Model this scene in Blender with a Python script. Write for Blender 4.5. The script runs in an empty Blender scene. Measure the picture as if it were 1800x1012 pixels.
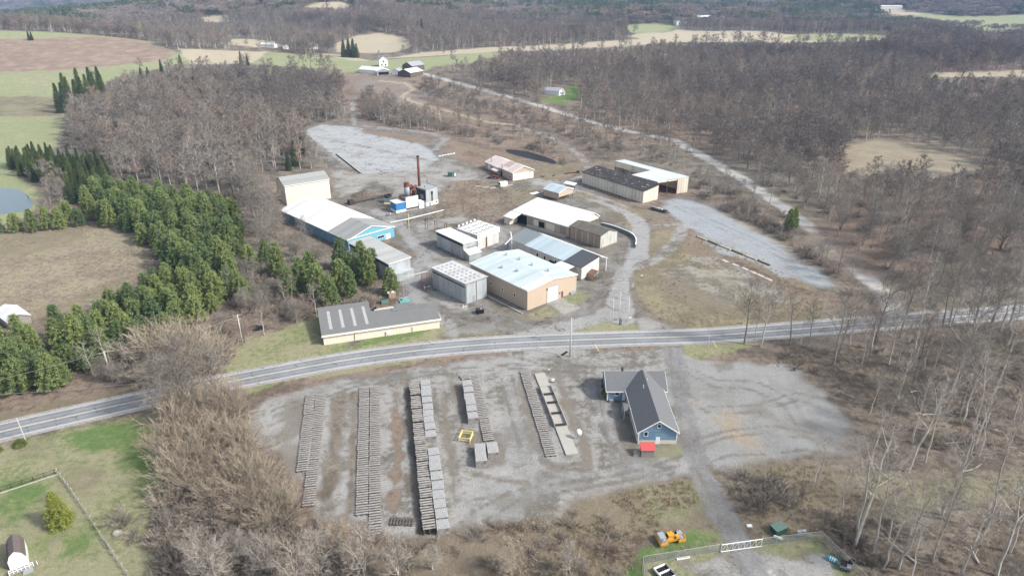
import bpy, bmesh, math, random
import numpy as np
from mathutils import Vector, Matrix
sc = bpy.context.scene
R = math.radians
# ------------------------------------------------------------------ camera
CAM_H, PITCH, FPX = 100.0, R(24.5), 1200.0
cam = bpy.data.objects.new("camera", bpy.data.cameras.new("camera"))
sc.collection.objects.link(cam); sc.camera = cam
cam.data.sensor_width = 36; cam.data.lens = 36 * FPX / 1800
cam.data.clip_start = 1; cam.data.clip_end = 30000
cam.location = (0, 0, CAM_H); cam.rotation_euler = (R(90) - PITCH, 0, 0)
# ------------------------------------------------------------------ light
SUN_EL, SUN_AZ = 40.0, 108.0          # azimuth from the camera's heading (+Y), clockwise
world = bpy.data.worlds.new("World"); sc.world = world; world.use_nodes = True
nt = world.node_tree; bg = nt.nodes["Background"]
sky = nt.nodes.new("ShaderNodeTexSky"); sky.sky_type = 'NISHITA'; sky.sun_disc = False
sky.sun_elevation = R(SUN_EL); sky.sun_rotation = R(SUN_AZ); sky.air_density = 1.0; sky.dust_density = 2.5; sky.ozone_density = 1.0
# thin high cloud: the blue of the sky is half washed out
hs = nt.nodes.new("ShaderNodeHueSaturation"); hs.inputs['Saturation'].default_value = 0.5; hs.inputs['Value'].default_value = 1.0
nt.links.new(sky.outputs[0], hs.inputs['Color']); nt.links.new(hs.outputs[0], bg.inputs[0]); bg.inputs[1].default_value = 0.128
sun = bpy.data.objects.new("sun", bpy.data.lights.new("sun", 'SUN')); sc.collection.objects.link(sun)
sun.data.energy = 2.6; sun.data.angle = R(7.0); sun.data.color = (1.0, 0.96, 0.9)
_d = Vector((math.sin(R(SUN_AZ)) * math.cos(R(SUN_EL)), math.cos(R(SUN_AZ)) * math.cos(R(SUN_EL)), math.sin(R(SUN_EL))))
sun.rotation_euler = _d.to_track_quat('Z', 'Y').to_euler()
sun.location = _d * 300
sc.view_settings.view_transform = 'Standard'; sc.view_settings.look = 'None'
sc.view_settings.exposure = 0.9; sc.view_settings.gamma = 1
sc.cycles.use_denoising = True; sc.cycles.denoiser = 'OPENIMAGEDENOISE'; sc.cycles.denoising_input_passes = 'RGB_ALBEDO_NORMAL'; sc.cycles.denoising_prefilter = 'ACCURATE'; sc.cycles.max_bounces = 4; sc.cycles.diffuse_bounces = 2; sc.cycles.glossy_bounces = 2
sc.cycles.transparent_max_bounces = 8; sc.cycles.volume_bounces = 0
sc.cycles.caustics_reflective = False; sc.cycles.caustics_refractive = False

# ------------------------------------------------------------------ numpy noise
def _hash(ix, iy, seed):
    n = (ix.astype(np.int64) * 374761393 + iy.astype(np.int64) * 668265263 + seed * 974711) & 0x7fffffff
    n = ((n ^ (n >> 13)) * 1274126177) & 0x7fffffff
    return ((n ^ (n >> 16)) & 0xffff) / 65535.0
def vnoise(x, y, s, seed=0):
    x = np.asarray(x, float) / s; y = np.asarray(y, float) / s
    ix = np.floor(x); iy = np.floor(y); fx = x - ix; fy = y - iy
    fx = fx * fx * (3 - 2 * fx); fy = fy * fy * (3 - 2 * fy)
    a = _hash(ix, iy, seed); b = _hash(ix + 1, iy, seed); c = _hash(ix, iy + 1, seed); d = _hash(ix + 1, iy + 1, seed)
    return (a + (b - a) * fx) * (1 - fy) + (c + (d - c) * fx) * fy
def fbm(x, y, s, seed=0, o=4):
    t = 0; a = 1.0; n = 0
    for k in range(o):
        t = t + a * vnoise(x, y, s / 2 ** k, seed + k * 17); n += a; a *= 0.55
    return t / n
def sstep(a, b, x):
    t = np.clip((np.asarray(x, float) - a) / (b - a), 0, 1); return t * t * (3 - 2 * t)

# ------------------------------------------------------------------ terrain height
HILLS = [  # x, y, height, sigma x, sigma y
    (-760, 905, 40, 330, 150), (-350, 1500, 26, 300, 220), (-560, 1750, 40, 330, 260),
    (430, 850, 13, 330, 120), (180, 1150, 14, 260, 120), (640, 1250, 12, 330, 150),
    (-230, 1300, 20, 90, 90), (-150, 700, 6, 200, 90), (-10, 2100, 30, 900, 260), (1250, 2000, 52, 420, 260),
    (330, 1560, 26, 140, 110), (1500, 1200, 30, 400, 300), (-900, 2500, 60, 500, 300), (700, 3000, 66, 900, 300),
    (-1500, 3600, 90, 1200, 400), (1900, 4200, 120, 1100, 450), (0, 4700, 70, 1500, 350), (-2500, 6200, 150, 2500, 600), (2500, 6800, 190, 3000, 600)]
def height(x, y):
    x = np.asarray(x, float); y = np.asarray(y, float)
    r = np.hypot(x, y)
    z = -85 * sstep(1500, 4200, r)
    for hx, hy, h, sx, sy in HILLS:
        z = z + h * np.exp(-((x - hx) / sx) ** 2 / 2 - ((y - hy) / sy) ** 2 / 2)
    z = z + sstep(560, 1500, r) * (fbm(x, y, 420, 5, 3) - 0.5) * 26
    z = z + sstep(420, 700, r) * (fbm(x, y, 110, 9, 2) - 0.5) * 4
    return z * sstep(430, 620, r)
SP, CP = math.sin(PITCH), math.cos(PITCH)
def ray(px, py):
    u = px - 900.0; v = 506.0 - py
    return np.array([u, FPX * CP + v * SP, -FPX * SP + v * CP])
def G(px, py, z=0.0):
    """the place on the ground (or on the level z) that the photograph shows at this pixel"""
    d = ray(px, py); t = (z - CAM_H) / d[2] if d[2] < 0 else 1e9
    if z or (t > 0 and t * math.hypot(d[0], d[1]) < 425): return (d[0] * t, d[1] * t, z)
    k = 1 / math.hypot(d[0], d[1])
    rr = np.concatenate([np.arange(380, 2500, 4.0), np.arange(2500, 9000, 15.0)])
    X = d[0] * k * rr; Y = d[1] * k * rr; Z = CAM_H + d[2] * k * rr
    H = height(X, Y); i = np.argmax(Z < H)
    if Z[i] >= H[i]: i = len(rr) - 1
    return (float(X[i]), float(Y[i]), float(H[i]))
def Gxy(pts): return np.array([G(*p)[:2] for p in pts])
def zat(x, y): return float(height(x, y))

# ------------------------------------------------------------------ object helpers
COL = sc.collection
def tag(o, label=None, cat=None, group=None, kind=None):
    if label: o['label'] = label
    if cat: o['category'] = cat
    if group: o['group'] = group
    if kind: o['kind'] = kind
    return o
def empty(name, loc, rz=0, label=None, cat=None, group=None):
    o = bpy.data.objects.new(name, None); COL.objects.link(o); o.empty_display_size = .5
    o.location = loc; o.rotation_euler = (0, 0, rz)
    return tag(o, label, cat, group)
def link(name, me, parent=None):
    o = bpy.data.objects.new(name, me); COL.objects.link(o); o.parent = parent; return o
def copy_tree(o, parent=None):
    c = o.copy(); COL.objects.link(c); c.parent = parent
    for ch in list(o.children): copy_tree(ch, c)
    return c
class MB:
    def __init__(s): s.v = []; s.f = []; s.m = []
    def add(s, vs, fs, m=0):
        b = len(s.v); s.v += [tuple(p) for p in vs]; s.f += [tuple(i + b for i in f) for f in fs]; s.m += [m] * len(fs); return s
    def quad(s, a, b, c, d, m=0): return s.add([a, b, c, d], [(0, 1, 2, 3)], m)
    def poly(s, pts, m=0): return s.add(pts, [tuple(range(len(pts)))], m)
    def box(s, x0, y0, z0, x1, y1, z1, m=0):
        x0, x1 = min(x0, x1), max(x0, x1); y0, y1 = min(y0, y1), max(y0, y1); z0, z1 = min(z0, z1), max(z0, z1)
        return s.add([(x0, y0, z0), (x1, y0, z0), (x1, y1, z0), (x0, y1, z0), (x0, y0, z1), (x1, y0, z1), (x1, y1, z1), (x0, y1, z1)],
                     [(0, 3, 2, 1), (4, 5, 6, 7), (0, 1, 5, 4), (1, 2, 6, 5), (2, 3, 7, 6), (3, 0, 4, 7)], m)
    def hexa(s, p, m=0):   # 8 points: bottom 4 ccw, top 4 ccw
        return s.add(p, [(0, 3, 2, 1), (4, 5, 6, 7), (0, 1, 5, 4), (1, 2, 6, 5), (2, 3, 7, 6), (3, 0, 4, 7)], m)
    def slab(s, pts, t, m=0):   # a planar polygon given thickness downwards
        n = len(pts); low = [(p[0], p[1], p[2] - t) for p in pts]
        fs = [tuple(range(n)), tuple(range(2 * n - 1, n - 1, -1))] + [(i, i + n, (i + 1) % n + n, (i + 1) % n) for i in range(n)]
        return s.add(list(pts) + low, fs, m)
    def prism(s, prof, axis, a, b, m=0):   # prof in (u,z), extruded along x or y
        n = len(prof); P = lambda t, u, z: (t, u, z) if axis == 'x' else (u, t, z)
        vs = [P(a, u, z) for u, z in prof] + [P(b, u, z) for u, z in prof]
        fs = [tuple(range(n)), tuple(range(2 * n - 1, n - 1, -1))] + [(i, i + n, (i + 1) % n + n, (i + 1) % n) for i in range(n)]
        return s.add(vs, fs, m)
    def tube(s, pts, rad, n=6, m=0, cap=True):
        pts = [Vector(p) for p in pts]; k = len(pts)
        if not hasattr(rad, '__len__'): rad = [rad] * k
        b = len(s.v); up = None
        for i, p in enumerate(pts):
            t = (pts[min(i + 1, k - 1)] - pts[max(i - 1, 0)]).normalized()
            if up is None:
                up = Vector((0, 0, 1)) if abs(t.z) < .9 else Vector((1, 0, 0))
            e1 = t.cross(up).normalized(); e2 = e1.cross(t); up = e2
            for j in range(n):
                a = 2 * math.pi * j / n; s.v.append(tuple(p + (e1 * math.cos(a) + e2 * math.sin(a)) * rad[i]))
        for i in range(k - 1):
            for j in range(n):
                s.f.append((b + i * n + j, b + i * n + (j + 1) % n, b + (i + 1) * n + (j + 1) % n, b + (i + 1) * n + j)); s.m.append(m)
        if cap:
            s.f.append(tuple(b + j for j in range(n))); s.m.append(m)
            s.f.append(tuple(b + (k - 1) * n + n - 1 - j for j in range(n))); s.m.append(m)
        return s
    def mesh(s, name, mats):
        me = bpy.data.meshes.new(name); me.from_pydata(s.v, [], s.f)
        for mt in (mats if isinstance(mats, (list, tuple)) else [mats]): me.materials.append(mt)
        if any(s.m): me.polygons.foreach_set('material_index', s.m)
        me.update(); return me
    def clean(s, me):
        bm = bmesh.new(); bm.from_mesh(me); bmesh.ops.recalc_face_normals(bm, faces=bm.faces); bm.to_mesh(me); bm.free()
    def build(s, name, mats, parent=None, smooth=False):
        me = s.mesh(name, mats); s.clean(me)
        if smooth: me.polygons.foreach_set('use_smooth', [True] * len(me.polygons))
        return link(name, me, parent)

# ------------------------------------------------------------------ materials
class NT:
    def __init__(s, name):
        s.mat = bpy.data.materials.new(name); s.mat.use_nodes = True; s.t = s.mat.node_tree
        s.b = s.t.nodes["Principled BSDF"]; s.b.inputs['Specular IOR Level'].default_value = 0.3
    def n(s, ty, **kw):
        nd = s.t.nodes.new(ty)
        for k, v in kw.items():
            if k in nd.inputs: nd.inputs[k].default_value = v
            else: setattr(nd, k, v)
        return nd
    def l(s, a, b): s.t.links.new(a, b)
    def coord(s, kind='Object', scale=(1, 1, 1), rot=(0, 0, 0)):
        if kind == 'World': c = s.n("ShaderNodeNewGeometry").outputs['Position']
        else: c = s.n("ShaderNodeTexCoord").outputs[kind]
        mp = s.n("ShaderNodeMapping"); mp.inputs['Scale'].default_value = scale; mp.inputs['Rotation'].default_value = rot
        s.l(c, mp.inputs['Vector']); return mp.outputs[0]
    def noise(s, vec, scale, detail=4, rough=.55):
        nd = s.n("ShaderNodeTexNoise", Scale=scale, Detail=detail, Roughness=rough); s.l(vec, nd.inputs['Vector']); return nd.outputs['Fac']
    def ramp(s, fac, lo, hi):
        m = s.n("ShaderNodeMapRange"); m.interpolation_type = 'SMOOTHSTEP'
        m.inputs['From Min'].default_value = lo; m.inputs['From Max'].default_value = hi; s.l(fac, m.inputs['Value']); return m.outputs[0]
    def mix(s, fac, a, b, mode='MIX'):
        m = s.n("ShaderNodeMix", data_type='RGBA', blend_type=mode)
        for sock, v in ((m.inputs[0], fac), (m.inputs[6], a), (m.inputs[7], b)):
            if hasattr(v, 'type') and hasattr(v, 'is_linked'): s.l(v, sock)
            elif isinstance(v, (int, float)): sock.default_value = v
            else: sock.default_value = (*v[:3], 1)
        return m.outputs[2]
    def math(s, op, a, b=0.0):
        m = s.n("ShaderNodeMath", operation=op)
        for i, v in enumerate((a, b)):
            if isinstance(v, (int, float)): m.inputs[i].default_value = v
            else: s.l(v, m.inputs[i])
        return m.outputs[0]
    def scale_col(s, col, f):      # colour times a scalar socket
        c = s.n("ShaderNodeCombineXYZ"); [s.l(f, c.inputs[i]) for i in range(3)]
        return s.mix(1.0, col, c.outputs[0], 'MULTIPLY')
    def out(s, col, rough=.8, metal=0.0, bump=None, bstr=.3, bdist=.1):
        if hasattr(col, 'type'): s.l(col, s.b.inputs['Base Color'])
        else: s.b.inputs['Base Color'].default_value = (*col, 1)
        s.b.inputs['Roughness'].default_value = rough; s.b.inputs['Metallic'].default_value = metal
        if bump is not None:
            bp = s.n("ShaderNodeBump", Strength=bstr, Distance=bdist); s.l(bump, bp.inputs['Height']); s.l(bp.outputs[0], s.b.inputs['Normal'])
        return s.mat
def hexc(h):   # sRGB hex -> linear
    v = [int(h[i:i + 2], 16) / 255 for i in (0, 2, 4)]
    return tuple(c / 12.92 if c <= .04045 else ((c + .055) / 1.055) ** 2.4 for c in v)
def plain(name, col, rough=.7, metal=0., var=.25, sc_=1.5, stain=None, samt=.35):
    t = NT(name); v = t.coord('Object'); n = t.noise(v, sc_, 5)
    c = t.scale_col(col, t.math('MULTIPLY_ADD', n, var * 2)) if False else None
    k = t.math('ADD', t.math('MULTIPLY', n, var * 2), 1 - var); c = t.scale_col(col, k)
    if stain: c = t.mix(t.math('MULTIPLY', t.ramp(t.noise(v, sc_ * .6, 6, .7), .5, .72), samt * 2), c, stain)
    return t.out(c, rough, metal)
def ribbed(name, col, axis='xy', pitch=.6, depth=.12, stain=(.2, .15, .1), samt=.3, rough=.55, metal=0., patch=.12, sheet=0, vstreak=True):
    """profiled metal sheet: ribs as fine bands and bump, weathered in streaks that run down the sheet"""
    t = NT(name); tc = t.coord('Object'); sp = t.n("ShaderNodeSeparateXYZ"); t.l(tc, sp.inputs[0])
    u = t.math('ADD', sp.outputs[0], sp.outputs[1]) if axis == 'xy' else sp.outputs[0 if axis == 'x' else 1]
    w = t.math('SINE', t.math('MULTIPLY', u, 2 * math.pi / pitch)); w = t.math('MULTIPLY', t.math('ADD', w, 1), .5)
    rib = t.math('POWER', w, 6.0)
    sv = {'xy': (1.3, 1.3, .12), 'x': (1.3, .1, .3), 'y': (.1, 1.3, .3)}[axis]
    streak = t.noise(t.coord('Object', sv), 1.6, 6, .65)
    big = t.noise(tc, .12, 4)
    c = t.scale_col(col, t.math('ADD', t.math('MULTIPLY', big, patch * 2), 1 - patch))
    if sheet:   # separate sheets, each slightly different
        cell = t.n("ShaderNodeTexWhiteNoise", noise_dimensions='1D'); t.l(t.math('FLOOR', t.math('DIVIDE', u, sheet)), cell.inputs['W'])
        c = t.scale_col(c, t.math('ADD', t.math('MULTIPLY', cell.outputs['Value'], .2), .88))
    c = t.mix(t.math('MULTIPLY', t.ramp(streak, .5, .75), samt * 2), c, stain)
    c = t.mix(t.math('MULTIPLY', rib, depth), c, (0.02, 0.02, 0.02))
    return t.out(c, rough, metal, bump=w, bstr=.35, bdist=.05)
# ================================================================== LAND COVER
# surface kinds: colour A, colour B (patches), share of B, roughness of the patches
LITTER = ((.120, .098, .076), (.215, .180, .140), .47)
BRUSHC = ((.095, .074, .058), (.185, .150, .115), .48)
REDDISH = ((.150, .105, .078), (.225, .175, .130), .5)
DRY = ((.265, .235, .150), (.165, .140, .092), .5)
STRAW = ((.350, .305, .210), (.235, .195, .140), .45)
GRASS = ((.165, .195, .080), (.260, .250, .150), .5)
GREEN = ((.105, .172, .050), (.175, .205, .080), .42)
FGREEN = ((.245, .270, .140), (.300, .295, .180), .42)
FTAN = ((.400, .350, .250), (.330, .290, .205), .4)
FBROWN = ((.330, .255, .190), (.225, .165, .125), .5)
GRAVEL = ((.330, .325, .308), (.140, .126, .104), .46)
BLUEGR = ((.285, .285, .275), (.218, .213, .200), .45)
ASPH = ((.235, .236, .235), (.160, .155, .147), .46)
YARDMIX = ((.240, .234, .220), (.140, .126, .104), .49)
DRIVE = ((.315, .314, .308), (.255, .252, .242), .4)
OLDCONC = ((.330, .318, .292), (.215, .203, .180), .44)
MUD_AND_SHADE = ((.130, .108, .082), (.225, .195, .155), .46)  # mud tone; a few shapes use it for painted shadows
MEADOW = ((.235, .195, .150), (.310, .275, .185), .48)
COPPER = ((.330, .265, .185), (.300, .280, .240), .45)
# polygons in the order they are laid down: (kind, feather metres, opacity, outline, surface class)
REG = []
def reg(kind, pts, feather=3.0, op=1.0, cls=None): REG.append(('poly', kind, feather, op, pts, cls, 0))
def way(kind, pts, width, feather=1.0, op=1.0, cls=None): REG.append(('line', kind, feather, op, pts, cls, width))
# far fields
reg(FGREEN, [(-60, 55), (80, 56), (175, 63), (260, 72), (310, 92), (330, 100), (330, 118), (240, 128), (200, 140), (115, 170), (118, 205), (100, 262), (60, 290), (-60, 330)], 5, 1, 'field')
reg(FBROWN, [(-60, 70), (60, 69), (150, 65), (235, 70), (292, 86), (308, 97), (285, 108), (190, 118), (90, 126), (-60, 128)], 4, 1, 'field')
reg(DRY, [(-60, 172), (60, 170), (118, 176), (112, 206), (-60, 206)], 4, .85, 'field')
reg(STRAW, [(22, 143), (70, 133), (74, 134), (30, 146)], 2, .9); reg(STRAW, [(62, 149), (86, 136), (92, 138), (70, 150)], 2, .8)
for q in ([(-40, 80), (100, 76), (240, 80), (300, 94)], [(-40, 92), (100, 88), (240, 92), (290, 100)], [(-40, 106), (100, 100), (230, 104)], [(-40, 118), (90, 113), (180, 114)]): way(((.26, .20, .15), (.3, .24, .18), .5), q, 2.5, 2, .6, 'field')
for q in ([(-40, 160), (60, 155), (110, 158)], [(-40, 215), (60, 212), (112, 214)], [(-40, 232), (60, 229), (105, 232)], [(120, 130), (250, 118), (330, 108)]): way(STRAW, q, 2, 2, .5, 'field')
reg(FTAN, [(313, 86), (400, 89), (475, 92), (445, 112), (335, 114), (322, 98)], 4, 1, 'field')
reg(FGREEN, [(475, 92), (560, 97), (600, 103), (640, 112), (600, 122), (440, 114)], 4, 1, 'field')
reg(FTAN, [(560, 95), (610, 97), (650, 106), (660, 116), (625, 112), (600, 104)], 3, 1, 'field')
reg(FGREEN, [(596, 104), (640, 108), (700, 104), (790, 97), (860, 91), (880, 96), (840, 110), (760, 118), (740, 130), (640, 134), (600, 132)], 4, 1, 'field')
reg(FTAN, [(672, 104), (740, 93), (860, 84), (1000, 77), (1040, 75), (1110, 70), (1240, 60), (1290, 56), (1290, 64), (1100, 82), (1010, 86), (860, 92), (760, 99), (700, 103)], 4, 1, 'field')
reg(FTAN, [(1105, 65), (1190, 52), (1290, 54), (1385, 61), (1470, 62), (1565, 64), (1565, 70), (1400, 76), (1240, 75), (1150, 74)], 4, 1, 'field')
reg(FGREEN, [(1360, 70), (1400, 63), (1470, 59), (1565, 63), (1560, 69), (1480, 73)], 3, 1, 'field')
reg(FGREEN, [(1096, 46), (1150, 40), (1198, 48), (1180, 53), (1120, 60)], 5, 1, 'field')
reg(FTAN, [(590, 76), (625, 64), (668, 58), (712, 66), (730, 80), (700, 92), (640, 94), (590, 92)], 4, 1, 'field')
reg(FTAN, [(528, 14), (560, 4), (600, 5), (632, 11), (600, 16)], 9, 1, 'field')
reg(FTAN, [(400, 69), (440, 69), (482, 73), (496, 82), (450, 84), (410, 80)], 4, 1, 'field')
reg(FTAN, [(352, 27), (405, 27), (405, 40), (356, 40)], 5, .9, 'field')
reg(FGREEN, [(1585, 24), (1620, 22), (1690, 30), (1800, 26), (1900, 26), (1900, 52), (1800, 50), (1730, 55), (1700, 44), (1650, 36)], 8, 1, 'field')
reg(FTAN, [(1548, 14), (1600, 20), (1625, 26), (1590, 28), (1560, 24)], 8, 1, 'field')
reg(FTAN, [(1640, 129), (1800, 124), (1900, 124), (1900, 134), (1640, 136)], 4, .8, 'field')
reg(REDDISH, [(560, 130), (640, 128), (760, 140), (800, 190), (900, 230), (960, 255), (900, 262), (800, 235), (660, 205), (600, 200)], 10, .8)
reg(((.27, .24, .21), (.2, .16, .13), .5), [(620, 134), (690, 140), (760, 160), (800, 180), (700, 185), (620, 165)], 8, .8)
reg(GREEN, [(992, 158), (1012, 150), (1022, 160), (1020, 172), (990, 186), (956, 180), (950, 172), (985, 168)], 3, .9, 'lawn')
# left field and pond surroundings
reg(MEADOW, [(-60, 395), (60, 400), (195, 388), (235, 405), (275, 465), (230, 500), (110, 545), (60, 565), (-60, 560)], 4, .75, 'meadow')
reg(DRY, [(-60, 420), (60, 405), (180, 392), (120, 430), (20, 460), (-60, 470)], 10, .7, 'meadow')
reg(DRY, [(60, 545), (150, 508), (240, 480), (262, 470), (200, 510), (100, 552)], 5, .7, 'meadow')
reg(FGREEN, [(-60, 300), (20, 305), (60, 322), (72, 345), (60, 375), (20, 395), (-60, 400)], 4, 1, 'meadow')
# lawns
LAWN = [(-80, 815), (0, 786), (90, 762), (200, 738), (300, 722), (330, 740), (318, 800), (290, 870), (262, 925), (272, 1012), (280, 1080), (-150, 1080)]
reg(GRASS, LAWN, 3, 1, 'lawn')
reg(GREEN, [(120, 765), (180, 752), (260, 745), (300, 770), (300, 830), (230, 830), (200, 800), (150, 780)], 5, .85, 'lawn')
reg(GREEN, [(-20, 850), (60, 838), (110, 835), (120, 870), (60, 900), (50, 940), (-20, 930)], 5, .8, 'lawn')
reg(GREEN, [(110, 920), (150, 930), (160, 970), (110, 985), (40, 965), (60, 940)], 4, .75, 'lawn')
reg(DRY, [(0, 790), (90, 765), (120, 800), (160, 840), (150, 860), (100, 830), (40, 815)], 6, .6, 'lawn')
reg(STRAW, [(78, 950), (108, 941), (118, 966), (86, 980)], .8, .6, 'lawn')
reg(STRAW, [(128, 845), (150, 838), (160, 848), (135, 856)], 2, .5, 'lawn')
reg(MUD_AND_SHADE, [(66, 888), (80, 868), (92, 870), (90, 905), (72, 905)], 2, .5, 'lawn')  # cast shadow of the lawn conifer, put into the ground colour
reg(GRASS, [(392, 650), (418, 610), (440, 598), (560, 556), (575, 600), (700, 585), (775, 575), (880, 583), (884, 592), (800, 600), (700, 611), (600, 622), (480, 646), (400, 662)], 1.5, 1, 'lawn')
reg(GREEN, [(600, 603), (680, 590), (755, 578), (740, 590), (680, 600), (610, 612)], 1.5, .7, 'lawn')
reg(MUD_AND_SHADE, [(770, 580), (880, 585), (880, 597), (760, 603)], 1.5, .75)
# south roadside
reg(GRASS, [(430, 675), (520, 660), (620, 645), (700, 636), (760, 630), (700, 643), (600, 657), (500, 672), (440, 690)], 1.5, .9)
reg(MUD_AND_SHADE, [(-60, 800), (100, 758), (250, 722), (300, 705), (300, 720), (200, 738), (100, 762), (-60, 806)], 1.5, .5)
reg(DRY, [(-60, 735), (60, 718), (180, 690), (240, 672), (240, 685), (120, 712), (-60, 745)], 2, .8)
# pallet yard
YARD = [(452, 715), (478, 698), (540, 682), (650, 658), (760, 640), (880, 619), (960, 611), (1165, 608), (1215, 612), (1230, 640), (1222, 700), (1210, 790), (1240, 830),
        (1150, 850), (1060, 862), (1000, 892), (930, 908), (860, 928), (790, 936), (690, 938), (620, 925), (560, 905), (500, 830), (460, 770)]
reg(GRAVEL, YARD, 3.5, 1, 'gravel_yard')
reg(BLUEGR, [(800, 880), (850, 830), (960, 835), (1080, 830), (1120, 810), (1180, 815), (1120, 848), (1000, 870), (900, 905), (830, 915)], 4, .75, 'gravel_yard')
reg(BLUEGR, [(890, 680), (915, 680), (960, 800), (930, 830), (880, 800)], 3, .7, 'gravel_yard')
way(MUD_AND_SHADE, [(520, 700), (508, 760), (500, 830)], 6, 3, .55, 'gravel_yard')
way(MUD_AND_SHADE, [(600, 690), (590, 760), (578, 830), (570, 890)], 2.6, 2, .95, 'gravel_yard')
way(REDDISH, [(695, 690), (700, 760), (698, 830), (690, 890)], 1.8, 1.6, .95, 'gravel_yard')
way(MUD_AND_SHADE, [(622, 690), (620, 800), (616, 900)], 1.5, 1, .9, 'gravel_yard')
way(MUD_AND_SHADE, [(716, 668), (722, 760), (735, 860), (742, 930)], 1.8, 1.2, .95, 'gravel_yard')  # mud strip that also paints in the shadow left of the tall row
way(MUD_AND_SHADE, [(778, 700), (792, 800), (800, 880)], 1.8, 1.5, .7, 'gravel_yard')
way(MUD_AND_SHADE, [(795, 660), (812, 720), (838, 800), (850, 815), (880, 810), (882, 770)], 2.5, 1.8, .7, 'gravel_yard')
way(MUD_AND_SHADE, [(836, 832), (880, 842), (930, 850)], 1.2, 1, .75, 'gravel_yard')
way(MUD_AND_SHADE, [(915, 670), (935, 760), (955, 810), (985, 820)], 2.5, 1.5, .7, 'gravel_yard')
way(MUD_AND_SHADE, [(975, 655), (1002, 720), (1025, 780), (1030, 815)], 2.6, 1.8, .7, 'gravel_yard')
way(MUD_AND_SHADE, [(940, 650), (975, 730), (1000, 800)], 1.6, 1, .6, 'gravel_yard')
reg(MUD_AND_SHADE, [(1058, 668), (1105, 700), (1118, 760), (1130, 790), (1150, 810), (1200, 790), (1196, 770), (1185, 800), (1140, 812), (1095, 800), (1080, 760), (1075, 720), (1055, 700)], 3, .7, 'gravel_yard')  # mud round the house, including its painted-in shadow on the left
reg(GRASS, [(1110, 785), (1135, 782), (1196, 778), (1196, 796), (1150, 812), (1112, 800)], 2, .7, 'gravel_yard')
# tracks in the pallet yard
for dx, op in ((0, .8), (9, .7), (60, .6), (72, .6)):
    way(ASPH, [(980 + dx, 632), (1020 + dx, 660), (1045 + dx, 700), (1060 + dx, 760), (1085 + dx, 815), (1140 + dx, 836)], .7, .6, op, 'gravel_yard')
way(ASPH, [(560, 700), (660, 668), (760, 650), (900, 640), (1000, 650), (1100, 640)], .8, .8, .4, 'gravel_yard')
way(MUD_AND_SHADE, [(820, 880), (900, 868), (1000, 850), (1080, 836), (1150, 840)], .6, .5, .6, 'gravel_yard'); way(MUD_AND_SHADE, [(830, 890), (905, 878), (1005, 860), (1080, 845)], .6, .5, .6, 'gravel_yard'); way(MUD_AND_SHADE, [(1040, 640), (1052, 690), (1062, 750), (1075, 800)], .6, .5, .6, 'gravel_yard')
way(BLUEGR, [(480, 706), (600, 678), (700, 660), (800, 646), (900, 632)], 2.5, 2, .6, 'gravel_yard')
# right gravel lot
LOT = [(1196, 620), (1245, 636), (1300, 634), (1385, 646), (1430, 682), (1478, 730), (1508, 778), (1470, 796), (1400, 802), (1330, 812), (1290, 830), (1250, 830), (1222, 800), (1205, 700)]
reg(BLUEGR, LOT, 4, 1, 'gravel_lot')
reg(COPPER, [(1248, 742), (1275, 712), (1300, 722), (1312, 752), (1336, 780), (1332, 806), (1298, 812), (1288, 782), (1262, 768)], 4.5, .85, 'gravel_lot')
reg(COPPER, [(1204, 680), (1212, 680), (1220, 720), (1210, 720)], 2, .5, 'gravel_lot')
RUT = ((.10, .094, .082), (.16, .15, .13), .5)
for q in ([(1200, 690), (1250, 715), (1330, 712), (1400, 690), (1430, 700)], [(1203, 702), (1252, 727), (1335, 724), (1405, 702), (1440, 715)], [(1215, 790), (1270, 770), (1350, 760), (1440, 775)], [(1212, 778), (1270, 758), (1350, 748), (1430, 760)], [(1196, 640), (1260, 668), (1330, 670), (1390, 700), (1420, 740)], [(1196, 650), (1256, 680), (1322, 684), (1376, 712), (1400, 745)], [(1230, 820), (1280, 800), (1350, 798), (1420, 790)]):
    way(RUT, q, .55, .5, .55, 'gravel_lot')
for q in ([(480, 720), (620, 672), (760, 652), (900, 640), (1040, 645), (1160, 640)], [(482, 730), (622, 680), (762, 658), (900, 648), (1040, 655), (1170, 652)], [(1200, 800), (1120, 828), (1000, 846), (900, 862), (830, 900)], [(1210, 812), (1120, 842), (1000, 862), (910, 880), (850, 915)], [(900, 660), (915, 720), (935, 780), (975, 820), (1050, 832)], [(880, 660), (895, 720), (915, 790), (960, 835), (1040, 848)], [(1000, 640), (1035, 700), (1065, 770), (1110, 815), (1180, 822)], [(1180, 606), (1120, 625), (1040, 632), (960, 625)]):
    way(RUT, q, .6, .5, .6, 'gravel_yard')
reg(MUD_AND_SHADE, [(1250, 640), (1290, 634), (1285, 652), (1262, 655)], 2, .5, 'gravel_lot')
way(MUD_AND_SHADE, [(1330, 720), (1400, 760), (1500, 785)], 3, 3, .4, 'gravel_lot')
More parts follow.
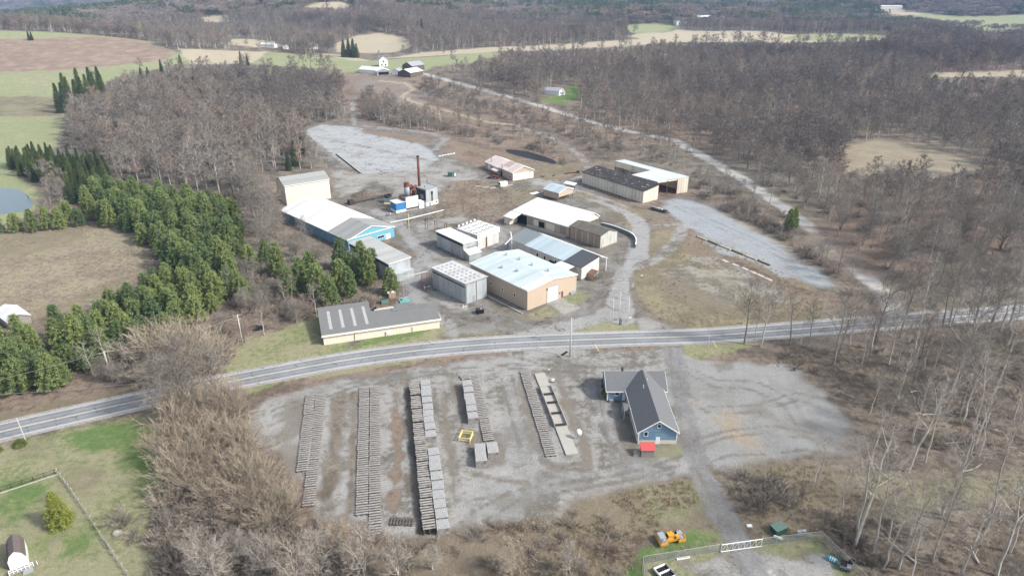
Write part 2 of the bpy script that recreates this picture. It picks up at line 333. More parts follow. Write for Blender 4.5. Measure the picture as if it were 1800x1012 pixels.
# ground south and east of the yards
reg(DRY, [(1230, 840), (1262, 905), (1262, 925), (1150, 945), (1120, 960), (1090, 1080), (560, 1080), (600, 945), (700, 950), (800, 945), (900, 920), (1000, 900), (1080, 868), (1150, 855)], 5, .55)
reg(GRASS, [(1130, 860), (1225, 845), (1258, 900), (1220, 905), (1150, 900)], 5, .6)
reg(GREEN, [(1118, 962), (1160, 950), (1255, 925), (1268, 930), (1278, 950), (1200, 965), (1136, 985), (1130, 1080), (1090, 1080), (1100, 1000)], 1.5, .9, 'lawn')
reg(DRY, [(1290, 830), (1400, 810), (1500, 830), (1620, 850), (1900, 820), (1900, 900), (1600, 900), (1520, 900), (1460, 935), (1330, 945), (1300, 910)], 5, .65)
reg(GRASS, [(1560, 850), (1900, 815), (1900, 860), (1600, 890)], 6, .5)
reg(MUD_AND_SHADE, [(1280, 850), (1370, 850), (1400, 880), (1330, 900), (1300, 890)], 5, .6)
reg(BRUSHC, [(1250, 625), (1400, 632), (1470, 700), (1530, 770), (1540, 830), (1640, 850), (1900, 830), (1900, 560), (1620, 585), (1400, 600), (1310, 612), (1300, 630)], 3, .7)
reg(BRUSHC, [(1440, 930), (1600, 905), (1900, 900), (1900, 1080), (1530, 1080)], 4, .6)
reg(GRASS, [(1195, 606), (1310, 596), (1322, 606), (1270, 628), (1225, 632), (1200, 620)], 1, 1, 'lawn')
reg(REDDISH, [(1230, 630), (1265, 622), (1330, 618), (1400, 640), (1300, 632)], 2, .7)
# fenced compound at the bottom
reg(GRASS, [(1138, 985), (1280, 955), (1430, 936), (1500, 1000), (1530, 1080), (1140, 1080)], 1, 1, 'lawn')
reg(GRAVEL, [(1195, 988), (1290, 970), (1330, 972), (1400, 978), (1455, 978), (1470, 1010), (1500, 1080), (1180, 1080), (1215, 1010)], 2, 1, 'gravel_lot')
reg(STRAW, [(1430, 932), (1446, 934), (1540, 1012), (1580, 1080), (1530, 1080), (1500, 1012)], 1, .7)
reg(((.55, .55, .54), (.4, .4, .39), .35), [(1318, 1002), (1352, 997), (1372, 1030), (1330, 1040)], .15, 1, 'gravel_lot')
# factory
reg(YARDMIX, [(600, 620), (690, 540), (700, 500), (720, 470), (700, 430), (640, 400), (585, 350), (590, 320), (575, 295), (530, 228), (560, 220), (620, 220), (660, 226), (720, 234), (790, 246),
           (770, 262), (800, 280), (850, 300), (900, 322), (945, 318), (1010, 315), (1040, 330), (1110, 370), (1150, 412), (1142, 452), (1120, 490), (1115, 520), (1140, 560), (1215, 580), (1215, 590), (1010, 596), (880, 600), (880, 585), (775, 575), (700, 560)], 2, 1, 'factory_yard')
reg(((.36, .372, .375), (.25, .25, .245), .42), [(530, 230), (565, 221), (620, 224), (700, 245), (756, 262), (770, 280), (740, 300), (690, 302), (632, 306), (600, 285), (560, 255)], 2, 1, 'factory_yard')
reg(OLDCONC, [(575, 295), (632, 306), (700, 300), (780, 284), (850, 306), (800, 330), (720, 345), (660, 320), (600, 345)], 3, .8, 'factory_yard')
reg(OLDCONC, [(1012, 583), (930, 590), (905, 585), (960, 570), (1010, 562), (1040, 560)], 1.5, .7, 'factory_yard')
reg(OLDCONC, [(1118, 558), (1150, 556), (1190, 578), (1130, 582)], 1, .8, 'factory_yard')
for q in range(9):
    x0 = 560 + q * 22; way(MUD_AND_SHADE, [(x0, 244 + q * 4), (x0 + 40, 250 + q * 5), (x0 + 90, 262 + q * 4)], 1.2, 1.5, .35, 'factory_yard')
reg(REDDISH, [(632, 229), (700, 234), (765, 248), (758, 254), (700, 246), (640, 236)], 1, .95)
way(BLUEGR, [(640, 222), (700, 228), (760, 236), (785, 246), (766, 262)], 5, 2, .9, 'factory_yard')
way(GRAVEL, [(628, 230), (622, 212), (620, 190), (624, 172)], 4, 1.5, .9, 'driveway')
reg(REDDISH, [(800, 250), (840, 262), (850, 285), (848, 296), (790, 276), (778, 262)], 2, .85)
reg(DRY, [(800, 249), (870, 268), (940, 290), (985, 290), (1015, 285), (1018, 300), (990, 315), (930, 316), (935, 300), (860, 276)], 3, .9)
reg(MUD_AND_SHADE, [(775, 345), (800, 318), (850, 318), (905, 332), (940, 345), (900, 375), (885, 395), (850, 396), (800, 402), (740, 395), (760, 372)], 2.5, 1)
reg(REDDISH, [(775, 340), (810, 318), (850, 320), (880, 345), (850, 372), (800, 376)], 4, .6)
reg(DRY, [(890, 332), (935, 330), (955, 350), (910, 360)], 3, .7)
reg(OLDCONC, [(728, 395), (812, 378), (822, 386), (735, 410)], 1.5, .7, 'factory_yard')
reg(MUD_AND_SHADE, [(700, 470), (720, 440), (745, 430), (730, 470), (712, 500)], 3, .4, 'factory_yard')
reg(OLDCONC, [(752, 506), (762, 500), (822, 532), (822, 545), (790, 540), (758, 520)], .8, 1, 'factory_yard')
reg(OLDCONC, [(735, 455), (760, 432), (830, 470), (800, 480), (762, 478)], 1.2, .8, 'factory_yard')
reg(OLDCONC, [(960, 533), (985, 522), (1022, 540), (992, 553)], .5, 1, 'factory_yard')
reg(MUD_AND_SHADE, [(862, 527), (925, 548), (980, 545), (962, 560), (925, 562), (860, 540)], 1.5, .8)
reg(GRASS, [(928, 552), (962, 536), (985, 552), (940, 562)], 1, .7)
reg(GRASS, [(992, 522), (1018, 512), (1034, 520), (1024, 536), (1000, 532)], 1, .8)
reg(BLUEGR, [(792, 575), (850, 568), (885, 575), (860, 588), (800, 590)], 3, .7, 'factory_yard')
reg(MUD_AND_SHADE, [(1052, 437), (1084, 427), (1090, 440), (1062, 448)], 1.5, .6)
reg(GRASS, [(1008, 584), (1030, 568), (1062, 557), (1098, 558), (1118, 572), (1125, 583), (1060, 587)], .8, 1, 'lawn')
reg(DRY, [(1010, 582), (1030, 570), (1060, 558), (1085, 556), (1040, 574)], 1, .7, 'lawn')
way(DRIVE, [(945, 318), (1000, 334), (1050, 350), (1085, 362), (1112, 378), (1126, 400), (1128, 425), (1120, 455), (1098, 492), (1088, 530), (1092, 560)], 8.5, 1, .95, 'factory_yard')
way(((.17, .165, .16), (.25, .245, .24), .4), [(1100, 385), (1112, 420), (1100, 460), (1070, 510), (1040, 545), (960, 575)], 1.2, 1, .4, 'factory_yard')
way(((.13, .125, .12), (.25, .245, .24), .4), [(735, 500), (745, 530), (790, 560), (860, 575), (960, 580)], 3, 2, .4, 'factory_yard')
way(((.10, .10, .10), (.25, .245, .24), .4), [(640, 560), (700, 545), (730, 490), (760, 430), (775, 405), (840, 395)], 2.4, 2.5, .4, 'factory_yard')
way(((.10, .10, .10), (.25, .245, .24), .4), [(735, 470), (742, 445), (765, 425)], 2, 1.2, .5, 'factory_yard')
way(((.12, .12, .12), (.22, .22, .22), .4), [(905, 577), (915, 570)], .5, .2, .9, 'factory_yard'); way(((.12, .12, .12), (.22, .22, .22), .4), [(918, 579), (930, 570)], .5, .2, .9, 'factory_yard')
way(((.12, .12, .12), (.22, .22, .22), .4), [(892, 570), (905, 572)], .8, .4, .7, 'factory_yard')
way(DRIVE, [(1088, 540), (1060, 556), (1010, 572), (930, 590)], 7, 1.5, .8, 'factory_yard'); way(DRIVE, [(800, 590), (790, 572), (745, 540), (722, 505), (730, 475), (745, 450), (720, 420), (700, 395), (660, 370)], 5, 2, .7, 'factory_yard'); way(DRIVE, [(700, 395), (790, 385), (860, 392), (885, 420), (880, 440)], 4.5, 2, .5, 'factory_yard')
way(DRY, [(1046, 362), (1080, 372), (1100, 386), (1109, 402)], 2.2, 1, .9); way(MUD_AND_SHADE, [(1143, 388), (1147, 415), (1141, 446)], 1.2, .6, .9); way(MUD_AND_SHADE, [(1118, 470), (1108, 500), (1112, 525)], 1.0, .6, .9)
reg(DRY, [(985, 345), (1020, 335), (1060, 350), (1110, 366), (1190, 375), (1160, 386), (1130, 382), (1080, 362), (1040, 350)], 2, .8)
reg(DRY, [(1060, 375), (1090, 382), (1105, 394), (1080, 390)], 1, .7)
# right of the loop
reg(DRY, [(1112, 475), (1135, 462), (1190, 425), (1240, 418), (1330, 450), (1430, 505), (1450, 540), (1440, 562), (1300, 574), (1210, 578), (1150, 555), (1118, 520)], .8, 1, 'meadow')
reg(MUD_AND_SHADE, [(1112, 478), (1122, 520), (1150, 555), (1205, 577), (1190, 579), (1140, 560), (1112, 525)], 1, .8)
reg(DRY, [(1143, 412), (1180, 395), (1195, 392), (1180, 425), (1140, 450)], 1.5, .95, 'meadow')
reg(REDDISH, [(1180, 430), (1200, 395), (1260, 425), (1380, 488), (1440, 510), (1500, 540), (1440, 545), (1380, 520), (1280, 470)], 4, .7)
reg(GRAVEL, [(1155, 472), (1215, 458), (1300, 510), (1330, 530), (1290, 536), (1200, 500)], 3, .55, 'gravel_lot')
reg(GRAVEL, [(1215, 452), (1270, 455), (1380, 510), (1420, 532), (1370, 535), (1280, 490)], 3, .65, 'gravel_lot')
reg(MUD_AND_SHADE, [(1180, 490), (1280, 535), (1240, 540), (1150, 505)], 3, .6)
way(BRUSHC, [(1232, 425), (1270, 445), (1330, 478), (1390, 505), (1440, 520)], 4, 2, .85)
LB = [(1152, 352), (1190, 345), (1232, 352), (1262, 368), (1340, 410), (1400, 445), (1455, 482), (1475, 505), (1440, 505), (1370, 478), (1290, 450), (1240, 425), (1212, 400), (1175, 378)]
reg(((.300, .322, .335), (.245, .252, .252), .42), LB, 5, 1, 'gravel_lot')
way(RUT, [(1165, 352), (1240, 390), (1330, 430), (1440, 490)], .6, .6, .4, 'gravel_lot'); way(RUT, [(1175, 350), (1250, 386), (1340, 426), (1445, 484)], .6, .6, .4, 'gravel_lot'); reg(STRAW, [(1205, 398), (1240, 418), (1300, 440), (1380, 472), (1300, 448), (1230, 424)], 2, .5)
reg(MUD_AND_SHADE, [(1150, 366), (1182, 378), (1150, 385), (1120, 378)], 2, .6)
reg(STRAW, [(1262, 372), (1290, 378), (1400, 440), (1440, 470), (1400, 452), (1330, 410)], 3, .5)
way(GRAVEL, [(1138, 396), (1165, 396), (1198, 393)], 3.5, 1, .9, 'driveway')
way(GRAVEL, [(1118, 470), (1150, 458), (1172, 442), (1190, 422), (1200, 400)], 5.5, 1, .9, 'driveway')
# upper dirt drive and forest road
way(GRAVEL, [(945, 322), (985, 317), (1010, 316), (1036, 308)], 6, 1.5, .8, 'driveway')
way(GRAVEL, [(1036, 306), (1035, 292), (1018, 272), (990, 252), (962, 240), (930, 229)], 4.5, 1.5, .8, 'driveway')
way(FTAN, [(930, 229), (907, 222), (859, 215), (795, 199), (760, 190), (720, 178), (707, 170), (728, 157), (713, 148), (667, 143)], 4, 1.5, .8, 'driveway')
way(STRAW, [(1360, 340), (1440, 400), (1500, 450), (1560, 520)], 9, 4, .5)
way(((.40, .39, .365), (.31, .30, .275), .4), [(740, 130), (800, 146), (863, 163), (890, 170), (950, 188), (1013, 207), (1100, 230), (1183, 248), (1223, 269), (1267, 293), (1313, 320), (1360, 352), (1407, 387), (1445, 416), (1480, 445), (1524, 487), (1555, 520), (1575, 550)], 7.5, 1.5, 1, 'forest_road')
reg(STRAW, [(1490, 262), (1540, 243), (1600, 252), (1680, 275), (1735, 298), (1660, 300), (1560, 292), (1490, 300)], 8, .75, 'meadow')
reg(STRAW, [(1480, 300), (1560, 296), (1540, 312), (1485, 315)], 6, .5)
reg(((.145, .095, .072), (.215, .160, .120), .5), [(1440, 400), (1480, 320), (1620, 310), (1800, 330), (1850, 420), (1650, 440), (1520, 470)], 15, .85)
way(BRUSHC, [(1215, 345), (1300, 375), (1400, 430), (1480, 490), (1530, 530)], 9, 5, .8)
# the driveway past the blue house
way(ASPH, [(1182, 604), (1186, 640), (1194, 700), (1208, 760), (1232, 830), (1262, 890), (1292, 945), (1310, 972), (1330, 1010), (1350, 1060)], 5.5, 1.2, .9, 'driveway')
way(MUD_AND_SHADE, [(1176, 606), (1180, 640), (1187, 700), (1200, 760), (1228, 832), (1258, 892), (1288, 948)], .7, .6, .4, 'driveway')
way(((.15, .15, .15), (.2, .2, .2), .4), [(1190, 606), (1196, 650), (1206, 710), (1218, 765), (1244, 832), (1274, 892), (1304, 950)], .7, .6, .45, 'driveway')

def in_poly(x, y, poly):
    ins = np.zeros(x.shape, bool); n = len(poly); j = n - 1
    for i in range(n):
        xi, yi = poly[i]; xj, yj = poly[j]
        if yi != yj:
            c = ((yi > y) != (yj > y)) & (x < (xj - xi) * (y - yi) / (yj - yi) + xi)
            ins ^= c
        j = i
    return ins
def seg_dist(x, y, pts, closed):
    d = np.full(x.shape, 1e9); n = len(pts)
    for i in range(n if closed else n - 1):
        ax, ay = pts[i]; bx, by = pts[(i + 1) % n]; vx, vy = bx - ax, by - ay; L = vx * vx + vy * vy + 1e-9
        t = np.clip(((x - ax) * vx + (y - ay) * vy) / L, 0, 1)
        d = np.minimum(d, np.hypot(x - ax - t * vx, y - ay - t * vy))
    return d
# the ground grid: rows of growing distance, wide enough to stay whole from beside the camera too
rows = [20.0]
while rows[-1] < 9500:
    r = rows[-1]; rows.append(r + (max(.9, r * .0035) if r < 420 else r * .0068 if r < 3000 else r * .015))
rows = np.array(rows)
ang = np.concatenate([np.arange(-180, -58, 4.0), np.arange(-58, 58.01, .2), np.arange(62, 180.1, 4.0)]); ang = ang * math.pi / 180
NR, NA = len(rows), len(ang)
RR, AA = np.meshgrid(rows, ang, indexing='ij')
GX = (RR * np.sin(AA)).ravel(); GY = (RR * np.cos(AA)).ravel(); GZ = height(GX, GY)
ii, jj = np.meshgrid(np.arange(NR - 1), np.arange(NA - 1), indexing='ij')
quads = np.stack([ii * NA + jj, (ii + 1) * NA + jj, (ii + 1) * NA + jj + 1, ii * NA + jj + 1], -1).reshape(-1, 4)
NV = len(GX)
cA = np.tile(np.array(LITTER[0]), (NV, 1)); cB = np.tile(np.array(LITTER[1]), (NV, 1)); cF = np.full(NV, LITTER[2])
reds = fbm(GX, GY, 160, 77, 3)[:, None]
cA = cA * (1 + (reds - .5) * np.array([.5, -.1, -.2])); cB = cB * (1 + (reds - .5) * np.array([.4, 0, -.1]))
CLS = ['ground', 'field', 'meadow', 'lawn', 'gravel_yard', 'gravel_lot', 'factory_yard', 'driveway', 'forest_road']
cl = np.zeros(NV, np.int8)
FIELDS = []      # open ground, kept free of woodland: world outlines
for ty, kind, fe, op, pts, cls, width in REG:
    w = Gxy(pts)
    far = np.hypot(w[:, 0], w[:, 1]).max()
    pad = fe + width + 4
    m = (GX > w[:, 0].min() - pad) & (GX < w[:, 0].max() + pad) & (GY > w[:, 1].min() - pad) & (GY < w[:, 1].max() + pad)
    idx = np.nonzero(m)[0]
    if not len(idx): continue
    x, y = GX[idx], GY[idx]
    d = seg_dist(x, y, w, ty == 'poly')
    sd = np.where(in_poly(x, y, w), d, -d) if ty == 'poly' else width / 2 - d
    wob = (fbm(x, y, max(3.0, fe * 2.2), 31, 4) - .5) * fe * 2.6
    al = sstep(-fe * .5, fe * .5, sd + wob) * op
    al = np.clip(al * (1.25 - .5 * fbm(x, y, 2.6, 41, 3)) if op < 1 else al, 0, 1)
    a = al[:, None]
    cA[idx] = cA[idx] * (1 - a) + np.array(kind[0]) * a
    cB[idx] = cB[idx] * (1 - a) + np.array(kind[1]) * a
    cF[idx] = cF[idx] * (1 - al) + kind[2] * al
    if cls: cl[idx[(sd + wob * .5) > 0]] = CLS.index(cls)
    elif op >= .9: cl[idx[(sd + wob * .5) > 0]] = 0
    if cls: FIELDS.append((ty, w, width))
tg = NT("land_cover")
wp = tg.coord('World')
A_ = tg.n("ShaderNodeAttribute", attribute_name="colA").outputs['Color']; B_ = tg.n("ShaderNodeAttribute", attribute_name="colB").outputs['Color']
F_ = tg.n("ShaderNodeAttribute", attribute_name="share").outputs['Fac']
n1 = tg.noise(wp, .07, 12, .74); n2 = tg.noise(wp, .55, 8, .75); n3 = tg.noise(wp, 2.6, 5, .8)
mixn = tg.math('ADD', tg.math('MULTIPLY', n1, .62), tg.math('MULTIPLY', n2, .38))
thr = tg.math('SUBTRACT', mixn, tg.math('SUBTRACT', .97, F_))
fac = tg.ramp(thr, -.06, .06)
c = tg.mix(fac, A_, B_)
c = tg.scale_col(c, tg.math('MAXIMUM', tg.math('ADD', tg.math('MULTIPLY', n3, 1.2), 0.4), .3))
c = tg.scale_col(c, tg.math('ADD', tg.math('MULTIPLY', n2, .9), .55))
K_ = tg.n("ShaderNodeAttribute", attribute_name="crack").outputs['Fac']
wob = tg.n("ShaderNodeTexNoise", Scale=.35, Detail=3.0); tg.l(wp, wob.inputs['Vector']); wv = tg.n("ShaderNodeVectorMath", operation='SCALE'); tg.l(wob.outputs['Color'], wv.inputs[0]); wv.inputs['Scale'].default_value = 5.0
wa = tg.n("ShaderNodeVectorMath", operation='ADD'); tg.l(wp, wa.inputs[0]); tg.l(wv.outputs[0], wa.inputs[1])
for sc_k, wid_, am in ((.085, .010, .75), (.30, .012, .4)):
    vo_ = tg.n("ShaderNodeTexVoronoi", feature='DISTANCE_TO_EDGE', Scale=sc_k); tg.l(wa.outputs[0], vo_.inputs['Vector'])
    ln_ = tg.math('MULTIPLY', tg.math('MULTIPLY', tg.ramp(vo_.outputs['Distance'], wid_ * 2.2, wid_ * .6), K_), tg.math('MULTIPLY', tg.ramp(n1, .42, .58), am)); c = tg.mix(ln_, c, (.06, .055, .045))
MAT_LAND = tg.out(c, .95, 0, bump=tg.math('ADD', n3, tg.math('MULTIPLY', n2, 2.0)), bstr=.7, bdist=.35)
qc = cl[quads[:, 0]]
for ci, cname in enumerate(CLS):
    q = quads[qc == ci]
    if not len(q): continue
    used, inv = np.unique(q, return_inverse=True); inv = inv.reshape(q.shape)
    me = bpy.data.meshes.new(cname)
    me.vertices.add(len(used)); me.vertices.foreach_set('co', np.stack([GX[used], GY[used], GZ[used]], 1).astype(np.float32).ravel())
    me.loops.add(len(q) * 4); me.loops.foreach_set('vertex_index', inv.astype(np.int32).ravel())
    me.polygons.add(len(q)); me.polygons.foreach_set('loop_start', np.arange(0, len(q) * 4, 4, dtype=np.int32))
    me.polygons.foreach_set('loop_total', np.full(len(q), 4, np.int32)); me.polygons.foreach_set('use_smooth', np.ones(len(q), bool))
    me.update(calc_edges=True)
    for nm, arr in (('colA', cA), ('colB', cB)):
        at = me.attributes.new(nm, 'FLOAT_COLOR', 'POINT'); at.data.foreach_set('color', np.concatenate([arr[used], np.ones((len(used), 1))], 1).astype(np.float32).ravel())
    at = me.attributes.new('crack', 'FLOAT', 'POINT'); at.data.foreach_set('value', np.full(len(used), {'factory_yard': 1.0, 'driveway': .4}.get(cname, 0.0), np.float32))
    at = me.attributes.new('share', 'FLOAT', 'POINT'); at.data.foreach_set('value', cF[used].astype(np.float32))
    me.materials.append(MAT_LAND)
    tag(link(cname, me), kind='structure')

# ------------------------------------------------------------------ the road
RD = [(-150, 800), (0, 759), (122, 731), (244, 704), (362, 679), (480, 656), (601, 634), (700, 620), (800, 609.5), (900, 602.5), (1000, 598), (1100, 594.5), (1240, 590), (1380, 580), (1524, 568.5), (1660, 558), (1800, 547.5), (2000, 532), (2300, 512)]
def catmull(p, step):
    p = [np.array(q, float) for q in p]; out = []
    for i in range(len(p) - 1):
        a = p[max(i - 1, 0)]; b = p[i]; c = p[i + 1]; d = p[min(i + 2, len(p) - 1)]
        n = max(1, int(np.linalg.norm(c - b) / step))
        for k in range(n):
            t = k / n; out.append(.5 * ((2 * b) + (c - a) * t + (2 * a - 5 * b + 4 * c - d) * t * t + (3 * b - a - 3 * c + d) * t ** 3))
    out.append(p[-1]); return np.array(out)
ROADP = catmull([G(*p)[:2] for p in RD], 2.0)
tn = np.gradient(ROADP, axis=0); tn /= np.linalg.norm(tn, axis=1)[:, None]; nm_ = np.stack([-tn[:, 1], tn[:, 0]], 1)
def strip(name, offs, z, mat, parent=None, attr=False):
    me = bpy.data.meshes.new(name); n = len(ROADP); k = len(offs); vs = []
    for i in range(n):
        for o in offs: vs.append((ROADP[i, 0] + nm_[i, 0] * o, ROADP[i, 1] + nm_[i, 1] * o, z))
    fs = [(i * k + j, (i + 1) * k + j, (i + 1) * k + j + 1, i * k + j + 1) for i in range(n - 1) for j in range(k - 1)]
    me.from_pydata(vs, [], fs); me.materials.append(mat)
    if attr:
        at = me.attributes.new('across', 'FLOAT', 'POINT'); at.data.foreach_set('value', np.tile(np.array(offs, np.float32), n))
    me.update()
    if me.polygons[0].normal.z < 0: me.flip_normals()
    return link(name, me, parent)
t = NT("road_asphalt"); ac = t.n("ShaderNodeAttribute", attribute_name="across").outputs['Fac']; wp = t.coord('World')
lane = t.math('ABSOLUTE', t.math('SUBTRACT', t.math('ABSOLUTE', ac), 1.75))          # 0 in the middle of a lane
wheel = t.ramp(t.math('ABSOLUTE', t.math('SUBTRACT', lane, .85)), .45, .1)
nn = t.noise(wp, .5, 6, .65); fn = t.noise(wp, 5, 4, .7)
c = t.mix(t.math('MULTIPLY', wheel, t.math('ADD', t.math('MULTIPLY', nn, .6), .2)), (.225, .235, .245), (.150, .158, .168))
c = t.mix(t.ramp(t.math('ABSOLUTE', ac), 3.5, 3.8), c, (.33, .325, .315))
c = t.mix(t.math('MULTIPLY', t.ramp(nn, .52, .7), .5), c, (.19, .19, .19))
vr = t.n('ShaderNodeTexVoronoi', feature='DISTANCE_TO_EDGE', Scale=.22); t.l(wp, vr.inputs['Vector']); c = t.mix(t.math('MULTIPLY', t.ramp(vr.outputs['Distance'], .03, .008), t.math('MULTIPLY', t.ramp(nn, .45, .6), .7)), c, (.07, .07, .07)); pt_ = t.noise(wp, .06, 2); c = t.scale_col(c, t.math('ADD', t.math('MULTIPLY', t.ramp(pt_, .45, .55), .14), .92))
c = t.scale_col(c, t.math('ADD', t.math('MULTIPLY', fn, .3), .85))
M_ROAD = t.out(c, .85, bump=fn, bstr=.15, bdist=.02)
road = strip('road', [-4.5, -4.1, -3.8, -3.5, -3, -2.6, -2.2, -1.75, -1.3, -.9, -.5, 0, .5, .9, 1.3, 1.75, 2.2, 2.6, 3, 3.5, 3.8, 4.1, 4.5], .05, M_ROAD, attr=True)
tag(road, kind='structure')
t = NT("road_paint_white"); wn = t.noise(t.coord('World'), 1.6, 6, .7); M_PW = t.out(t.mix(t.ramp(wn, .48, .75), (.50, .50, .49), (.31, .31, .30)), .7)
t = NT("road_paint_yellow"); wn = t.noise(t.coord('World'), 1.6, 6, .7); M_PY = t.out(t.mix(t.ramp(wn, .42, .75), (.70, .66, .50), (.42, .41, .38)), .7)
strip('edge_line', [3.40, 3.70], .056, M_PW, road); strip('edge_line', [-3.70, -3.40], .056, M_PW, road)
strip('centre_line', [.08, .22], .056, M_PY, road); strip('centre_line', [-.22, -.08], .056, M_PY, road)
t = NT("shoulder_gravel"); wn = t.noise(t.coord('World'), 1.2, 6, .7); M_SH = t.out(t.mix(t.ramp(wn, .4, .62), (.33, .325, .30), (.22, .20, .165)), .9)
sh = strip('road_shoulder', [-5.2, -4.4], .03, M_SH); tag(sh, kind='structure')
sh = strip('road_shoulder', [4.4, 5.2], .03, M_SH); tag(sh, kind='structure')
# ------------------------------------------------------------------ ponds
def pond(pts, name, mat, z=.06):
    w = [G(*p) for p in pts]; sm = catmull([q[:2] for q in w] + [w[0][:2]], 2.0)[:-1]
    m = MB(); m.poly([(q[0], q[1], max(p[2] for p in w) + z) for q in sm]); o = m.build(name, mat); tag(o, kind='structure'); return o
t = NT("pond_water"); t.b.inputs['IOR'].default_value = 1.33; t.b.inputs['Specular IOR Level'].default_value = .5
M_WATER = t.out((.10, .14, .15), .05, bump=t.noise(t.coord('World'), 1.2, 3), bstr=.02, bdist=.05)
t = NT("dark_pond_water"); M_DWATER = t.out((.012, .011, .01), .5, bump=t.noise(t.coord('World'), 1.2, 3), bstr=.03, bdist=.05)
pond([(-60, 334), (0, 333), (28, 334), (46, 342), (58, 357), (50, 369), (20, 374), (-60, 380)], 'pond', M_WATER)
pond([(890, 263), (920, 267), (950, 273), (974, 282), (976, 288), (952, 284), (915, 275), (892, 268)], 'pond', M_DWATER)
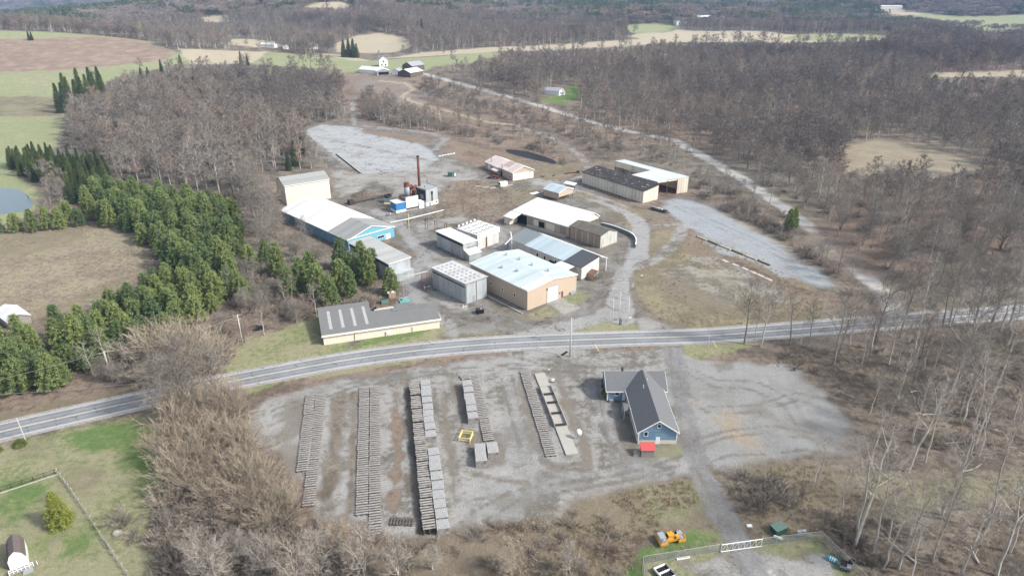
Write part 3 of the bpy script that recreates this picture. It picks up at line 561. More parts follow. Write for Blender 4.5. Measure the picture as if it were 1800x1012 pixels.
# ================================================================== BUILDINGS
WHITE = hexc('ecebe6')
M = dict(
    white_roof=ribbed('white_sheet_roof', (.72, .72, .705), 'y', .9, .22, (.55, .55, .52), .12, .5, patch=.04, sheet=2.7),
    white_roof_x=ribbed('white_sheet_roof_across', (.70, .70, .69), 'x', .9, .12, (.45, .42, .36), .15, .5, patch=.05, sheet=2.7),
    teal_roof=ribbed('pale_teal_roof', (.47, .55, .56), 'y', .9, .25, (.72, .72, .68), .4, .5, patch=.10, sheet=1.8),
    teal_roof_x=ribbed('pale_blue_roof', (.42, .51, .55), 'y', .9, .25, (.34, .36, .36), .3, .5, patch=.08, sheet=1.8),
    grey_roof=ribbed('weathered_grey_roof', (.30, .31, .30), 'y', .9, .25, (.22, .20, .17), .25, .6, patch=.08, sheet=1.8),
    greygreen=ribbed('grey_green_roof', (.20, .235, .235), 'y', .9, .25, (.3, .3, .28), .25, .6),
    slate=ribbed('dark_sheet_roof', (.075, .080, .090), 'y', .9, .3, (.16, .16, .16), .15, .5),
    olive=plain('low_grey_roof', (.165, .168, .165), .8, 0, .12, .6, (.2, .2, .19), .2),
    black_roof=plain('old_black_felt', (.040, .037, .036), .9, 0, .35, .5, (.18, .17, .16), .3),
    brown_roof=plain('old_brown_roof', (.115, .105, .088), .9, 0, .3, .5, (.20, .185, .15), .4),
    pink_roof=ribbed('pale_pink_roof', (.66, .56, .53), 'y', .9, .15, (.55, .47, .42), .2, .5, sheet=2.7),
    tan=ribbed('tan_sheet_wall', (.49, .395, .305), 'xy', .6, .14, (.33, .23, .15), .15, .6, patch=.06),
    tan2=ribbed('old_tan_wall', (.38, .305, .235), 'xy', .8, .3, (.25, .2, .16), .35, .7, patch=.15, sheet=2.4),
    cream=ribbed('cream_wall', (.74, .67, .55), 'xy', .9, .08, (.5, .42, .3), .15, .6, patch=.05),
    creamy=ribbed('cream_panel_wall', (.68, .63, .52), 'xy', 2.2, .22, (.42, .36, .26), .25, .7, patch=.08, sheet=4.4),
    blue=ribbed('blue_sheet_wall', (.15, .30, .41), 'xy', .7, .35, (.30, .36, .37), .7, .6, patch=.2, sheet=2.1),
    bluelt=ribbed('light_blue_wall', (.15, .37, .46), 'xy', .7, .18, (.2, .42, .5), .2, .6, patch=.08),
    cobalt=ribbed('cobalt_wall', (.045, .215, .47), 'xy', .7, .3, (.03, .12, .28), .3, .5, patch=.08),
    alu=ribbed('aluminium_sheet', (.50, .535, .555), 'xy', .55, .3, (.30, .29, .28), .35, .45, .25, patch=.18, sheet=1.65),
    alud=ribbed('stained_aluminium_sheet', (.42, .445, .455), 'xy', .55, .3, (.30, .26, .22), .5, .5, .2, patch=.22, sheet=1.65),
    alur=ribbed('aluminium_roof', (.55, .55, .54), 'y', 1.1, .35, (.36, .34, .30), .35, .5, .1, patch=.12, sheet=2.2),
    oldwhite=ribbed('stained_white_wall', (.60, .60, .57), 'xy', .7, .25, (.42, .33, .20), .45, .6, patch=.12, sheet=2.1),
    streaked=ribbed('white_wall_run_with_stains', (.50, .50, .46), 'xy', .8, .25, (.12, .12, .11), .7, .8, patch=.2),
    trim=plain('white_trim', (.80, .80, .78), .6, 0, .05),
    dark=plain('black_and_opening_shade', (.012, .012, .012), .9, 0, .1),  # flat near-black sheets of it paint the shade inside doorways and openings
    glass=plain('window_glass', (.03, .035, .04), .1, 0, .1),
    door=ribbed('white_door', (.80, .80, .79), 'xy', 30, .05, (.6, .6, .58), .1),
    shutter=plain('steel_shutter', (.66, .66, .65), .45, .1, .05),
    concrete=plain('cast_concrete', (.37, .355, .32), .9, 0, .15, .7, (.3, .28, .22), .3),
    red=plain('red_roof', (.47, .085, .08), .5, 0, .08),
    rust=plain('rusty_steel', (.155, .060, .040), .85, .1, .4, .8, (.30, .22, .18), .3),
    rustd=plain('dark_rusty_scrap', (.060, .038, .030), .9, 0, .5, 1.5, (.14, .12, .10), .3),
    steel=plain('galvanised_steel', (.42, .43, .43), .4, .5, .15),
    dsteel=plain('dark_steel', (.06, .06, .065), .6, .3, .2),
    wood=plain('weathered_wood', (.30, .285, .265), .9, 0, .45, 1.1, (.14, .12, .10), .45),
    woodd=plain('old_dark_timber', (.115, .095, .078), .9, 0, .35, 2.0, (.2, .18, .16), .3),
    siding=ribbed('blue_clapboard', (.165, .265, .365), 'xy', .4, .15, (.25, .36, .45), .35, .6, patch=.1),
    shingle_d=plain('dark_slate_shingles', (.045, .050, .060), .8, 0, .2, 1.2, (.075, .08, .09), .3),
    pole=plain('bleached_pole_wood', (.50, .48, .45), .8, 0, .15, 1.0),
    yellow=plain('yellow_machine_paint', (.58, .30, .035), .6, 0, .12, 2, (.3, .16, .05), .2),
    yellowl=plain('pale_yellow_paint', (.78, .66, .26), .6, 0, .1, 2),
    green=plain('dark_green_paint', (.030, .085, .060), .5, 0, .15, 2),
    greenb=plain('faded_green_paint', (.14, .22, .18), .6, 0, .15, 2),
    teal=plain('turquoise_paint', (.16, .42, .42), .5, 0, .15, 2),
    bluep=plain('bright_blue_plastic', (.05, .38, .52), .35, 0, .05),
    black=plain('black_plastic', (.015, .015, .017), .45, 0, .1),
    white=plain('white_paint', (.78, .78, .76), .5, 0, .06),
    greyp=plain('grey_paint', (.30, .32, .34), .5, 0, .1, 2),
    brownp=plain('pinkish_brown_board', (.42, .28, .21), .8, 0, .1, 2),
    redp=plain('faded_red_paint', (.32, .055, .045), .5, 0, .2, 2),
    guard=plain('blue_grey_guard', (.16, .22, .26), .6, .1, .15, 1.5, (.28, .3, .3), .3),
    rubber=plain('tyre_rubber', (.02, .02, .02), .9, 0, .2),
    slatg=ribbed('grey_slat_siding', (.30, .28, .26), 'xy', .3, .7, (.15, .13, .11), .3, .9),
    stone=plain('rubble_stone', (.40, .38, .34), .9, 0, .3, 2),
    flag=plain('worn_pole_white', (.72, .72, .70), .5, 0, .05),
)
def frame_px(A, B, C, use):
    """near corner A, right corner B and left corner C as the photo shows them -> place, turn, length and depth"""
    a, b, c = (np.array(G(*p)[:2]) for p in (A, B, C))
    if use == 'y': y = (c - a) / np.linalg.norm(c - a); x = np.array([y[1], -y[0]])
    else: x = (b - a) / np.linalg.norm(b - a); y = np.array([-x[1], x[0]])
    return (a[0], a[1], 0.0), math.atan2(x[1], x[0]), float((b - a) @ x), float((c - a) @ y)
class Bld:
    def __init__(s, name, label, cat, fr, group=None):
        s.loc, s.rz, s.L, s.D = fr
        s.o = empty(name, s.loc, s.rz, label, cat, group)
    def body(s, mat, L, D, e1, e2, r=None, rp=.5, ridge='y', z0=-.3, x0=0, y0=0, name='wall'):
        """solid walls with the gable drawn into the end walls; e1 and e2 are the two eaves, r the ridge at rp of the width"""
        m = MB(); W_ = L if ridge == 'y' else D
        prof = [(0, z0), (W_, z0), (W_, e2)] + ([(rp * W_, r)] if r else []) + [(0, e1)]
        o = (x0 if ridge == 'y' else y0)
        prof = [(u + o, z) for u, z in prof]
        if ridge == 'y': m.prism(prof, 'y', y0, y0 + D)
        else: m.prism(prof, 'x', x0, x0 + L)
        return m.build(name, mat, s.o)
    def roof(s, mat, L, D, e1, e2, r=None, rp=.5, ridge='y', x0=0, y0=0, oh=.35, t=.18, name='roof', trim=None):
        """sheets over the walls with an overhang and white edges"""
        m = MB(); W_ = L if ridge == 'y' else D; Ln = D if ridge == 'y' else L
        ou, ol = (x0, y0) if ridge == 'y' else (y0, x0)
        def P_(u, l, z): return (ou + u, ol + l, z) if ridge == 'y' else (ol + l, ou + u, z)
        if r: pr = [(0, e1), (rp * W_, r), (W_, e2)]
        else: pr = [(0, e1), (W_, e2)]
        k0 = (pr[1][1] - pr[0][1]) / (pr[1][0] - pr[0][0]); k1 = (pr[-1][1] - pr[-2][1]) / (pr[-1][0] - pr[-2][0])
        pr[0] = (-oh, pr[0][1] - oh * k0); pr[-1] = (W_ + oh, pr[-1][1] + oh * k1)
        for (ua, za), (ub, zb) in zip(pr[:-1], pr[1:]):
            pts = [P_(ua, -oh, za + t), P_(ub, -oh, zb + t), P_(ub, Ln + oh, zb + t), P_(ua, Ln + oh, za + t)]
            m.slab(pts, t - .02)
        ro = m.build(name, mat, s.o)
        if trim:
            g = MB()
            for (ua, za), (ub, zb) in zip(pr[:-1], pr[1:]):
                for l in (-oh - .06, Ln + oh):
                    pts = [P_(ua, l, za + t + .03), P_(ub, l, zb + t + .03), P_(ub, l + .06, zb + t + .03), P_(ua, l + .06, za + t + .03)]
                    g.slab(pts, .32)
            for (u, z) in (pr[0], pr[-1]):
                sgn = -1 if u < W_ / 2 else 1
                a, b = (u - .06, u) if sgn < 0 else (u, u + .06)
                g.slab([P_(a, -oh, z + t + .02), P_(b, -oh, z + t + .02), P_(b, Ln + oh, z + t + .02), P_(a, Ln + oh, z + t + .02)], .28)
            g.build('trim', trim, ro)
        return ro
    def panel(s, face, u0, u1, z0, z1, mat, name, proud=.05, L=None, D=None, x0=0, y0=0, parent=None, frame=None, label=None):
        L = L or s.L; D = D or s.D; m = MB()
        def bx(mm, a0, a1, c0, c1, p, q=.02):
            if face == 'f': mm.box(x0 + a0, y0 - p, c0, x0 + a1, y0 + q, c1)
            if face == 'b': mm.box(x0 + a0, y0 + D - q, c0, x0 + a1, y0 + D + p, c1)
            if face == 'l': mm.box(x0 - p, y0 + a0, c0, x0 + q, y0 + a1, c1)
            if face == 'r': mm.box(x0 + L - q, y0 + a0, c0, x0 + L + p, y0 + a1, c1)
        bx(m, u0, u1, z0, z1, proud); o = m.build(name, mat, parent or s.o)
        if label: o['label'] = label
        if frame:
            g = MB(); w = .12; p = proud + .05
            bx(g, u0 - w, u1 + w, z1, z1 + w, p); bx(g, u0 - w, u0, z0, z1, p); bx(g, u1, u1 + w, z0, z1, p)
            if z0 > .3: bx(g, u0 - w, u1 + w, z0 - w, z0, p)
            g.build('frame', frame, o)
        return o
    def boxes(s, name, mat, bl, parent=None):
        m = MB(); [m.box(*b) for b in bl]; return m.build(name, mat, parent or s.o)

# --- tall beige barn at the wood's edge
b = Bld('storage_barn', 'tall beige windowless barn with grey roof at the wood edge', 'barn', frame_px((505.2, 361.4), (581.6, 348.4), (478, 349.5), 'x'))
L, D = b.L, b.D - .6
b.body(M['cream'], L, D, 9.7, 9.5, 12.2, .5, 'x'); rf = b.roof(M['grey_roof'], L, D, 9.7, 9.5, 12.2, .5, 'x', trim=M['trim'])
b.boxes('corner_trim', M['trim'], [(-.06, -.06, 0, .25, .25, 9.6)]); b.boxes('corner_trim', M['trim'], [(L - .25, -.06, 0, L + .06, .25, 9.4)])
# --- long blue building with white roof
b = Bld('blue_warehouse', 'long blue sheet-metal warehouse with white roof and grey end section', 'warehouse', frame_px((611.2, 422.2, 4.4), (698.4, 400.9, 4.4), (494, 369.7, 4.4), 'y'))
L, D = b.L, b.D
b.body(M['blue'], L, D, 4.4, 4.4, 7.6, .5, 'y'); cut = D * .27
b.roof(M['white_roof'], L, D - cut, 4.4, 4.4, 7.6, .5, 'y', y0=cut + .36, oh=.35, trim=M['trim'])
b.roof(M['grey_roof'], L, cut - .36, 4.4, 4.4, 7.6, .5, 'y', name='end_roof', trim=M['trim'])
b.panel('f', .25, L - .25, -.2, 4.5, M['bluelt'], 'end_wall', .06, label='bright turquoise end wall')
m = MB(); m.prism([(.25, 4.5), (L - .25, 4.5), (L * .5, 7.45)], 'y', -.06, .02); m.build('gable_panel', M['bluelt'], b.o)
b.boxes('pent_trim', M['trim'], [(-.2, -.22, 4.45, L + .2, -.062, 4.75)])
b.panel('f', L * .62, L * .76, 1.3, 2.3, M['glass'], 'window', .1, frame=M['trim']); b.panel('f', L * .80, L * .9, 0, 2.3, M['white'], 'door', .1)
for k in range(5): b.panel('l', 6 + k * (D - 12) / 5, 6.35 + k * (D - 12) / 5, 0, 4.2, M['greyp'], 'downpipe', .12)
# --- long grey kiln shed half behind the pines
b = Bld('kiln_shed', 'long grey drying shed with flat pale roof half hidden by pines', 'shed', frame_px((683.1, 463.1, 6.9), (712.7, 448, 6.9), (614, 426, 6.9), 'y'))
L, D = b.L, b.D
b.body(M['alu'], L, D, 6.7, 6.9, None, .5, 'y'); b.roof(ribbed('pale_grey_roof', (.40, .40, .385), 'y', 1, .2, (.5, .5, .48), .3, sheet=2), L, D, 6.7, 6.9, None, oh=.3, trim=M['trim'])
b.boxes('fan_house', M['alud'], [(L * .15, -2.6, -.2, L - .4, .02, 3.0)]); b.boxes('fan_house_roof', M['alu'], [(L * .15 - .2, -2.8, 3.0, L - .2, .02, 3.2)])
for k in range(6): b.panel('l', 1.5 + k * (D - 2) / 6, 4.9 + k * (D - 2) / 6, 0, 5.4, M['alud'], 'kiln_door', .14)
b.panel('l', .2, D - .2, 5.6, 6.1, M['dsteel'], 'door_rail', .3)
# --- low cream building along the road
b = Bld('roadside_office', 'low cream building with grey roof and four pale skylights along the road', 'building', frame_px((569.7, 606.5), (773, 576), (560, 566), 'x'))
L = b.L; D1, D2 = 16.0, 9.6; s1 = L * .44
b.body(M['cream'], s1, D1, 3.2, 4.6, None, .5, 'x'); b.body(M['cream'], L - s1, D2, 3.2, 4.0, None, .5, 'x', x0=s1, name='wing_wall')
rf = b.roof(M['olive'], s1 - .4, D1, 3.2, 4.6, None, .5, 'x', oh=.4); b.roof(M['olive'], L - s1 - .0, D2, 3.2, 4.0, None, .5, 'x', x0=s1 + .005, oh=.4, name='wing_roof')
b.boxes('fascia', M['cream'], [(-.42, -.5, 2.95, L + .42, -.402, 3.42)]); b.boxes('gutter', M['trim'], [(-.45, -.62, 2.9, L + .45, -.502, 3.05), (L + .402, -.5, 2.9, L + .5, D2 + .4, 3.5)])
for k in range(4):
    x = 2.2 + k * 3.6; m = MB(); sl = 1.4 / D1
    zf = lambda y: 3.2 + sl * y + .185
    m.slab([(x, 2.6, zf(2.6)), (x + .9, 2.6, zf(2.6)), (x + .9, 13.4, zf(13.4)), (x, 13.4, zf(13.4))], .02)
    for i in range(9):
        y = 2.7 + i * 1.18
        m.box(x - .05, y, zf(y) - .02, x + .95, y + .08, zf(y) + .07)
    m.build('skylight', plain('skylight_sheet', (.37, .375, .37), .5, 0, .3, 2) if k == 0 else bpy.data.materials['skylight_sheet'], b.o)
for x, h in ((9.0, 2.1), (18.2, .9), (26.5, 1.2)): b.panel('f', x, x + .12, .1, h + .4, M['dsteel'], 'pipe', .12)
b.panel('f', 18.6, 19.8, .7, 1.5, M['trim'], 'wall_box', .2)
b.boxes('roof_step', M['olive'], [(L * .62, D2 - 1.6, 3.95, L * .94, D2 + .45, 4.22), (L * .66, D2 + .45, 3.6, L * .78, D2 + 2.6, 4.1)])
# --- dry kilns
def kiln_doors(b, face, n, u0, u1, h, mat, rail=True):
    w = (u1 - u0) / n
    for k in range(n): b.panel(face, u0 + k * w + .08, u0 + (k + 1) * w - .08, .1, h, mat[k % len(mat)], 'kiln_door', .12)
    if rail: b.panel(face, u0 - .2, u1 + .2, h + .15, h + .45, M['dsteel'], 'door_rail', .4)
b = Bld('drying_kiln', 'grey metal kiln with rails, sloped fan house and plain white roof', 'kiln', frame_px((814, 428, 6.4), (840.9, 423, 6.4), (767.5, 406.4, 6.4), 'y'), 'wood drying kilns in the yard')
L, D = b.L, b.D
b.body(M['alu'], L, D, 6.4, 6.2, None, .5, 'y'); b.roof(M['white_roof'], L, D, 6.4, 6.2, None, oh=.35, trim=M['trim'])
kiln_doors(b, 'l', 5, .5, D - .5, 5.0, [M['alu'], M['alud'], M['alu']]); b.panel('l', .1, D - .1, 5.6, 6.2, M['dsteel'], 'track_box', .25)
for y in (1.8, 6.0):
    for z in (.8, 1.8, 2.8, 3.8): b.panel('l', y, y + 2.2, z, z + .1, M['redp'], 'door_bar', .2)
m = MB(); m.prism([(-3.4, -.2), (0, -.2), (0, 3.6), (-3.4, 2.5)], 'x', .3, L - .2); m.build('fan_house', M['alud'], b.o)
m = MB(); m.slab([(.1, -3.6, 2.55), (L, -3.6, 2.55), (L, -.02, 3.75), (.1, -.02, 3.75)], .1); m.build('fan_house_roof', M['oldwhite'], b.o)
b.boxes('catwalk', M['steel'], [(L * .3, -.5, 4.3, L + .8, -.02, 4.4), (L * .3, -.5, 4.9, L + .8, -.45, 4.98)] + [(L * .3 + i * .9, -.5, 4.4, L * .3 + i * .9 + .05, -.45, 4.9) for i in range(7)])
b = Bld('drying_kiln', 'square white kiln, rust stained, with open roof vents', 'kiln', frame_px((839.5, 413.3, 6.4), (876.3, 398.7, 6.8), (815.1, 398.1, 6.4), 'x'), 'wood drying kilns in the yard')
L, D = b.L, b.D + .5
b.body(M['oldwhite'], L, D, 6.2, 6.6, None, .5, 'y'); b.roof(M['white_roof'], L, D, 6.2, 6.6, None, oh=.1)
b.boxes('parapet', M['white'], [(-.3, -.3, 4.6, L + .3, -.05, 6.75)], None); b.panel('f', L * .38, L * .43, .2, 4.4, M['rust'], 'rusty_column', .2); kiln_doors(b, 'l', 4, .3, D - .3, 5.6, [M['alu'], M['oldwhite']], False)
for r_ in range(4):
    for k in range(5):
        y = 1.0 + r_ * (D - 2.2) / 3; x = .8 + k * (L - 1.8) / 4.6
        mm = MB(); zc = 6.4 + .4 * x / L
        mm.box(x, y, zc, x + .9, y + 1.1, zc + .3); v = mm.build('roof_vent', M['white'], b.o)
        mm = MB(); mm.box(x + .08, y + .08, zc + .3, x + .82, y + 1.02, zc + .32); mm.build('opening_shade', M['dark'], v)
        mm = MB(); mm.hexa([(x - .02, y + 1.02, zc + .3), (x + .92, y + 1.02, zc + .3), (x + .92, y + 1.08, zc + .3), (x - .02, y + 1.08, zc + .3), (x - .02, y + 1.25, zc + 1.0), (x + .92, y + 1.25, zc + 1.0), (x + .92, y + 1.31, zc + 1.0), (x - .02, y + 1.31, zc + 1.0)]); mm.build('lid', M['white'], v)
b = Bld('drying_kiln', 'large corrugated aluminium kiln with rows of dark roof hatches on concrete apron', 'kiln', frame_px((818.7, 498.3, 7.6), (860.8, 488, 7.6), (759.8, 470, 7.6), 'y'), 'wood drying kilns in the yard')
L, D = b.L, b.D
b.body(M['alu'], L, D, 7.4, 7.4, None, .5, 'y'); b.roof(M['alur'], L, D, 7.4, 7.4, None, oh=.35, trim=M['steel'])
kiln_doors(b, 'l', 6, .5, D - .5, 5.9, [M['alu'], M['alud']]); b.panel('l', .1, D - .1, 6.5, 7.2, M['alud'], 'track_box', .3)
b.panel('f', .2, L * .47, .1, 7.0, M['alu'], 'end_panel', .1); b.panel('f', L * .5, L - .2, .1, 7.0, M['alu'], 'end_panel', .1); b.panel('f', L * .47, L * .5, .1, 7.1, M['woodd'], 'joint_post', .16); b.panel('f', L * .3, L * .43, .1, 2.2, M['greyp'], 'door', .16)
for r_ in range(4):
    for k in range(8):
        y = 1.2 + k * (D - 2.6) / 7.4; x = 1.0 + r_ * (L - 2) / 3.6
        mm = MB(); mm.box(x, y, 7.56, x + .5, y + .8, 7.74); v = mm.build('roof_hatch', M['steel'], b.o)
        mm = MB(); mm.box(x + .08, y + .1, 7.74, x + .42, y + .7, 7.76); mm.build('hatch_lid', M['greyp'], v)
b.boxes('fan_house', M['alud'], [(.6, D + .02, -.2, L * .6, D + 2.2, 3.2)])
# --- tan warehouse
b = Bld('tan_warehouse', 'big tan metal warehouse with pale roof, six vents and a roller door', 'warehouse', frame_px((926.9, 545.6), (1012.6, 512.6), (822, 497), 'x'))
L, D = b.L, 30.6
b.body(M['tan'], L, D, 7.1, 6.5, 8.2, .5, 'y'); rf = b.roof(M['teal_roof'], L, D, 7.1, 6.5, 8.2, .5, 'y', oh=.3, trim=M['trim'])
mm = MB(); mm.slab([(-.2, .3, 7.37), (L / 2 - .1, .3, 8.44), (L / 2 - .1, 3.2, 8.44), (-.2, 3.2, 7.37)], .03); mm.build('bright_sheet', M['white'], rf)
b.panel('f', L * .39, L * .61, 0, 5.4, M['shutter'], 'roller_door', .08, frame=M['steel']); b.panel('f', L * .68, L * .72, 0, 2.2, plain('brown_door', (.18, .06, .05)), 'door', .08)
b.panel('f', L * .64, L * .655, 1.6, 2.2, M['dsteel'], 'control_box', .15); b.panel('f', L * .375, L * .39, 4.9, 5.3, M['black'], 'wall_lamp', .3)
for y in (6, 12.2, 18.5): b.panel('l', y, y + .8, 2.9, 3.9, M['glass'], 'window', .05, frame=M['trim'])
for u, v in ((.22, .62), (.3, .42), (.58, .86), (.62, .66), (.62, .44), (.66, .2)):
    x, y = (1 - u) * L * .55 + L * .2 if False else u * L, v * D; zz = 7.1 + 1.1 * min(u, 1 - u) * 2 + .1
    mm = MB(); mm.tube([(x, y, zz), (x, y, zz + .7)], .32, 10); v_ = mm.build('roof_vent', M['steel'], b.o); mm = MB(); mm.tube([(x, y, zz + .7), (x, y, zz + .82), (x, y, zz + 1.0)], [.6, .6, .1], 10); mm.build('cowl', M['alu'], v_)
b.boxes('kerb', M['concrete'], [(-3.2, -1.0, -.1, -2.8, D * .75, .35)])
b.panel('f', L * .86, L * .97, 0, .9, M['greyp'], 'cabinet', .6)
# --- long light-roofed shop beside it
b = Bld('workshop_hall', 'long white workshop with pale blue roof and dark grey end roof', 'workshop', frame_px((1022.4, 470.6, 5.1), (1055, 456, 5.1), (894, 419.3, 5.1), 'y'))
L, D = 13.6, b.D; h1, h2, rd = 5.1, 5.3, 7.0
b.body(M['oldwhite'], L * .68, D, h1, rd - .05, None, .5, 'y')
b.roof(M['slate'], L * .68, 8.4, h1, rd, None, .5, 'y', name='end_roof', oh=.3); b.roof(M['teal_roof_x'], L * .68, D - 8.4 - 10.4, h1, rd, None, .5, 'y', y0=9.05, oh=.3); b.roof(M['greygreen'], L * .68, 9.4, h1, rd, None, .5, 'y', y0=D - 9.4 + .0, oh=.3, name='far_roof')
mm = MB(); mm.slab([(L * .68 + .31, -.3, rd + .16), (L + .3, -.3, h2), (L + .3, D - 6, h2), (L * .68 + .31, D - 6, rd + .16)], .16); mm.build('canopy_roof', M['white_roof'], b.o)
for k in range(9):
    y = .2 + k * (D - 7) / 8; b.boxes('canopy_post', M['white'], [(L - .1, y, 0, L + .15, y + .25, h2 - .2)])
b.panel('f', .1, L * .68 - .1, -.1, 5.0, M['cream'], 'end_wall', .05)
mm = MB(); mm.prism([(.1, 5.0), (L * .68 - .1, 5.0), (L * .68 - .1, rd - .1)], 'y', -.05, .02); mm.build('gable_panel', M['cream'], b.o)
b.boxes('footing', M['guard'], [(-.12, -.12, -.1, L * .68, -.052, .7)])
for y in (9.6, 12.6, 18.5, 22.5): b.panel('l', y, y + 1.1, 2.4, 3.9, M['glass'], 'window', .05, frame=M['trim'])
b.panel('l', 13.6, 16.6, 0, 3.2, M['dark'], 'doorway_shade', .04)
mm = MB(); mm.slab([(-5.2, 3.0, 4.3), (-.05, 3.0, 4.9), (-.05, 10.0, 4.9), (-5.2, 10.0, 4.3)], .15); mm.build('side_canopy', M['white_roof'], b.o)
b.boxes('canopy_post', M['dsteel'], [(-5.0, 3.2, 0, -4.8, 3.4, 4.2)]); b.boxes('canopy_post', M['dsteel'], [(-5.0, 9.6, 0, -4.8, 9.8, 4.2)])
mm = MB(); mm.tube([(-1, D - 3, 0), (-1, D - 3, 6.5), (1.5, D + .5, 7.4)], .18, 8); mm.tube([(-1, D - 3, 6.5), (-5, D - 3.5, 4.8)], .18, 8); mm.build('duct', M['trim'], b.o)
# little brown porch shed at its end
b2 = Bld('lean_to', 'small brown roofed lean-to with barred front at the workshop end', 'shelter', (Vector(b.loc) + Matrix.Rotation(b.rz, 3, 'Z') @ Vector((L * .22, -3.4, 0)), b.rz, 4.4, 3.2))
mm = MB(); mm.prism([(-.2, 2.3), (.0, 2.15), (2.2, 3.2), (4.4, 2.15), (4.6, 2.3), (2.2, 3.4)], 'y', 0, 3.2); mm.build('roof', plain('brown_sheet', (.19, .11, .085), .7), b2.o)
b2.boxes('wall', M['brownp'], [(0, .2, 0, .1, 3.2, 2.2), (0, 3.0, 0, 4.4, 3.1, 2.2)])
for i in range(6): b2.boxes('bar', M['dsteel'], [(.1 + i * .82, .1, 0, .2 + i * .82, .2, 2.3)])
# --- long white-roofed saw shed
b = Bld('saw_shed', 'very long tan shed under a bright white roof with open dark end', 'shed', frame_px((1000.8, 398.5, 4.9), (1057, 374.8, 4.9), (903, 370, 4.9), 'y'))
L, D = 20.5, b.D; e1, rr_, rp = 4.8, 7.0, .82
m = MB()
m.box(0, 0, -.2, .25, D, e1); m.box(0, D - .25, -.2, L, D, e1); m.box(L - .25, 4, -.2, L, D, 4.6)
m.build('wall', M['tan'], b.o)
m = MB(); m.prism([(0, e1 - 1.2), (L, e1 - 1.2), (L, 4.7), (rp * L, rr_), (0, e1)], 'y', .02, .2); m.build('gable_wall', M['cream'], b.o)
m = MB(); m.prism([(0, -.2), (L * .56, -.2), (L * .56, e1 - 1.22), (0, e1 - 1.22)], 'y', .02, .2); m.build('end_wall', M['cream'], b.o)
for i in range(4): b.boxes('post', M['steel'], [(L * .6 + i * L * .128, .02, 0, L * .6 + i * L * .128 + .22, .24, e1 - 1.22)])
for i in range(3): b.boxes('shelf', M['woodd'], [(L * .58, 2.5, 1.0 + i * 1.1, L - .5, D * .3, 1.15 + i * 1.1)])
b.roof(M['white_roof'], L, D, e1, 4.7, rr_, rp, 'y', oh=.45, trim=M['trim'])
for y0_, y1_, h0, h1_, mt, nm in ((1.5, 5, 1.0, 4.2, 'tan2', 'wall_panel'), (D * .43, D * .53, .3, 3.4, 'dark', 'doorway_shade'), (D * .54, D * .62, .6, 3.6, 'cream', 'wall_panel'), (D * .25, D * .4, .3, 3.8, 'cream', 'wall_panel'), (D * .75, D * .93, 0, 4.0, 'dark', 'doorway_shade'), (D * .64, D * .73, .6, 4.0, 'tan2', 'wall_panel')):
    b.panel('l', y0_, y1_, h0, h1_, M[mt], nm, .05)
b.boxes('loading_platform', M['concrete'], [(-2.2, 1, -.1, -.05, D * .7, .9)])
mm = MB(); mm.slab([(-5.6, D * .84, 3.4), (-.5, D * .84, 4.75), (-.5, D + 1.2, 4.75), (-5.6, D + 1.2, 3.4)], .15); mm.build('low_roof', M['white_roof'], b.o)
mm = MB(); mm.prism([(-5.2, -.1), (-.02, -.1), (-.02, 4.5), (-5.2, 3.3)], 'y', D * .93, D + .9); mm.build('low_wall', M['creamy'], b.o)
# its weathered annex
b = Bld('timber_annex', 'tan annex with mossy brown roof and stained white gable', 'annex', frame_px((1055, 436.5), (1083.8, 425.2), (1001, 419), 'x'))
L, D = b.L, b.D
b.body(M['tan2'], L, D, 5.4, 4.8, 6.6, .5, 'y'); b.roof(M['brown_roof'], L, D, 5.4, 4.8, 6.6, .5, 'y', oh=.4)
mm = MB(); mm.prism([(0.05, -.2), (L - .05, -.2), (L - .05, 4.75), (L / 2, 6.5), (.05, 5.35)], 'y', -.06, .02); mm.build('gable_wall', M['streaked'], b.o)
for k in range(5): b.panel('l', k * D / 5, k * D / 5 + .14, 0, 5.3, M['cream'], 'post', .08)
# --- small tan raised shed
b = Bld('raised_shed', 'small tan shed with pale blue roof, open underneath at its gable', 'shed', frame_px((982, 353), (1007, 345), (955.4, 346.7), 'x'))
L, D = b.L, b.D + .5
b.roof(M['teal_roof_x'], L, D, 4.0, 4.0, 5.4, .5, 'y', oh=.4, trim=M['trim'])
m = MB(); m.box(0, 0, .6, .15, D, 3.98); m.prism([(.15, 1.7), (L, 1.7), (L, 3.98), (L / 2, 5.35), (.15, 4.0)], 'y', 0, .15); m.box(.15, D - .15, .6, L, D, 3.98); m.build('wall', M['tan'], b.o)
for x, y in ((0, 0), (L * .33, 0), (L * .66, 0), (L - .2, 0), (0, D - .2), (L - .2, D - .2), (L - .2, D * .5)): b.boxes('leg', M['dsteel'], [(x, y, 0, x + .2, y + .2, 1.7 if x else .6)])
# --- garage with pink roof
b = Bld('garage', 'peach garage with stepped pinkish roof and four white doors', 'garage', frame_px((901, 318), (938, 312), (849.7, 296.7), 'x'))
L, D = b.L, b.D
b.body(M['tan'], L, D * .45, 4.4, 4.4, 7.2, .5, 'y'); b.body(M['tan'], L, D * .55, 4.0, 4.0, 6.7, .5, 'y', y0=D * .45, name='rear_wall')
b.roof(M['pink_roof'], L, D * .22, 4.4, 4.4, 7.2, .5, 'y', oh=.4, trim=M['trim']); b.roof(M['pink_roof'], L, D * .22, 4.25, 4.25, 6.95, .5, 'y', y0=D * .23 + .3, oh=.35, name='middle_roof'); b.roof(M['pink_roof'], L, D * .5, 3.9, 3.9, 6.6, .5, 'y', y0=D * .48 + .4, oh=.4, name='rear_roof', trim=M['trim'])
for k, (a_, c_) in enumerate(((.03, .25), (.29, .5), (.55, .76), (.81, .97))):
    b.panel('f', L * a_, L * c_, 0, 3.7 if k < 3 else 3.2, M['door'], 'garage_door', .08, frame=M['trim'])
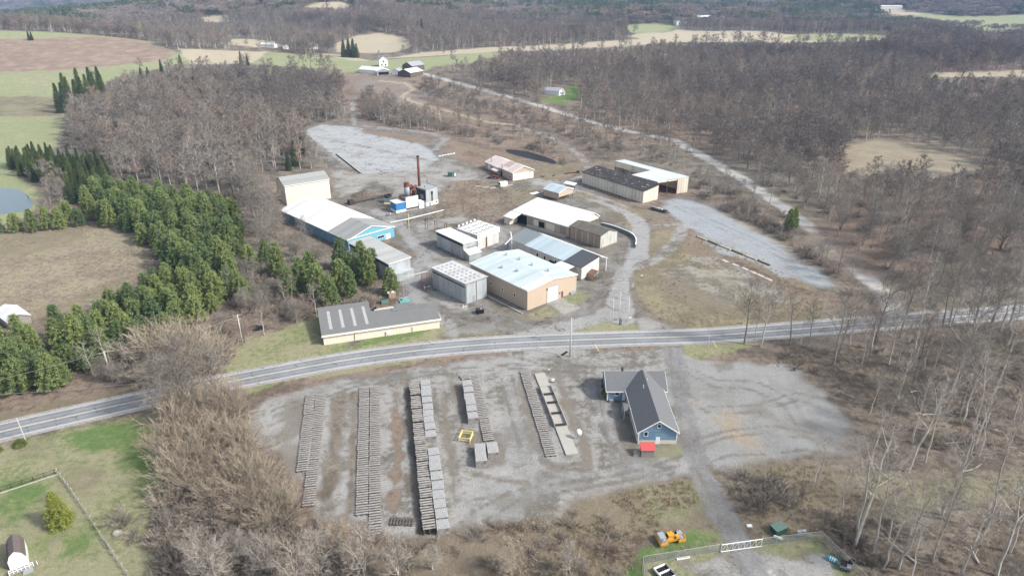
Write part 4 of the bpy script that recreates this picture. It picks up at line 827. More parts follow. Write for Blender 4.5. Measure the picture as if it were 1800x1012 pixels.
b.panel('l', D * .36, D * .42, 0, 2.4, M['dark'], 'doorway_shade', .05); b.panel('l', D * .8, D * .9, .8, 3.0, M['door'], 'door', .06); b.panel('l', 1.5, 2.6, 1.2, 2.2, M['glass'], 'window', .05, frame=M['trim'])
mm = MB(); mm.slab([(-3, D * .42, 2.6), (-.03, D * .42, 3.3), (-.03, D * .62, 3.3), (-3, D * .62, 2.6)], .12); mm.build('porch_roof', M['pink_roof'], b.o)
for y in (D * .43, D * .6): b.boxes('porch_post', M['dsteel'], [(-2.8, y, 0, -2.65, y + .15, 2.5)])
mm = MB(); mm.tube([(-.4, D * .35, 2), (-.4, D * .35, 7)], .14, 8); mm.build('flue', M['dsteel'], b.o); mm = MB(); mm.tube([(1.5, D * .85, 4.5), (1.5, D * .85, 7.6)], .3, 8); mm.build('chimney', M['steel'], b.o)
# --- long shed with black roof
b = Bld('long_shed', 'long cream windowless shed with patched black felt roof', 'shed', frame_px((1129.7, 357), (1152, 349.4), (1022.8, 321.7), 'y'))
L, D = 10.5, b.D
b.body(M['creamy'], L, D, 5.9, 7.5, None, .5, 'y'); b.roof(M['black_roof'], L, D, 5.9, 7.5, None, .5, 'y', oh=.5)
for y in (D * .28, D * .5): b.panel('l', y, y + .5, 3.4 if y < D * .4 else 3.2, 4.0, M['white'], 'wall_light', .3)
for y in (D * .2, D * .42): b.panel('l', y, y + .12, .1, 5.6, M['trim'], 'downpipe', .1)
rnd = random.Random(3); mm = MB()
for i in range(26):
    x, y = rnd.uniform(1, L - 1), rnd.uniform(1, D - 1); zz = 5.9 + 1.6 * x / L + .19; w, l = rnd.uniform(.2, .7), rnd.uniform(.3, 1.2)
    mm.slab([(x, y, zz), (x + w, y, zz + 1.6 * w / L), (x + w, y + l, zz + 1.6 * w / L), (x, y + l, zz)], .015)
mm.build('patches', plain('torn_felt_patch', (.33, .31, .29), .9), b.o)
b.boxes('corner_post', M['redp'], [(L - .1, -.1, 0, L + .15, .15, 7.2)])
# --- L-shaped open canopy
w6 = [G(*p) for p in ((1155, 320, 7.6), (1210.8, 311, 7.9), (1109.4, 307.8, 7.6), (1144, 300, 7.6), (1081, 283.3, 7.6), (1098.3, 282.2, 7.6))]
o = empty('open_shed', (w6[0][0], w6[0][1], 0), 0, 'L-shaped open-front steel shed with pale roof beside the black-roofed shed', 'shed')
q = [(p[0] - w6[0][0], p[1] - w6[0][1]) for p in w6]
m = MB(); m.slab([(q[0][0], q[0][1], 7.8), (q[1][0], q[1][1], 8.1), (q[5][0], q[5][1], 8.1), (q[4][0], q[4][1], 7.8), (q[3][0], q[3][1], 7.8), (q[2][0], q[2][1], 7.8)], .2)
m.build('roof', ribbed('pale_shed_roof', (.55, .60, .60), 'xy', 1, .2, (.7, .7, .68), .3, .5, sheet=2.4), o)
def wallseg(m, a, b, z0, z1, t=.15, mi=0):
    a, b = np.array(a), np.array(b); d = (b - a) / np.linalg.norm(b - a); n = np.array([-d[1], d[0]]) * t
    m.hexa([(*a, z0), (*b, z0), (*(b + n), z0), (*(a + n), z0), (*a, z1), (*b, z1), (*(b + n), z1), (*(a + n), z1)], mi)
def lerp2(a, b, t): return (a[0] + (b[0] - a[0]) * t, a[1] + (b[1] - a[1]) * t)
m = MB(); wallseg(m, lerp2(q[0], q[1], .66), q[1], -.2, 7.75); wallseg(m, q[1], q[5], -.2, 7.8); wallseg(m, q[5], q[4], -.2, 7.55); m.build('wall', M['creamy'], o)
m = MB(); wallseg(m, q[3], q[4], 4.6, 7.55, -.15); wallseg(m, q[2], q[3], 6.8, 7.5, -.15); m.build('fascia', M['creamy'], o)
m = MB(); wallseg(m, lerp2(q[0], q[1], .02), lerp2(q[0], q[1], .65), 7.0, 7.55); m.build('eave_beam', M['cream'], o)
for t_ in (.02, .33, .64):
    p = lerp2(q[0], q[1], t_); m = MB(); m.box(p[0] - .15, p[1] - .15, 0, p[0] + .15, p[1] + .15, 7.5); m.build('post', M['redp'], o)
for t_ in (.02, .25, .5, .75, .98):
    p = lerp2(q[3], q[4], t_); m = MB(); m.box(p[0] - .12, p[1] + .1, 0, p[0] + .12, p[1] + .34, 7.5); m.build('post', M['dsteel'], o)
# --- boiler house group
b = Bld('boiler_tower', 'square grey metal tower house with flat roof beside the chimney', 'building', frame_px((750, 363), (771, 357), (735, 352), 'x'))
L, D = 7.2, 7.5
b.body(M['alu'], L, D, 8.0, 8.2, None, .5, 'y', z0=1.8); b.boxes('wall_base', M['white'], [(-.08, -.08, -.1, L + .08, D + .08, 1.8)])
b.boxes('roof', M['greyp'], [(-.2, -.2, 8.21, L + .2, D + .2, 8.36)]); b.boxes('roof_rail', M['steel'], [(-.2, -.2, 8.36, L + .2, -.1, 8.6), (L + .1, -.2, 8.36, L + .2, D + .2, 8.6)])
b.panel('l', .4, D - .4, 2.6, 7.6, M['dsteel'], 'dark_side', .05, D=D); b.panel('l', 2.0, 4.4, 3.2, 5.4, M['greyp'], 'hatch', .12, D=D)
b.panel('f', L * .42, L * .58, 1.9, 6.8, M['brown_roof'], 'dark_strip', .06); b.panel('f', L * .42, L * .58, 5.2, 6.6, M['dark'], 'opening_shade', .1); b.panel('f', L * .2, L * .4, 0, 1.7, M['greyp'], 'door', .14); b.panel('f', L * .8, L * .9, .6, 1.4, M['dark'], 'window', .14)
for x, y, h in ((L - .6, D - .6, 10.8), (1, 2, 9.8)):
    mm = MB(); mm.tube([(x, y, 8.3), (x, y, h)], .12, 6); mm.build('vent_pipe', M['dsteel'], b.o)
b = Bld('tall_chimney', 'tall rusty red steel chimney behind the boiler tower', 'chimney', ((*G(739, 356)[:2], 0), .6, 1, 1))
m = MB(); m.tube([(0, 0, 0), (0, 0, 12), (0, 0, 22.3)], [.75, .66, .6], 16); m.build('stack', M['rust'], b.o, True)
m = MB(); [m.tube([(0, 0, z), (0, 0, z + .15)], .74, 16) for z in (7, 12, 17)]; m.build('band', M['rustd'], b.o)
m = MB(); m.tube([(0, 0, 22.3), (0, 0, 23.0)], .68, 16); m.build('cap', M['rustd'], b.o)
m = MB(); m.tube([(0, 0, 7.2), (1.5, -1, 7.6), (3.4, -1.6, 6.6), (3.8, -1.7, 4)], .55, 8); m.tube([(0, 0, 8.2), (-2.2, -.4, 7.8), (-3.6, -1, 6.5)], .45, 8); m.build('duct', M['rust'], b.o)
b = Bld('boiler_plant', 'rusty boiler vessels and ducts above a white panelled base', 'machine', frame_px((714, 371), (738, 366), (705, 363), 'x'))
b.boxes('wall', M['white'], [(.2, -.1, 1.3, 6.6, 0, 6.6)]); b.boxes('footing', M['concrete'], [(.2, -.1, -.1, 6.6, 5.6, .5)])
b.boxes('frame', M['rustd'], [(.3, .2, .5, 6.5, 5.4, 4.8)] + [(.4 + i * 1.2, -.08, .5, .6 + i * 1.2, .1, 1.3) for i in range(6)]); b.boxes('deck', M['brown_roof'], [(-.3, .02, 4.8, 7.0, 6.0, 6.2)])
m = MB(); m.tube([(2.6, 3, 6.2), (2.6, 3, 10.8)], 1.3, 16); m.build('vessel', M['greyp'], b.o, True)
m = MB(); m.tube([(2.6, 3, 10.8), (2.6, 3, 11.3), (2.6, 3, 12.4)], [1.5, 1.45, .9], 16); m.tube([(2.6, 3, 12.4), (2.6, 3, 12.7)], [1.4, 1.4], 16); m.build('vessel_cap', M['rust'], b.o)
m = MB(); m.tube([(3.4, 3, 10.2), (5.2, 3, 10.8), (6.4, 3.4, 9.6), (8.4, 4.6, 9.8)], .6, 8); m.tube([(5, 2, 6.2), (5, 2, 9.0), (6.8, 2.4, 9.8)], .5, 8); m.tube([(4.6, 4.4, 6.2), (4.8, 4.6, 8.8), (7, 5, 8.6)], .7, 8); m.build('duct', M['rust'], b.o)
m = MB(); m.tube([(5.8, 1.2, 6.2), (5.8, 1.2, 8.6)], .8, 12); m.build('cyclone', M['rustd'], b.o)
b.boxes('platform', M['rustd'], [(-3.2, 2.4, 3.0, .2, 6.0, 3.3), (-3, 2.6, 0, -2.8, 2.8, 3), (-3, 5.6, 0, -2.8, 5.8, 3), (-2.6, 3, 3.3, -.6, 5.2, 4.6)])
b.boxes('side_box', M['white'], [(6.65, -.6, -.1, 9.3, 3.0, 3.3)])
b = Bld('pump_house', 'small bright blue hut with white roof beside the boiler plant', 'hut', frame_px((697, 374.5), (714, 371), (689, 368), 'x'))
L, D = 5.0, 5.6
b.body(M['cobalt'], L, D, 4.4, 4.4, None, .5, 'y'); b.boxes('wall_base', M['white'], [(-.07, -.07, -.1, L + .07, D + .07, 1.1)]); b.roof(M['white_roof'], L, D, 4.5, 4.5, None, oh=.3)
# --- blue house
b = Bld('blue_house', 'blue clapboard house with grey shingle roof and side wing', 'house', ((29.6, 131.1, 0), 0.0, 9.0, 24.0))
L, D = 9.0, 22.0
b.body(M['siding'], L, D, 3.5, 3.5, 6.6, .5, 'y', z0=1.0); b.boxes('foundation', plain('house_foundation', (.60, .56, .44), .9, 0, .08), [(-.06, -.06, -.3, L + .06, D, 1.0)])
t = NT('grey_shingles'); v = t.coord('Object', (1, 1, 1)); c = t.scale_col((.150, .155, .160), t.math('ADD', t.math('MULTIPLY', t.noise(v, 2.2, 6, .7), .6), .7)); w_ = t.n("ShaderNodeTexWave", Scale=1.4, Distortion=1.0); w_.bands_direction = 'Z'; t.l(v, w_.inputs['Vector']); c = t.mix(t.math('MULTIPLY', w_.outputs['Fac'], .25), c, (.05, .055, .06)); M_SHIN = t.out(c, .85)
rf = b.roof(M_SHIN, L, D, 3.5, 3.5, 6.6, .5, 'y', oh=.45, trim=M['trim'])
b.panel('f', 4.3, 5.0, 4.6, 5.5, M['glass'], 'window', .06, frame=M['trim']); b.panel('f', 1.3, 2.1, 2.3, 3.4, M['glass'], 'window', .06, frame=M['trim']); b.panel('f', 4.1, 5.1, -.2, 1.9, M['white'], 'door', .08)
b.boxes('frieze', M['siding'], [(.02, -.1, 3.42, L - .02, -.02, 3.52)]); b.boxes('corner_trim', M['trim'], [(-.08, -.1, 1.0, .14, .1, 3.5), (L - .14, -.1, 1.0, L + .08, .1, 3.5)])
wx0, wx1, wy0, wy1 = -5.0, 10.0, 17.8, 27.2
b.body(M['siding'], wx1 - wx0, wy1 - wy0, 3.15, 3.15, 5.9, .5, 'x', z0=.1, x0=wx0, y0=wy0, name='wing_wall')
b.roof(M_SHIN, wx1 - wx0, wy1 - wy0, 3.15, 3.15, 5.9, .5, 'x', x0=wx0, y0=wy0, oh=.4, name='wing_roof', trim=M['trim'])
b.panel('f', 2.0, 3.0, 1.8, 2.6, M['glass'], 'window', .06, x0=wx0, y0=wy0, frame=M['trim']); b.panel('f', 3.9, 4.7, .1, 2.4, M['white'], 'door', .06, x0=wx0, y0=wy0)
b.boxes('bench', M['greyp'], [(wx0 + .6, wy0 - .9, .0, wx0 + 1.6, wy0 - .3, .8)]); b.boxes('corner_trim', M['trim'], [(wx0 - .06, wy0 - .08, .1, wx0 + .2, wy0 + .1, 3.1)])
m = MB(); m.prism([(9.4, 2.75), (11.2, 3.5), (13.0, 2.75), (13.0, 2.6), (9.4, 2.6)], 'x', -2.0, .8); m.build('porch_roof', M_SHIN, b.o)
m = MB(); m.box(-1.95, 9.5, 2.35, -1.85, 12.9, 2.62); m.build('porch_trim', M['trim'], b.o)
for y in (9.6, 12.7): b.boxes('porch_post', M['trim'], [(-1.9, y, 0, -1.78, y + .12, 2.4)])
mm = MB(); mm.tube([(3.4, 14.5, 5.8), (3.4, 14.5, 7.0)], .08, 6); mm.build('flue', M['trim'], b.o); mm = MB(); mm.tube([(4.9, 17.5, 6.4), (4.9, 17.5, 7.1)], .06, 6); mm.build('flue', M['trim'], b.o)
mm = MB(); mm.tube([(-.6, wy1 - 4, 5.2), (-.6, wy1 - 4, 6.8)], .3, 6); mm.build('chimney', M['dsteel'], b.o)
b.boxes('gutter_pipe', M['trim'], [(-.25, .2, .6, -.15, .3, 3.1)])
b = Bld('red_roofed_shed', 'little slatted shed with bright red roof in front of the blue house', 'shed', ((29.5, 126.1, 0), 0.0, 3.0, 2.4))
m = MB(); m.slab([(-.15, -.2, 2.0), (3.2, -.2, 2.0), (3.2, 2.1, 2.75), (-.15, 2.1, 2.75)], .1); m.build('roof', M['red'], b.o)
m = MB(); m.prism([(0, 0), (2.0, 0), (2.0, 2.62), (0, 1.95)], 'x', .05, 3.0); m.build('wall', M['slatg'], b.o)
b.boxes('steps', M['wood'], [(-1.6, .3, 0, -.1, 1.8, .5), (-1.5, .5, .5, -.1, 1.6, .8)])
# --- gambrel garden shed, bottom left
b = Bld('garden_shed', 'white gambrel garden shed with brown roof on the lawn', 'shed', frame_px((19, 1003), (52, 990), (5, 978), 'x'))
L, D = b.L, 5.0
pr = [(0, 0), (L, 0), (L, 2.1), (L * .82, 3.3), (L * .5, 4.0), (L * .18, 3.3), (0, 2.1)]
m = MB(); m.prism(pr, 'y', 0, D); m.build('wall', M['white'], b.o)
m = MB()
for (ua, za), (ub, zb) in zip(pr[2:6], pr[3:7]): m.slab([(ua, -.2, za + .1), (ub, -.2, zb + .1), (ub, D + .2, zb + .1), (ua, D + .2, za + .1)], .08)
m.build('roof', plain('brown_shingles', (.13, .105, .10), .85, 0, .2, 2), b.o)
b.panel('l', .2, D - .2, .1, 2.0, M['brown_roof'], 'side_wall', .04, D=D)
b.boxes('porch_deck', M['wood'], [(-.4, -1.6, .2, L + .6, -.05, .35)])
b.boxes('porch_railing', M['white'], [(-.2 + i * .62, -1.6, .35, -.1 + i * .62, -1.5, 1.3) for i in range(8)] + [(-.2, -1.62, 1.25, L + .5, -1.5, 1.35), (-.2, -1.62, .8, L + .5, -1.5, .88)])
b.boxes('steps', M['greyp'], [(L * .6, -2.6, 0, L + .5, -1.65, .2), (L * .65, -2.2, .2, L + .4, -1.65, .35)])
# --- grey barn, left edge
o = empty('field_barn', (*G(12, 574)[:2], 0), R(52), 'old grey plank barn with pale metal roof at the field edge', 'barn')
m = MB(); m.prism([(0, -.3), (6, -.3), (6, 2.6), (3, 4), (0, 2.6)], 'y', -3, 8); m.build('wall', M['slatg'], o)
m = MB(); m.slab([(-.4, -3.4, 2.6), (3, -3.4, 4.2), (3, 8.4, 4.2), (-.4, 8.4, 2.6)], .12); m.slab([(3.02, -3.4, 4.2), (6.4, -3.4, 2.6), (6.4, 8.4, 2.6), (3.02, 8.4, 4.2)], .12); m.build('roof', M['white_roof'], o)
m = MB(); m.box(6.0, 2, .8, 6.06, 3.2, 1.6); m.build('window', M['glass'], o)
# --- farm and houses beyond the woods
def far_building(name, label, cat, px, w, d, h, rh, rz, wall, roof, extra=()):
    x, y, z = G(*px); o = empty(name, (x, y, zat(x, y)), R(rz), label, cat); o.scale = (.85,) * 3
    m = MB(); m.prism([(-w / 2, -1), (w / 2, -1), (w / 2, h), (0, rh), (-w / 2, h)], 'y', -d / 2, d / 2); m.build('wall', M[wall], o)
    m = MB(); k = (rh - h) / (w / 2)
    for s_ in (-1, 1): m.slab([(s_ * (w / 2 + .4), -d / 2 - .4, h - .4 * k + .15), (0, -d / 2 - .4, rh + .15), (0, d / 2 + .4, rh + .15), (s_ * (w / 2 + .4), d / 2 + .4, h - .4 * k + .15)], .14)
    m.build('roof', M[roof], o)
    for (x0, z0, x1, z1, mt, nm) in extra:
        m = MB(); m.box(x0, -d / 2 - .08, z0, x1, -d / 2 + .02, z1); m.build(nm, M[mt], o)
    return o
far_building('farmhouse', 'white farmhouse with steep grey roof above the other farm buildings', 'house', (674, 117), 11, 12, 8, 12, 15, 'white', 'greyp', ((-3, 1, -1.5, 3, 'glass', 'window'), (1.5, 1, 3, 3, 'glass', 'window'), (-.8, 5, .8, 7, 'glass', 'window')))
far_building('farm_shed', 'low white barn wing left of the farmhouse', 'barn', (652, 128), 14, 26, 4, 7, 60, 'white', 'white_roof', ((-3, 0, 0, 3, 'dark', 'farm_doorway_shade'),))
far_building('farm_shed', 'open-sided pole shed with white roof in front of the farmhouse', 'shed', (672, 131), 16, 20, 4, 6.5, 20, 'greyp', 'white_roof', ((-6, 0, 6, 3.2, 'dark', 'farm_doorway_shade'),))
far_building('farm_barn', 'big brown-ended barn with pale roof right of the farmyard', 'barn', (727, 124), 16, 22, 6, 10, -35, 'woodd', 'greyp')
far_building('farm_barn', 'white-roofed barn nearest the wood in the farmyard', 'barn', (722, 133), 18, 24, 4.5, 8, -30, 'woodd', 'white_roof')
far_building('farm_shed', 'small white-gabled shed between the two farm groups', 'shed', (699, 131), 9, 12, 4, 6.5, -15, 'white', 'greyp')
far_building('bungalow', 'white bungalow with grey roof on a green clearing in the wood', 'house', (974, 166), 13, 17, 4, 6.6, 62, 'white', 'greyp', ((-4, 1, -2, 2.6, 'glass', 'window'), (2, 0, 4, 2.6, 'glass', 'door')))
far_building('bungalow_garage', 'white garage at the right end of the woodland bungalow', 'garage', (985, 167), 8, 9, 3.6, 6, 10, 'white', 'white_roof', ((-2.5, 0, 2.5, 2.8, 'greyp', 'garage_door'),))
far_building('distant_house', 'white house beyond the tan field on the left', 'house', (547, 86), 12, 16, 6, 9, 70, 'white', 'white_roof')
far_building('distant_shed', 'long low white shed left of the distant house', 'shed', (473, 83), 10, 22, 4, 6, 80, 'white', 'white_roof')
far_building('distant_barn', 'small white barn beside the far shed', 'barn', (502, 86), 8, 9, 5, 8, 30, 'white', 'white_roof')
far_building('distant_silo_barn', 'white barn on the far right green hill', 'barn', (1190, 45), 12, 16, 6, 10, 20, 'white', 'white_roof')
far_building('distant_hall', 'long flat pale building at the top right field corner', 'building', (1564, 16), 22, 60, 7, 9, 82, 'white', 'white_roof')
for i, (x, y) in enumerate(((1222, 34), (1232, 35), (1243, 35), (1254, 36), (1266, 36))):
    far_building('village_house', 'tiny white-roofed house in the distant village row', 'house', (x, y), 12, 16, 6, 9, 70 + i * 13, 'white', 'white_roof')['group'] = 'distant village houses'
# ================================================================== SMALLER THINGS
def tubes(name, mat, lst, rad, parent=None, n=6):
    m = MB()
    for p in lst: m.tube(p, rad, n)
    return m.build(name, mat, parent)
def boxes(name, mat, bl, parent=None):
    m = MB(); [m.box(*b) for b in bl]; return m.build(name, mat, parent)
ORD = ['first', 'second', 'third', 'fourth', 'fifth', 'sixth', 'seventh', 'eighth', 'ninth', 'tenth', 'eleventh', 'twelfth', 'thirteenth', 'fourteenth', 'fifteenth', 'sixteenth', 'seventeenth', 'eighteenth', 'nineteenth', 'twentieth']
# ---- timber pallets laid out in rows
def make_slatted(h, wid, ln, n, seed, mat='wood'):
    rn = random.Random(seed); o = empty('timber_pallet', (0, 0, 0))
    m = MB()
    for x in (-wid * .42, 0, wid * .42): m.box(x - .07, 0, 0, x + .07, ln - .05, max(.12, h - .12))
    if h > 1:
        for z in np.arange(.3, h - .3, .32):
            for k in range(n): m.box(-wid / 2 + .05, k * ln / n + .1, z, wid / 2 - .05, k * ln / n + .24, z + .12)
    m.build('runners', M['woodd'], o)
    m = MB()
    for k in range(n):
        y = (k + .5) * ln / n + rn.uniform(-.05, .05); a = rn.uniform(-.035, .035); x0 = -wid / 2 + rn.uniform(-.09, .09); w = .21 if h > 1 else .19
        m.hexa([(x0, y - w - a, h - .12), (x0 + wid, y - w + a, h - .12), (x0 + wid, y + w + a, h - .12), (x0, y + w - a, h - .12), (x0, y - w - a, h + rn.uniform(0, .04)), (x0 + wid, y - w + a, h), (x0 + wid, y + w + a, h), (x0, y + w - a, h)])
    m.build('slats', M[mat], o); return o
def make_stack(h, wid, ln, seed):
    rn = random.Random(seed); o = empty('lumber_stack', (0, 0, 0)); m = MB()
    lay = int(h / .34)
    for i in range(lay):
        z = i * h / lay; d = rn.uniform(-.05, .05)
        m.box(-wid / 2 + d, .12 + rn.uniform(-.05, .05), z + .08, wid / 2 + d, ln - .12, z + h / lay)
        for y in (.3, ln / 2, ln - .4): m.box(-wid / 2 + d, y, z, wid / 2 + d, y + .1, z + .08)
    m.build('boards', M['wood'], o)
    m = MB(); n = 7
    for k in range(n):
        x = -wid / 2 + k * wid / n; m.box(x + .02, rn.uniform(0, .1), h, x + wid / n - .03, ln - rn.uniform(0, .12), h + .06 + rn.uniform(0, .03))
    m.build('top_boards', M['topb'], o); return o
M['topb'] = plain('silvered_boards', (.36, .36, .355), .85, 0, .3, 1.2, (.25, .25, .25), .3)
protos = {'low': [make_slatted(.45, 2.5, 3.0, 4, i) for i in range(3)], 'tall': [make_slatted(1.7, 2.6, 3.0, 4, 10 + i, 'slat2') if False else make_slatted(1.7, 2.6, 3.0, 4, 10 + i) for i in range(3)],
          'stack': [make_stack(1.75, 2.5, 2.85, 20 + i) for i in range(3)]}
used_p = set()
def row(kind, pa, pb, where, grp, skip=()):
    a = np.array(G(*pa)[:2]); b = np.array(G(*pb)[:2]); d = b - a; Ln = np.linalg.norm(d); d /= Ln; n = max(1, int(round(Ln / 3.0))); st = Ln / n
    rz = math.atan2(d[1], d[0]) - math.pi / 2
    for k in range(n):
        if k in skip: continue
        pr = protos[kind][(k * 7 + len(where)) % 3]
        o = pr if pr.name not in used_p else copy_tree(pr)
        used_p.add(pr.name)
        rn = random.Random(k * 31 + len(where)); p = a + d * st * k
        o.location = (p[0] + rn.uniform(-.07, .07), p[1], .02); o.rotation_euler = (0, 0, rz + rn.uniform(-.013, .013)); o.scale = (rn.uniform(.98, 1.02), st / 3.0 * rn.uniform(.98, 1.0), rn.uniform(.84, 1.1))
        nm = {'low': 'low slatted pallet', 'tall': 'tall slatted rack', 'stack': 'board-topped lumber stack'}[kind]
        tag(o, '%s, %s from the road %s' % (nm, ORD[k], where), 'lumber stack' if kind == 'stack' else 'pallet', grp)
g1 = 'timber pallets in rows on the gravel'
row('low', (546.8, 694), (531.7, 830), 'in left half of leftmost double row', g1)
row('low', (565.3, 693), (542.5, 892), 'in right half of leftmost double row', g1)
row('low', (640.6, 681), (636.6, 907), 'in left half of second double row', g1)
row('low', (659.4, 680.5), (659.4, 942.6), 'in right half of second double row', g1)
row('tall', (728, 672, 1.7), (754.5, 932, 1.2), 'in the tall third row', g1)
row('stack', (747, 666, 1.7), (757, 768, 1.7), 'at upper right of third row', g1)
row('stack', (761, 785, 1.7), (779, 930, 1.7), 'at lower right of third row', g1)
row('low', (815, 660), (820, 668), 'heading the fourth row on its left', g1)
row('stack', (820, 669, 1.7), (832.5, 736, 1.7), 'on the left of fourth row', g1)
row('low', (831.5, 660), (860, 776), 'on the right of fourth row', g1)
row('stack', (843.5, 778, 1.7), (846.5, 813, 1.7), 'in the pair below fourth row', g1)
row('stack', (864, 776, 1.6), (867.5, 797, 1.6), 'alone at foot of fourth row', g1)
row('low', (921.5, 654), (969, 803), 'in the fifth single row', g1)
row('low', (446, 722), (451, 790), 'in the stray row by the brush', g1)
for i, (px, py, a) in enumerate(((575, 893, .4), (660, 892, -.9))):
    p = G(px, py, .0)
# ---- concrete bunks beside the fifth row
cuts = [0, .195, .314, .424, .556, .695, 1.0]
a = np.array(G(948.5, 657)[:2]); b = np.array(G(1006, 800)[:2]); d = (b - a); Ln = np.linalg.norm(d); d /= Ln; rz = math.atan2(d[1], d[0]) - math.pi / 2
names = ['pale slab at the road end of the bunk row', 'walled concrete bunk next to the pale slab', 'second walled bunk with broken end', 'third walled bunk in the row', 'fourth walled bunk before the ramp', 'long flat slab closing the bunk row']
for k in range(6):
    s0, s1 = cuts[k] * Ln, cuts[k + 1] * Ln; p = a + d * s0; o = empty('concrete_bunk', (p[0], p[1], .02), rz, 'weathered concrete ' + names[k] if k else 'weathered ' + names[k], 'concrete bunk', 'concrete bunks beside the fifth pallet row')
    l = s1 - s0 - .15; boxes('floor_slab', M['concrete'], [(-1.45, 0, 0, 1.45, l, .28)], o)
    if 1 <= k <= 4: boxes('side_wall', M['stone'], [(-1.6, 0, 0, -1.455, l, .95)], o); boxes('side_wall', M['stone'], [(1.455, 0, 0, 1.6, l, .95)], o); boxes('end_wall', M['dsteel'], [(-1.45, l - .18, .28, 1.45, l - .02, .9)], o)
# ---- comb rack, yellow frame, dish
o = empty('sleeper_rack', (*G(708, 920)[:2], 0), R(-3), 'low row of dark timber bearers below the second double row', 'rack')
boxes('bearer', M['wood'], [(-2.6, -.1, .12, 2.3, .02, .24), (-2.6, .9, .12, 2.3, 1.02, .24)], o)
boxes('cross_pieces', M['woodd'], [(-2.5 + i * .62, -.7, .0, -2.25 + i * .62, 1.5, .42) for i in range(8)], o)
o = empty('yellow_frame', (*G(819, 770)[:2], 0), R(-12), 'square frame of pale yellow timber rails on the gravel', 'frame')
for x in (-1.3, 1.3):
    for y in (-1.4, 1.4): boxes('post', M['yellowl'], [(x - .12, y - .12, 0, x + .12, y + .12, 1.25)], o)
for z in (.95, .35):
    boxes('rail', M['yellowl'], [(-1.18, -1.5, z, 1.18, -1.38, z + .2)], o); boxes('rail', M['yellowl'], [(-1.18, 1.38, z, 1.18, 1.5, z + .2)], o)
    boxes('rail', M['yellowl'], [(-1.42, -1.28, z, -1.3, 1.28, z + .2)], o); boxes('rail', M['yellowl'], [(1.3, -1.28, z, 1.42, 1.28, z + .2)], o)
o = empty('satellite_dish', (*G(1015.6, 770)[:2], 0), R(20), 'white satellite dish on a post beside the concrete bunks', 'dish')
tubes('post', M['steel'], [[(0, 0, 0), (0, 0, 1.7)]], .06, o)
m = MB(); m.tube([(0, -.05, 1.75), (0, -.16, 1.8), (0, -.3, 1.9)], [.15, .6, .85], 16); m.build('reflector', M['white'], o, True); tubes('feed_arm', M['steel'], [[(0, -.2, 1.2), (0, -1.0, 1.9)]], .03, o)
o = empty('meter_post', (*G(965, 655)[:2], 0), 0, 'thin post with white plate at the road end of the bunks', 'post')
boxes('post', M['woodd'], [(-.06, -.06, 0, .06, .06, 1.5)], o); boxes('plate', M['white'], [(-.3, -.1, .9, .3, -.06, 1.4)], o)
o = empty('utility_box', (*G(972, 672)[:2], 0), 0, 'small white box on legs beside the pale bunk slab', 'cabinet')
boxes('leg', M['dsteel'], [(-.3, -.1, 0, -.22, .1, .5), (.22, -.1, 0, .3, .1, .5)], o); boxes('cabinet', M['white'], [(-.4, -.2, .5, .4, .2, 1.2)], o)
# ---- shrubs' box and house yard bits come with the plants
# ---- poles
def utility_pole(name, px, h, lean, label, arms=1, rad=.16, arm_rz=0.9, mat='pole'):
    x, y, z = G(*px); o = empty(name, (x, y, 0), 0, label, 'utility pole', 'utility poles along the road')
    m = MB(); m.tube([(0, 0, -.2), (lean * .5, 0, h / 2), (lean, 0, h)], [rad, rad * .85, rad * .65], 8); m.build('pole', M[mat], o, True)
    for k in range(arms):
        z = h - .35 - k * 1.4; c_, s_ = math.cos(arm_rz), math.sin(arm_rz); w = 1.3 if k == 0 else .8
        m = MB(); m.tube([(lean - w * c_, -w * s_, z), (lean + w * c_, w * s_, z)], .09, 4); m.build('crossarm', M['wood'], o)
        for t_ in (-.9, 0, .9) if k == 0 else (-.8, .8):
            m = MB(); m.tube([(lean + t_ * w * c_, t_ * w * s_, z + .1), (lean + t_ * w * c_, t_ * w * s_, z + .36)], .06, 6); m.build('insulator', M['greyp'], o)
    return o
utility_pole('utility_pole', (427, 606), 10.2, 0, 'pale utility pole with double crossarm on the grass left of the cream building', 2, .2, .5)
utility_pole('utility_pole', (198, 671), 9.6, 0, 'utility pole with crossarm in front of the pines', 1, .18, .9)
utility_pole('utility_pole', (1002, 626), 12.6, 0, 'tallest pale utility pole south of the road opposite the driveway', 0, .24, 0)
o = empty('marker_pole', (*G(45, 773)[:2], 0), 0, 'leaning white pole beside the yellow-green bush', 'pole'); tubes('pole', M['pole'], [[(0, 0, 0), (-.3, 0, 6.2)]], .11, o)
o = empty('marker_pole', (*G(1244, 614)[:2], 0), 0, 'short white pole on the verge right of the driveway', 'pole'); tubes('pole', M['pole'], [[(0, 0, 0), (0, 0, 4.6)]], .09, o)
def guy(px, l): 
    o = empty('guy_wire_guard', (*G(*px)[:2], 0), 0, l, 'guy wire'); tubes('sleeve', M['yellowl'], [[(0, 0, .1), (-1.4, .4, 2.3)]], .09, o); tubes('anchor', M['dsteel'], [[(0, 0, 0), (.1, 0, .3)]], .05, o)
guy((1053, 618), 'yellow guy wire guard on the grass strip by the road'); guy((1260, 612), 'yellow guy wire guard right of the short white pole')
p0 = Vector(G(-30, 692, 7.5)); p1 = Vector(G(255, 672, 7.5)); p2 = Vector(G(560, 655, 7.5))
def wire(a, b, sag, label):
    pts = [(a.lerp(b, i / 16) - Vector((0, 0, sag * 4 * (i / 16) * (1 - i / 16)))) for i in range(17)]
    m = MB(); m.tube(pts, .035, 5); o = m.build('power_line', M['steel'], None); tag(o, label, 'power line')
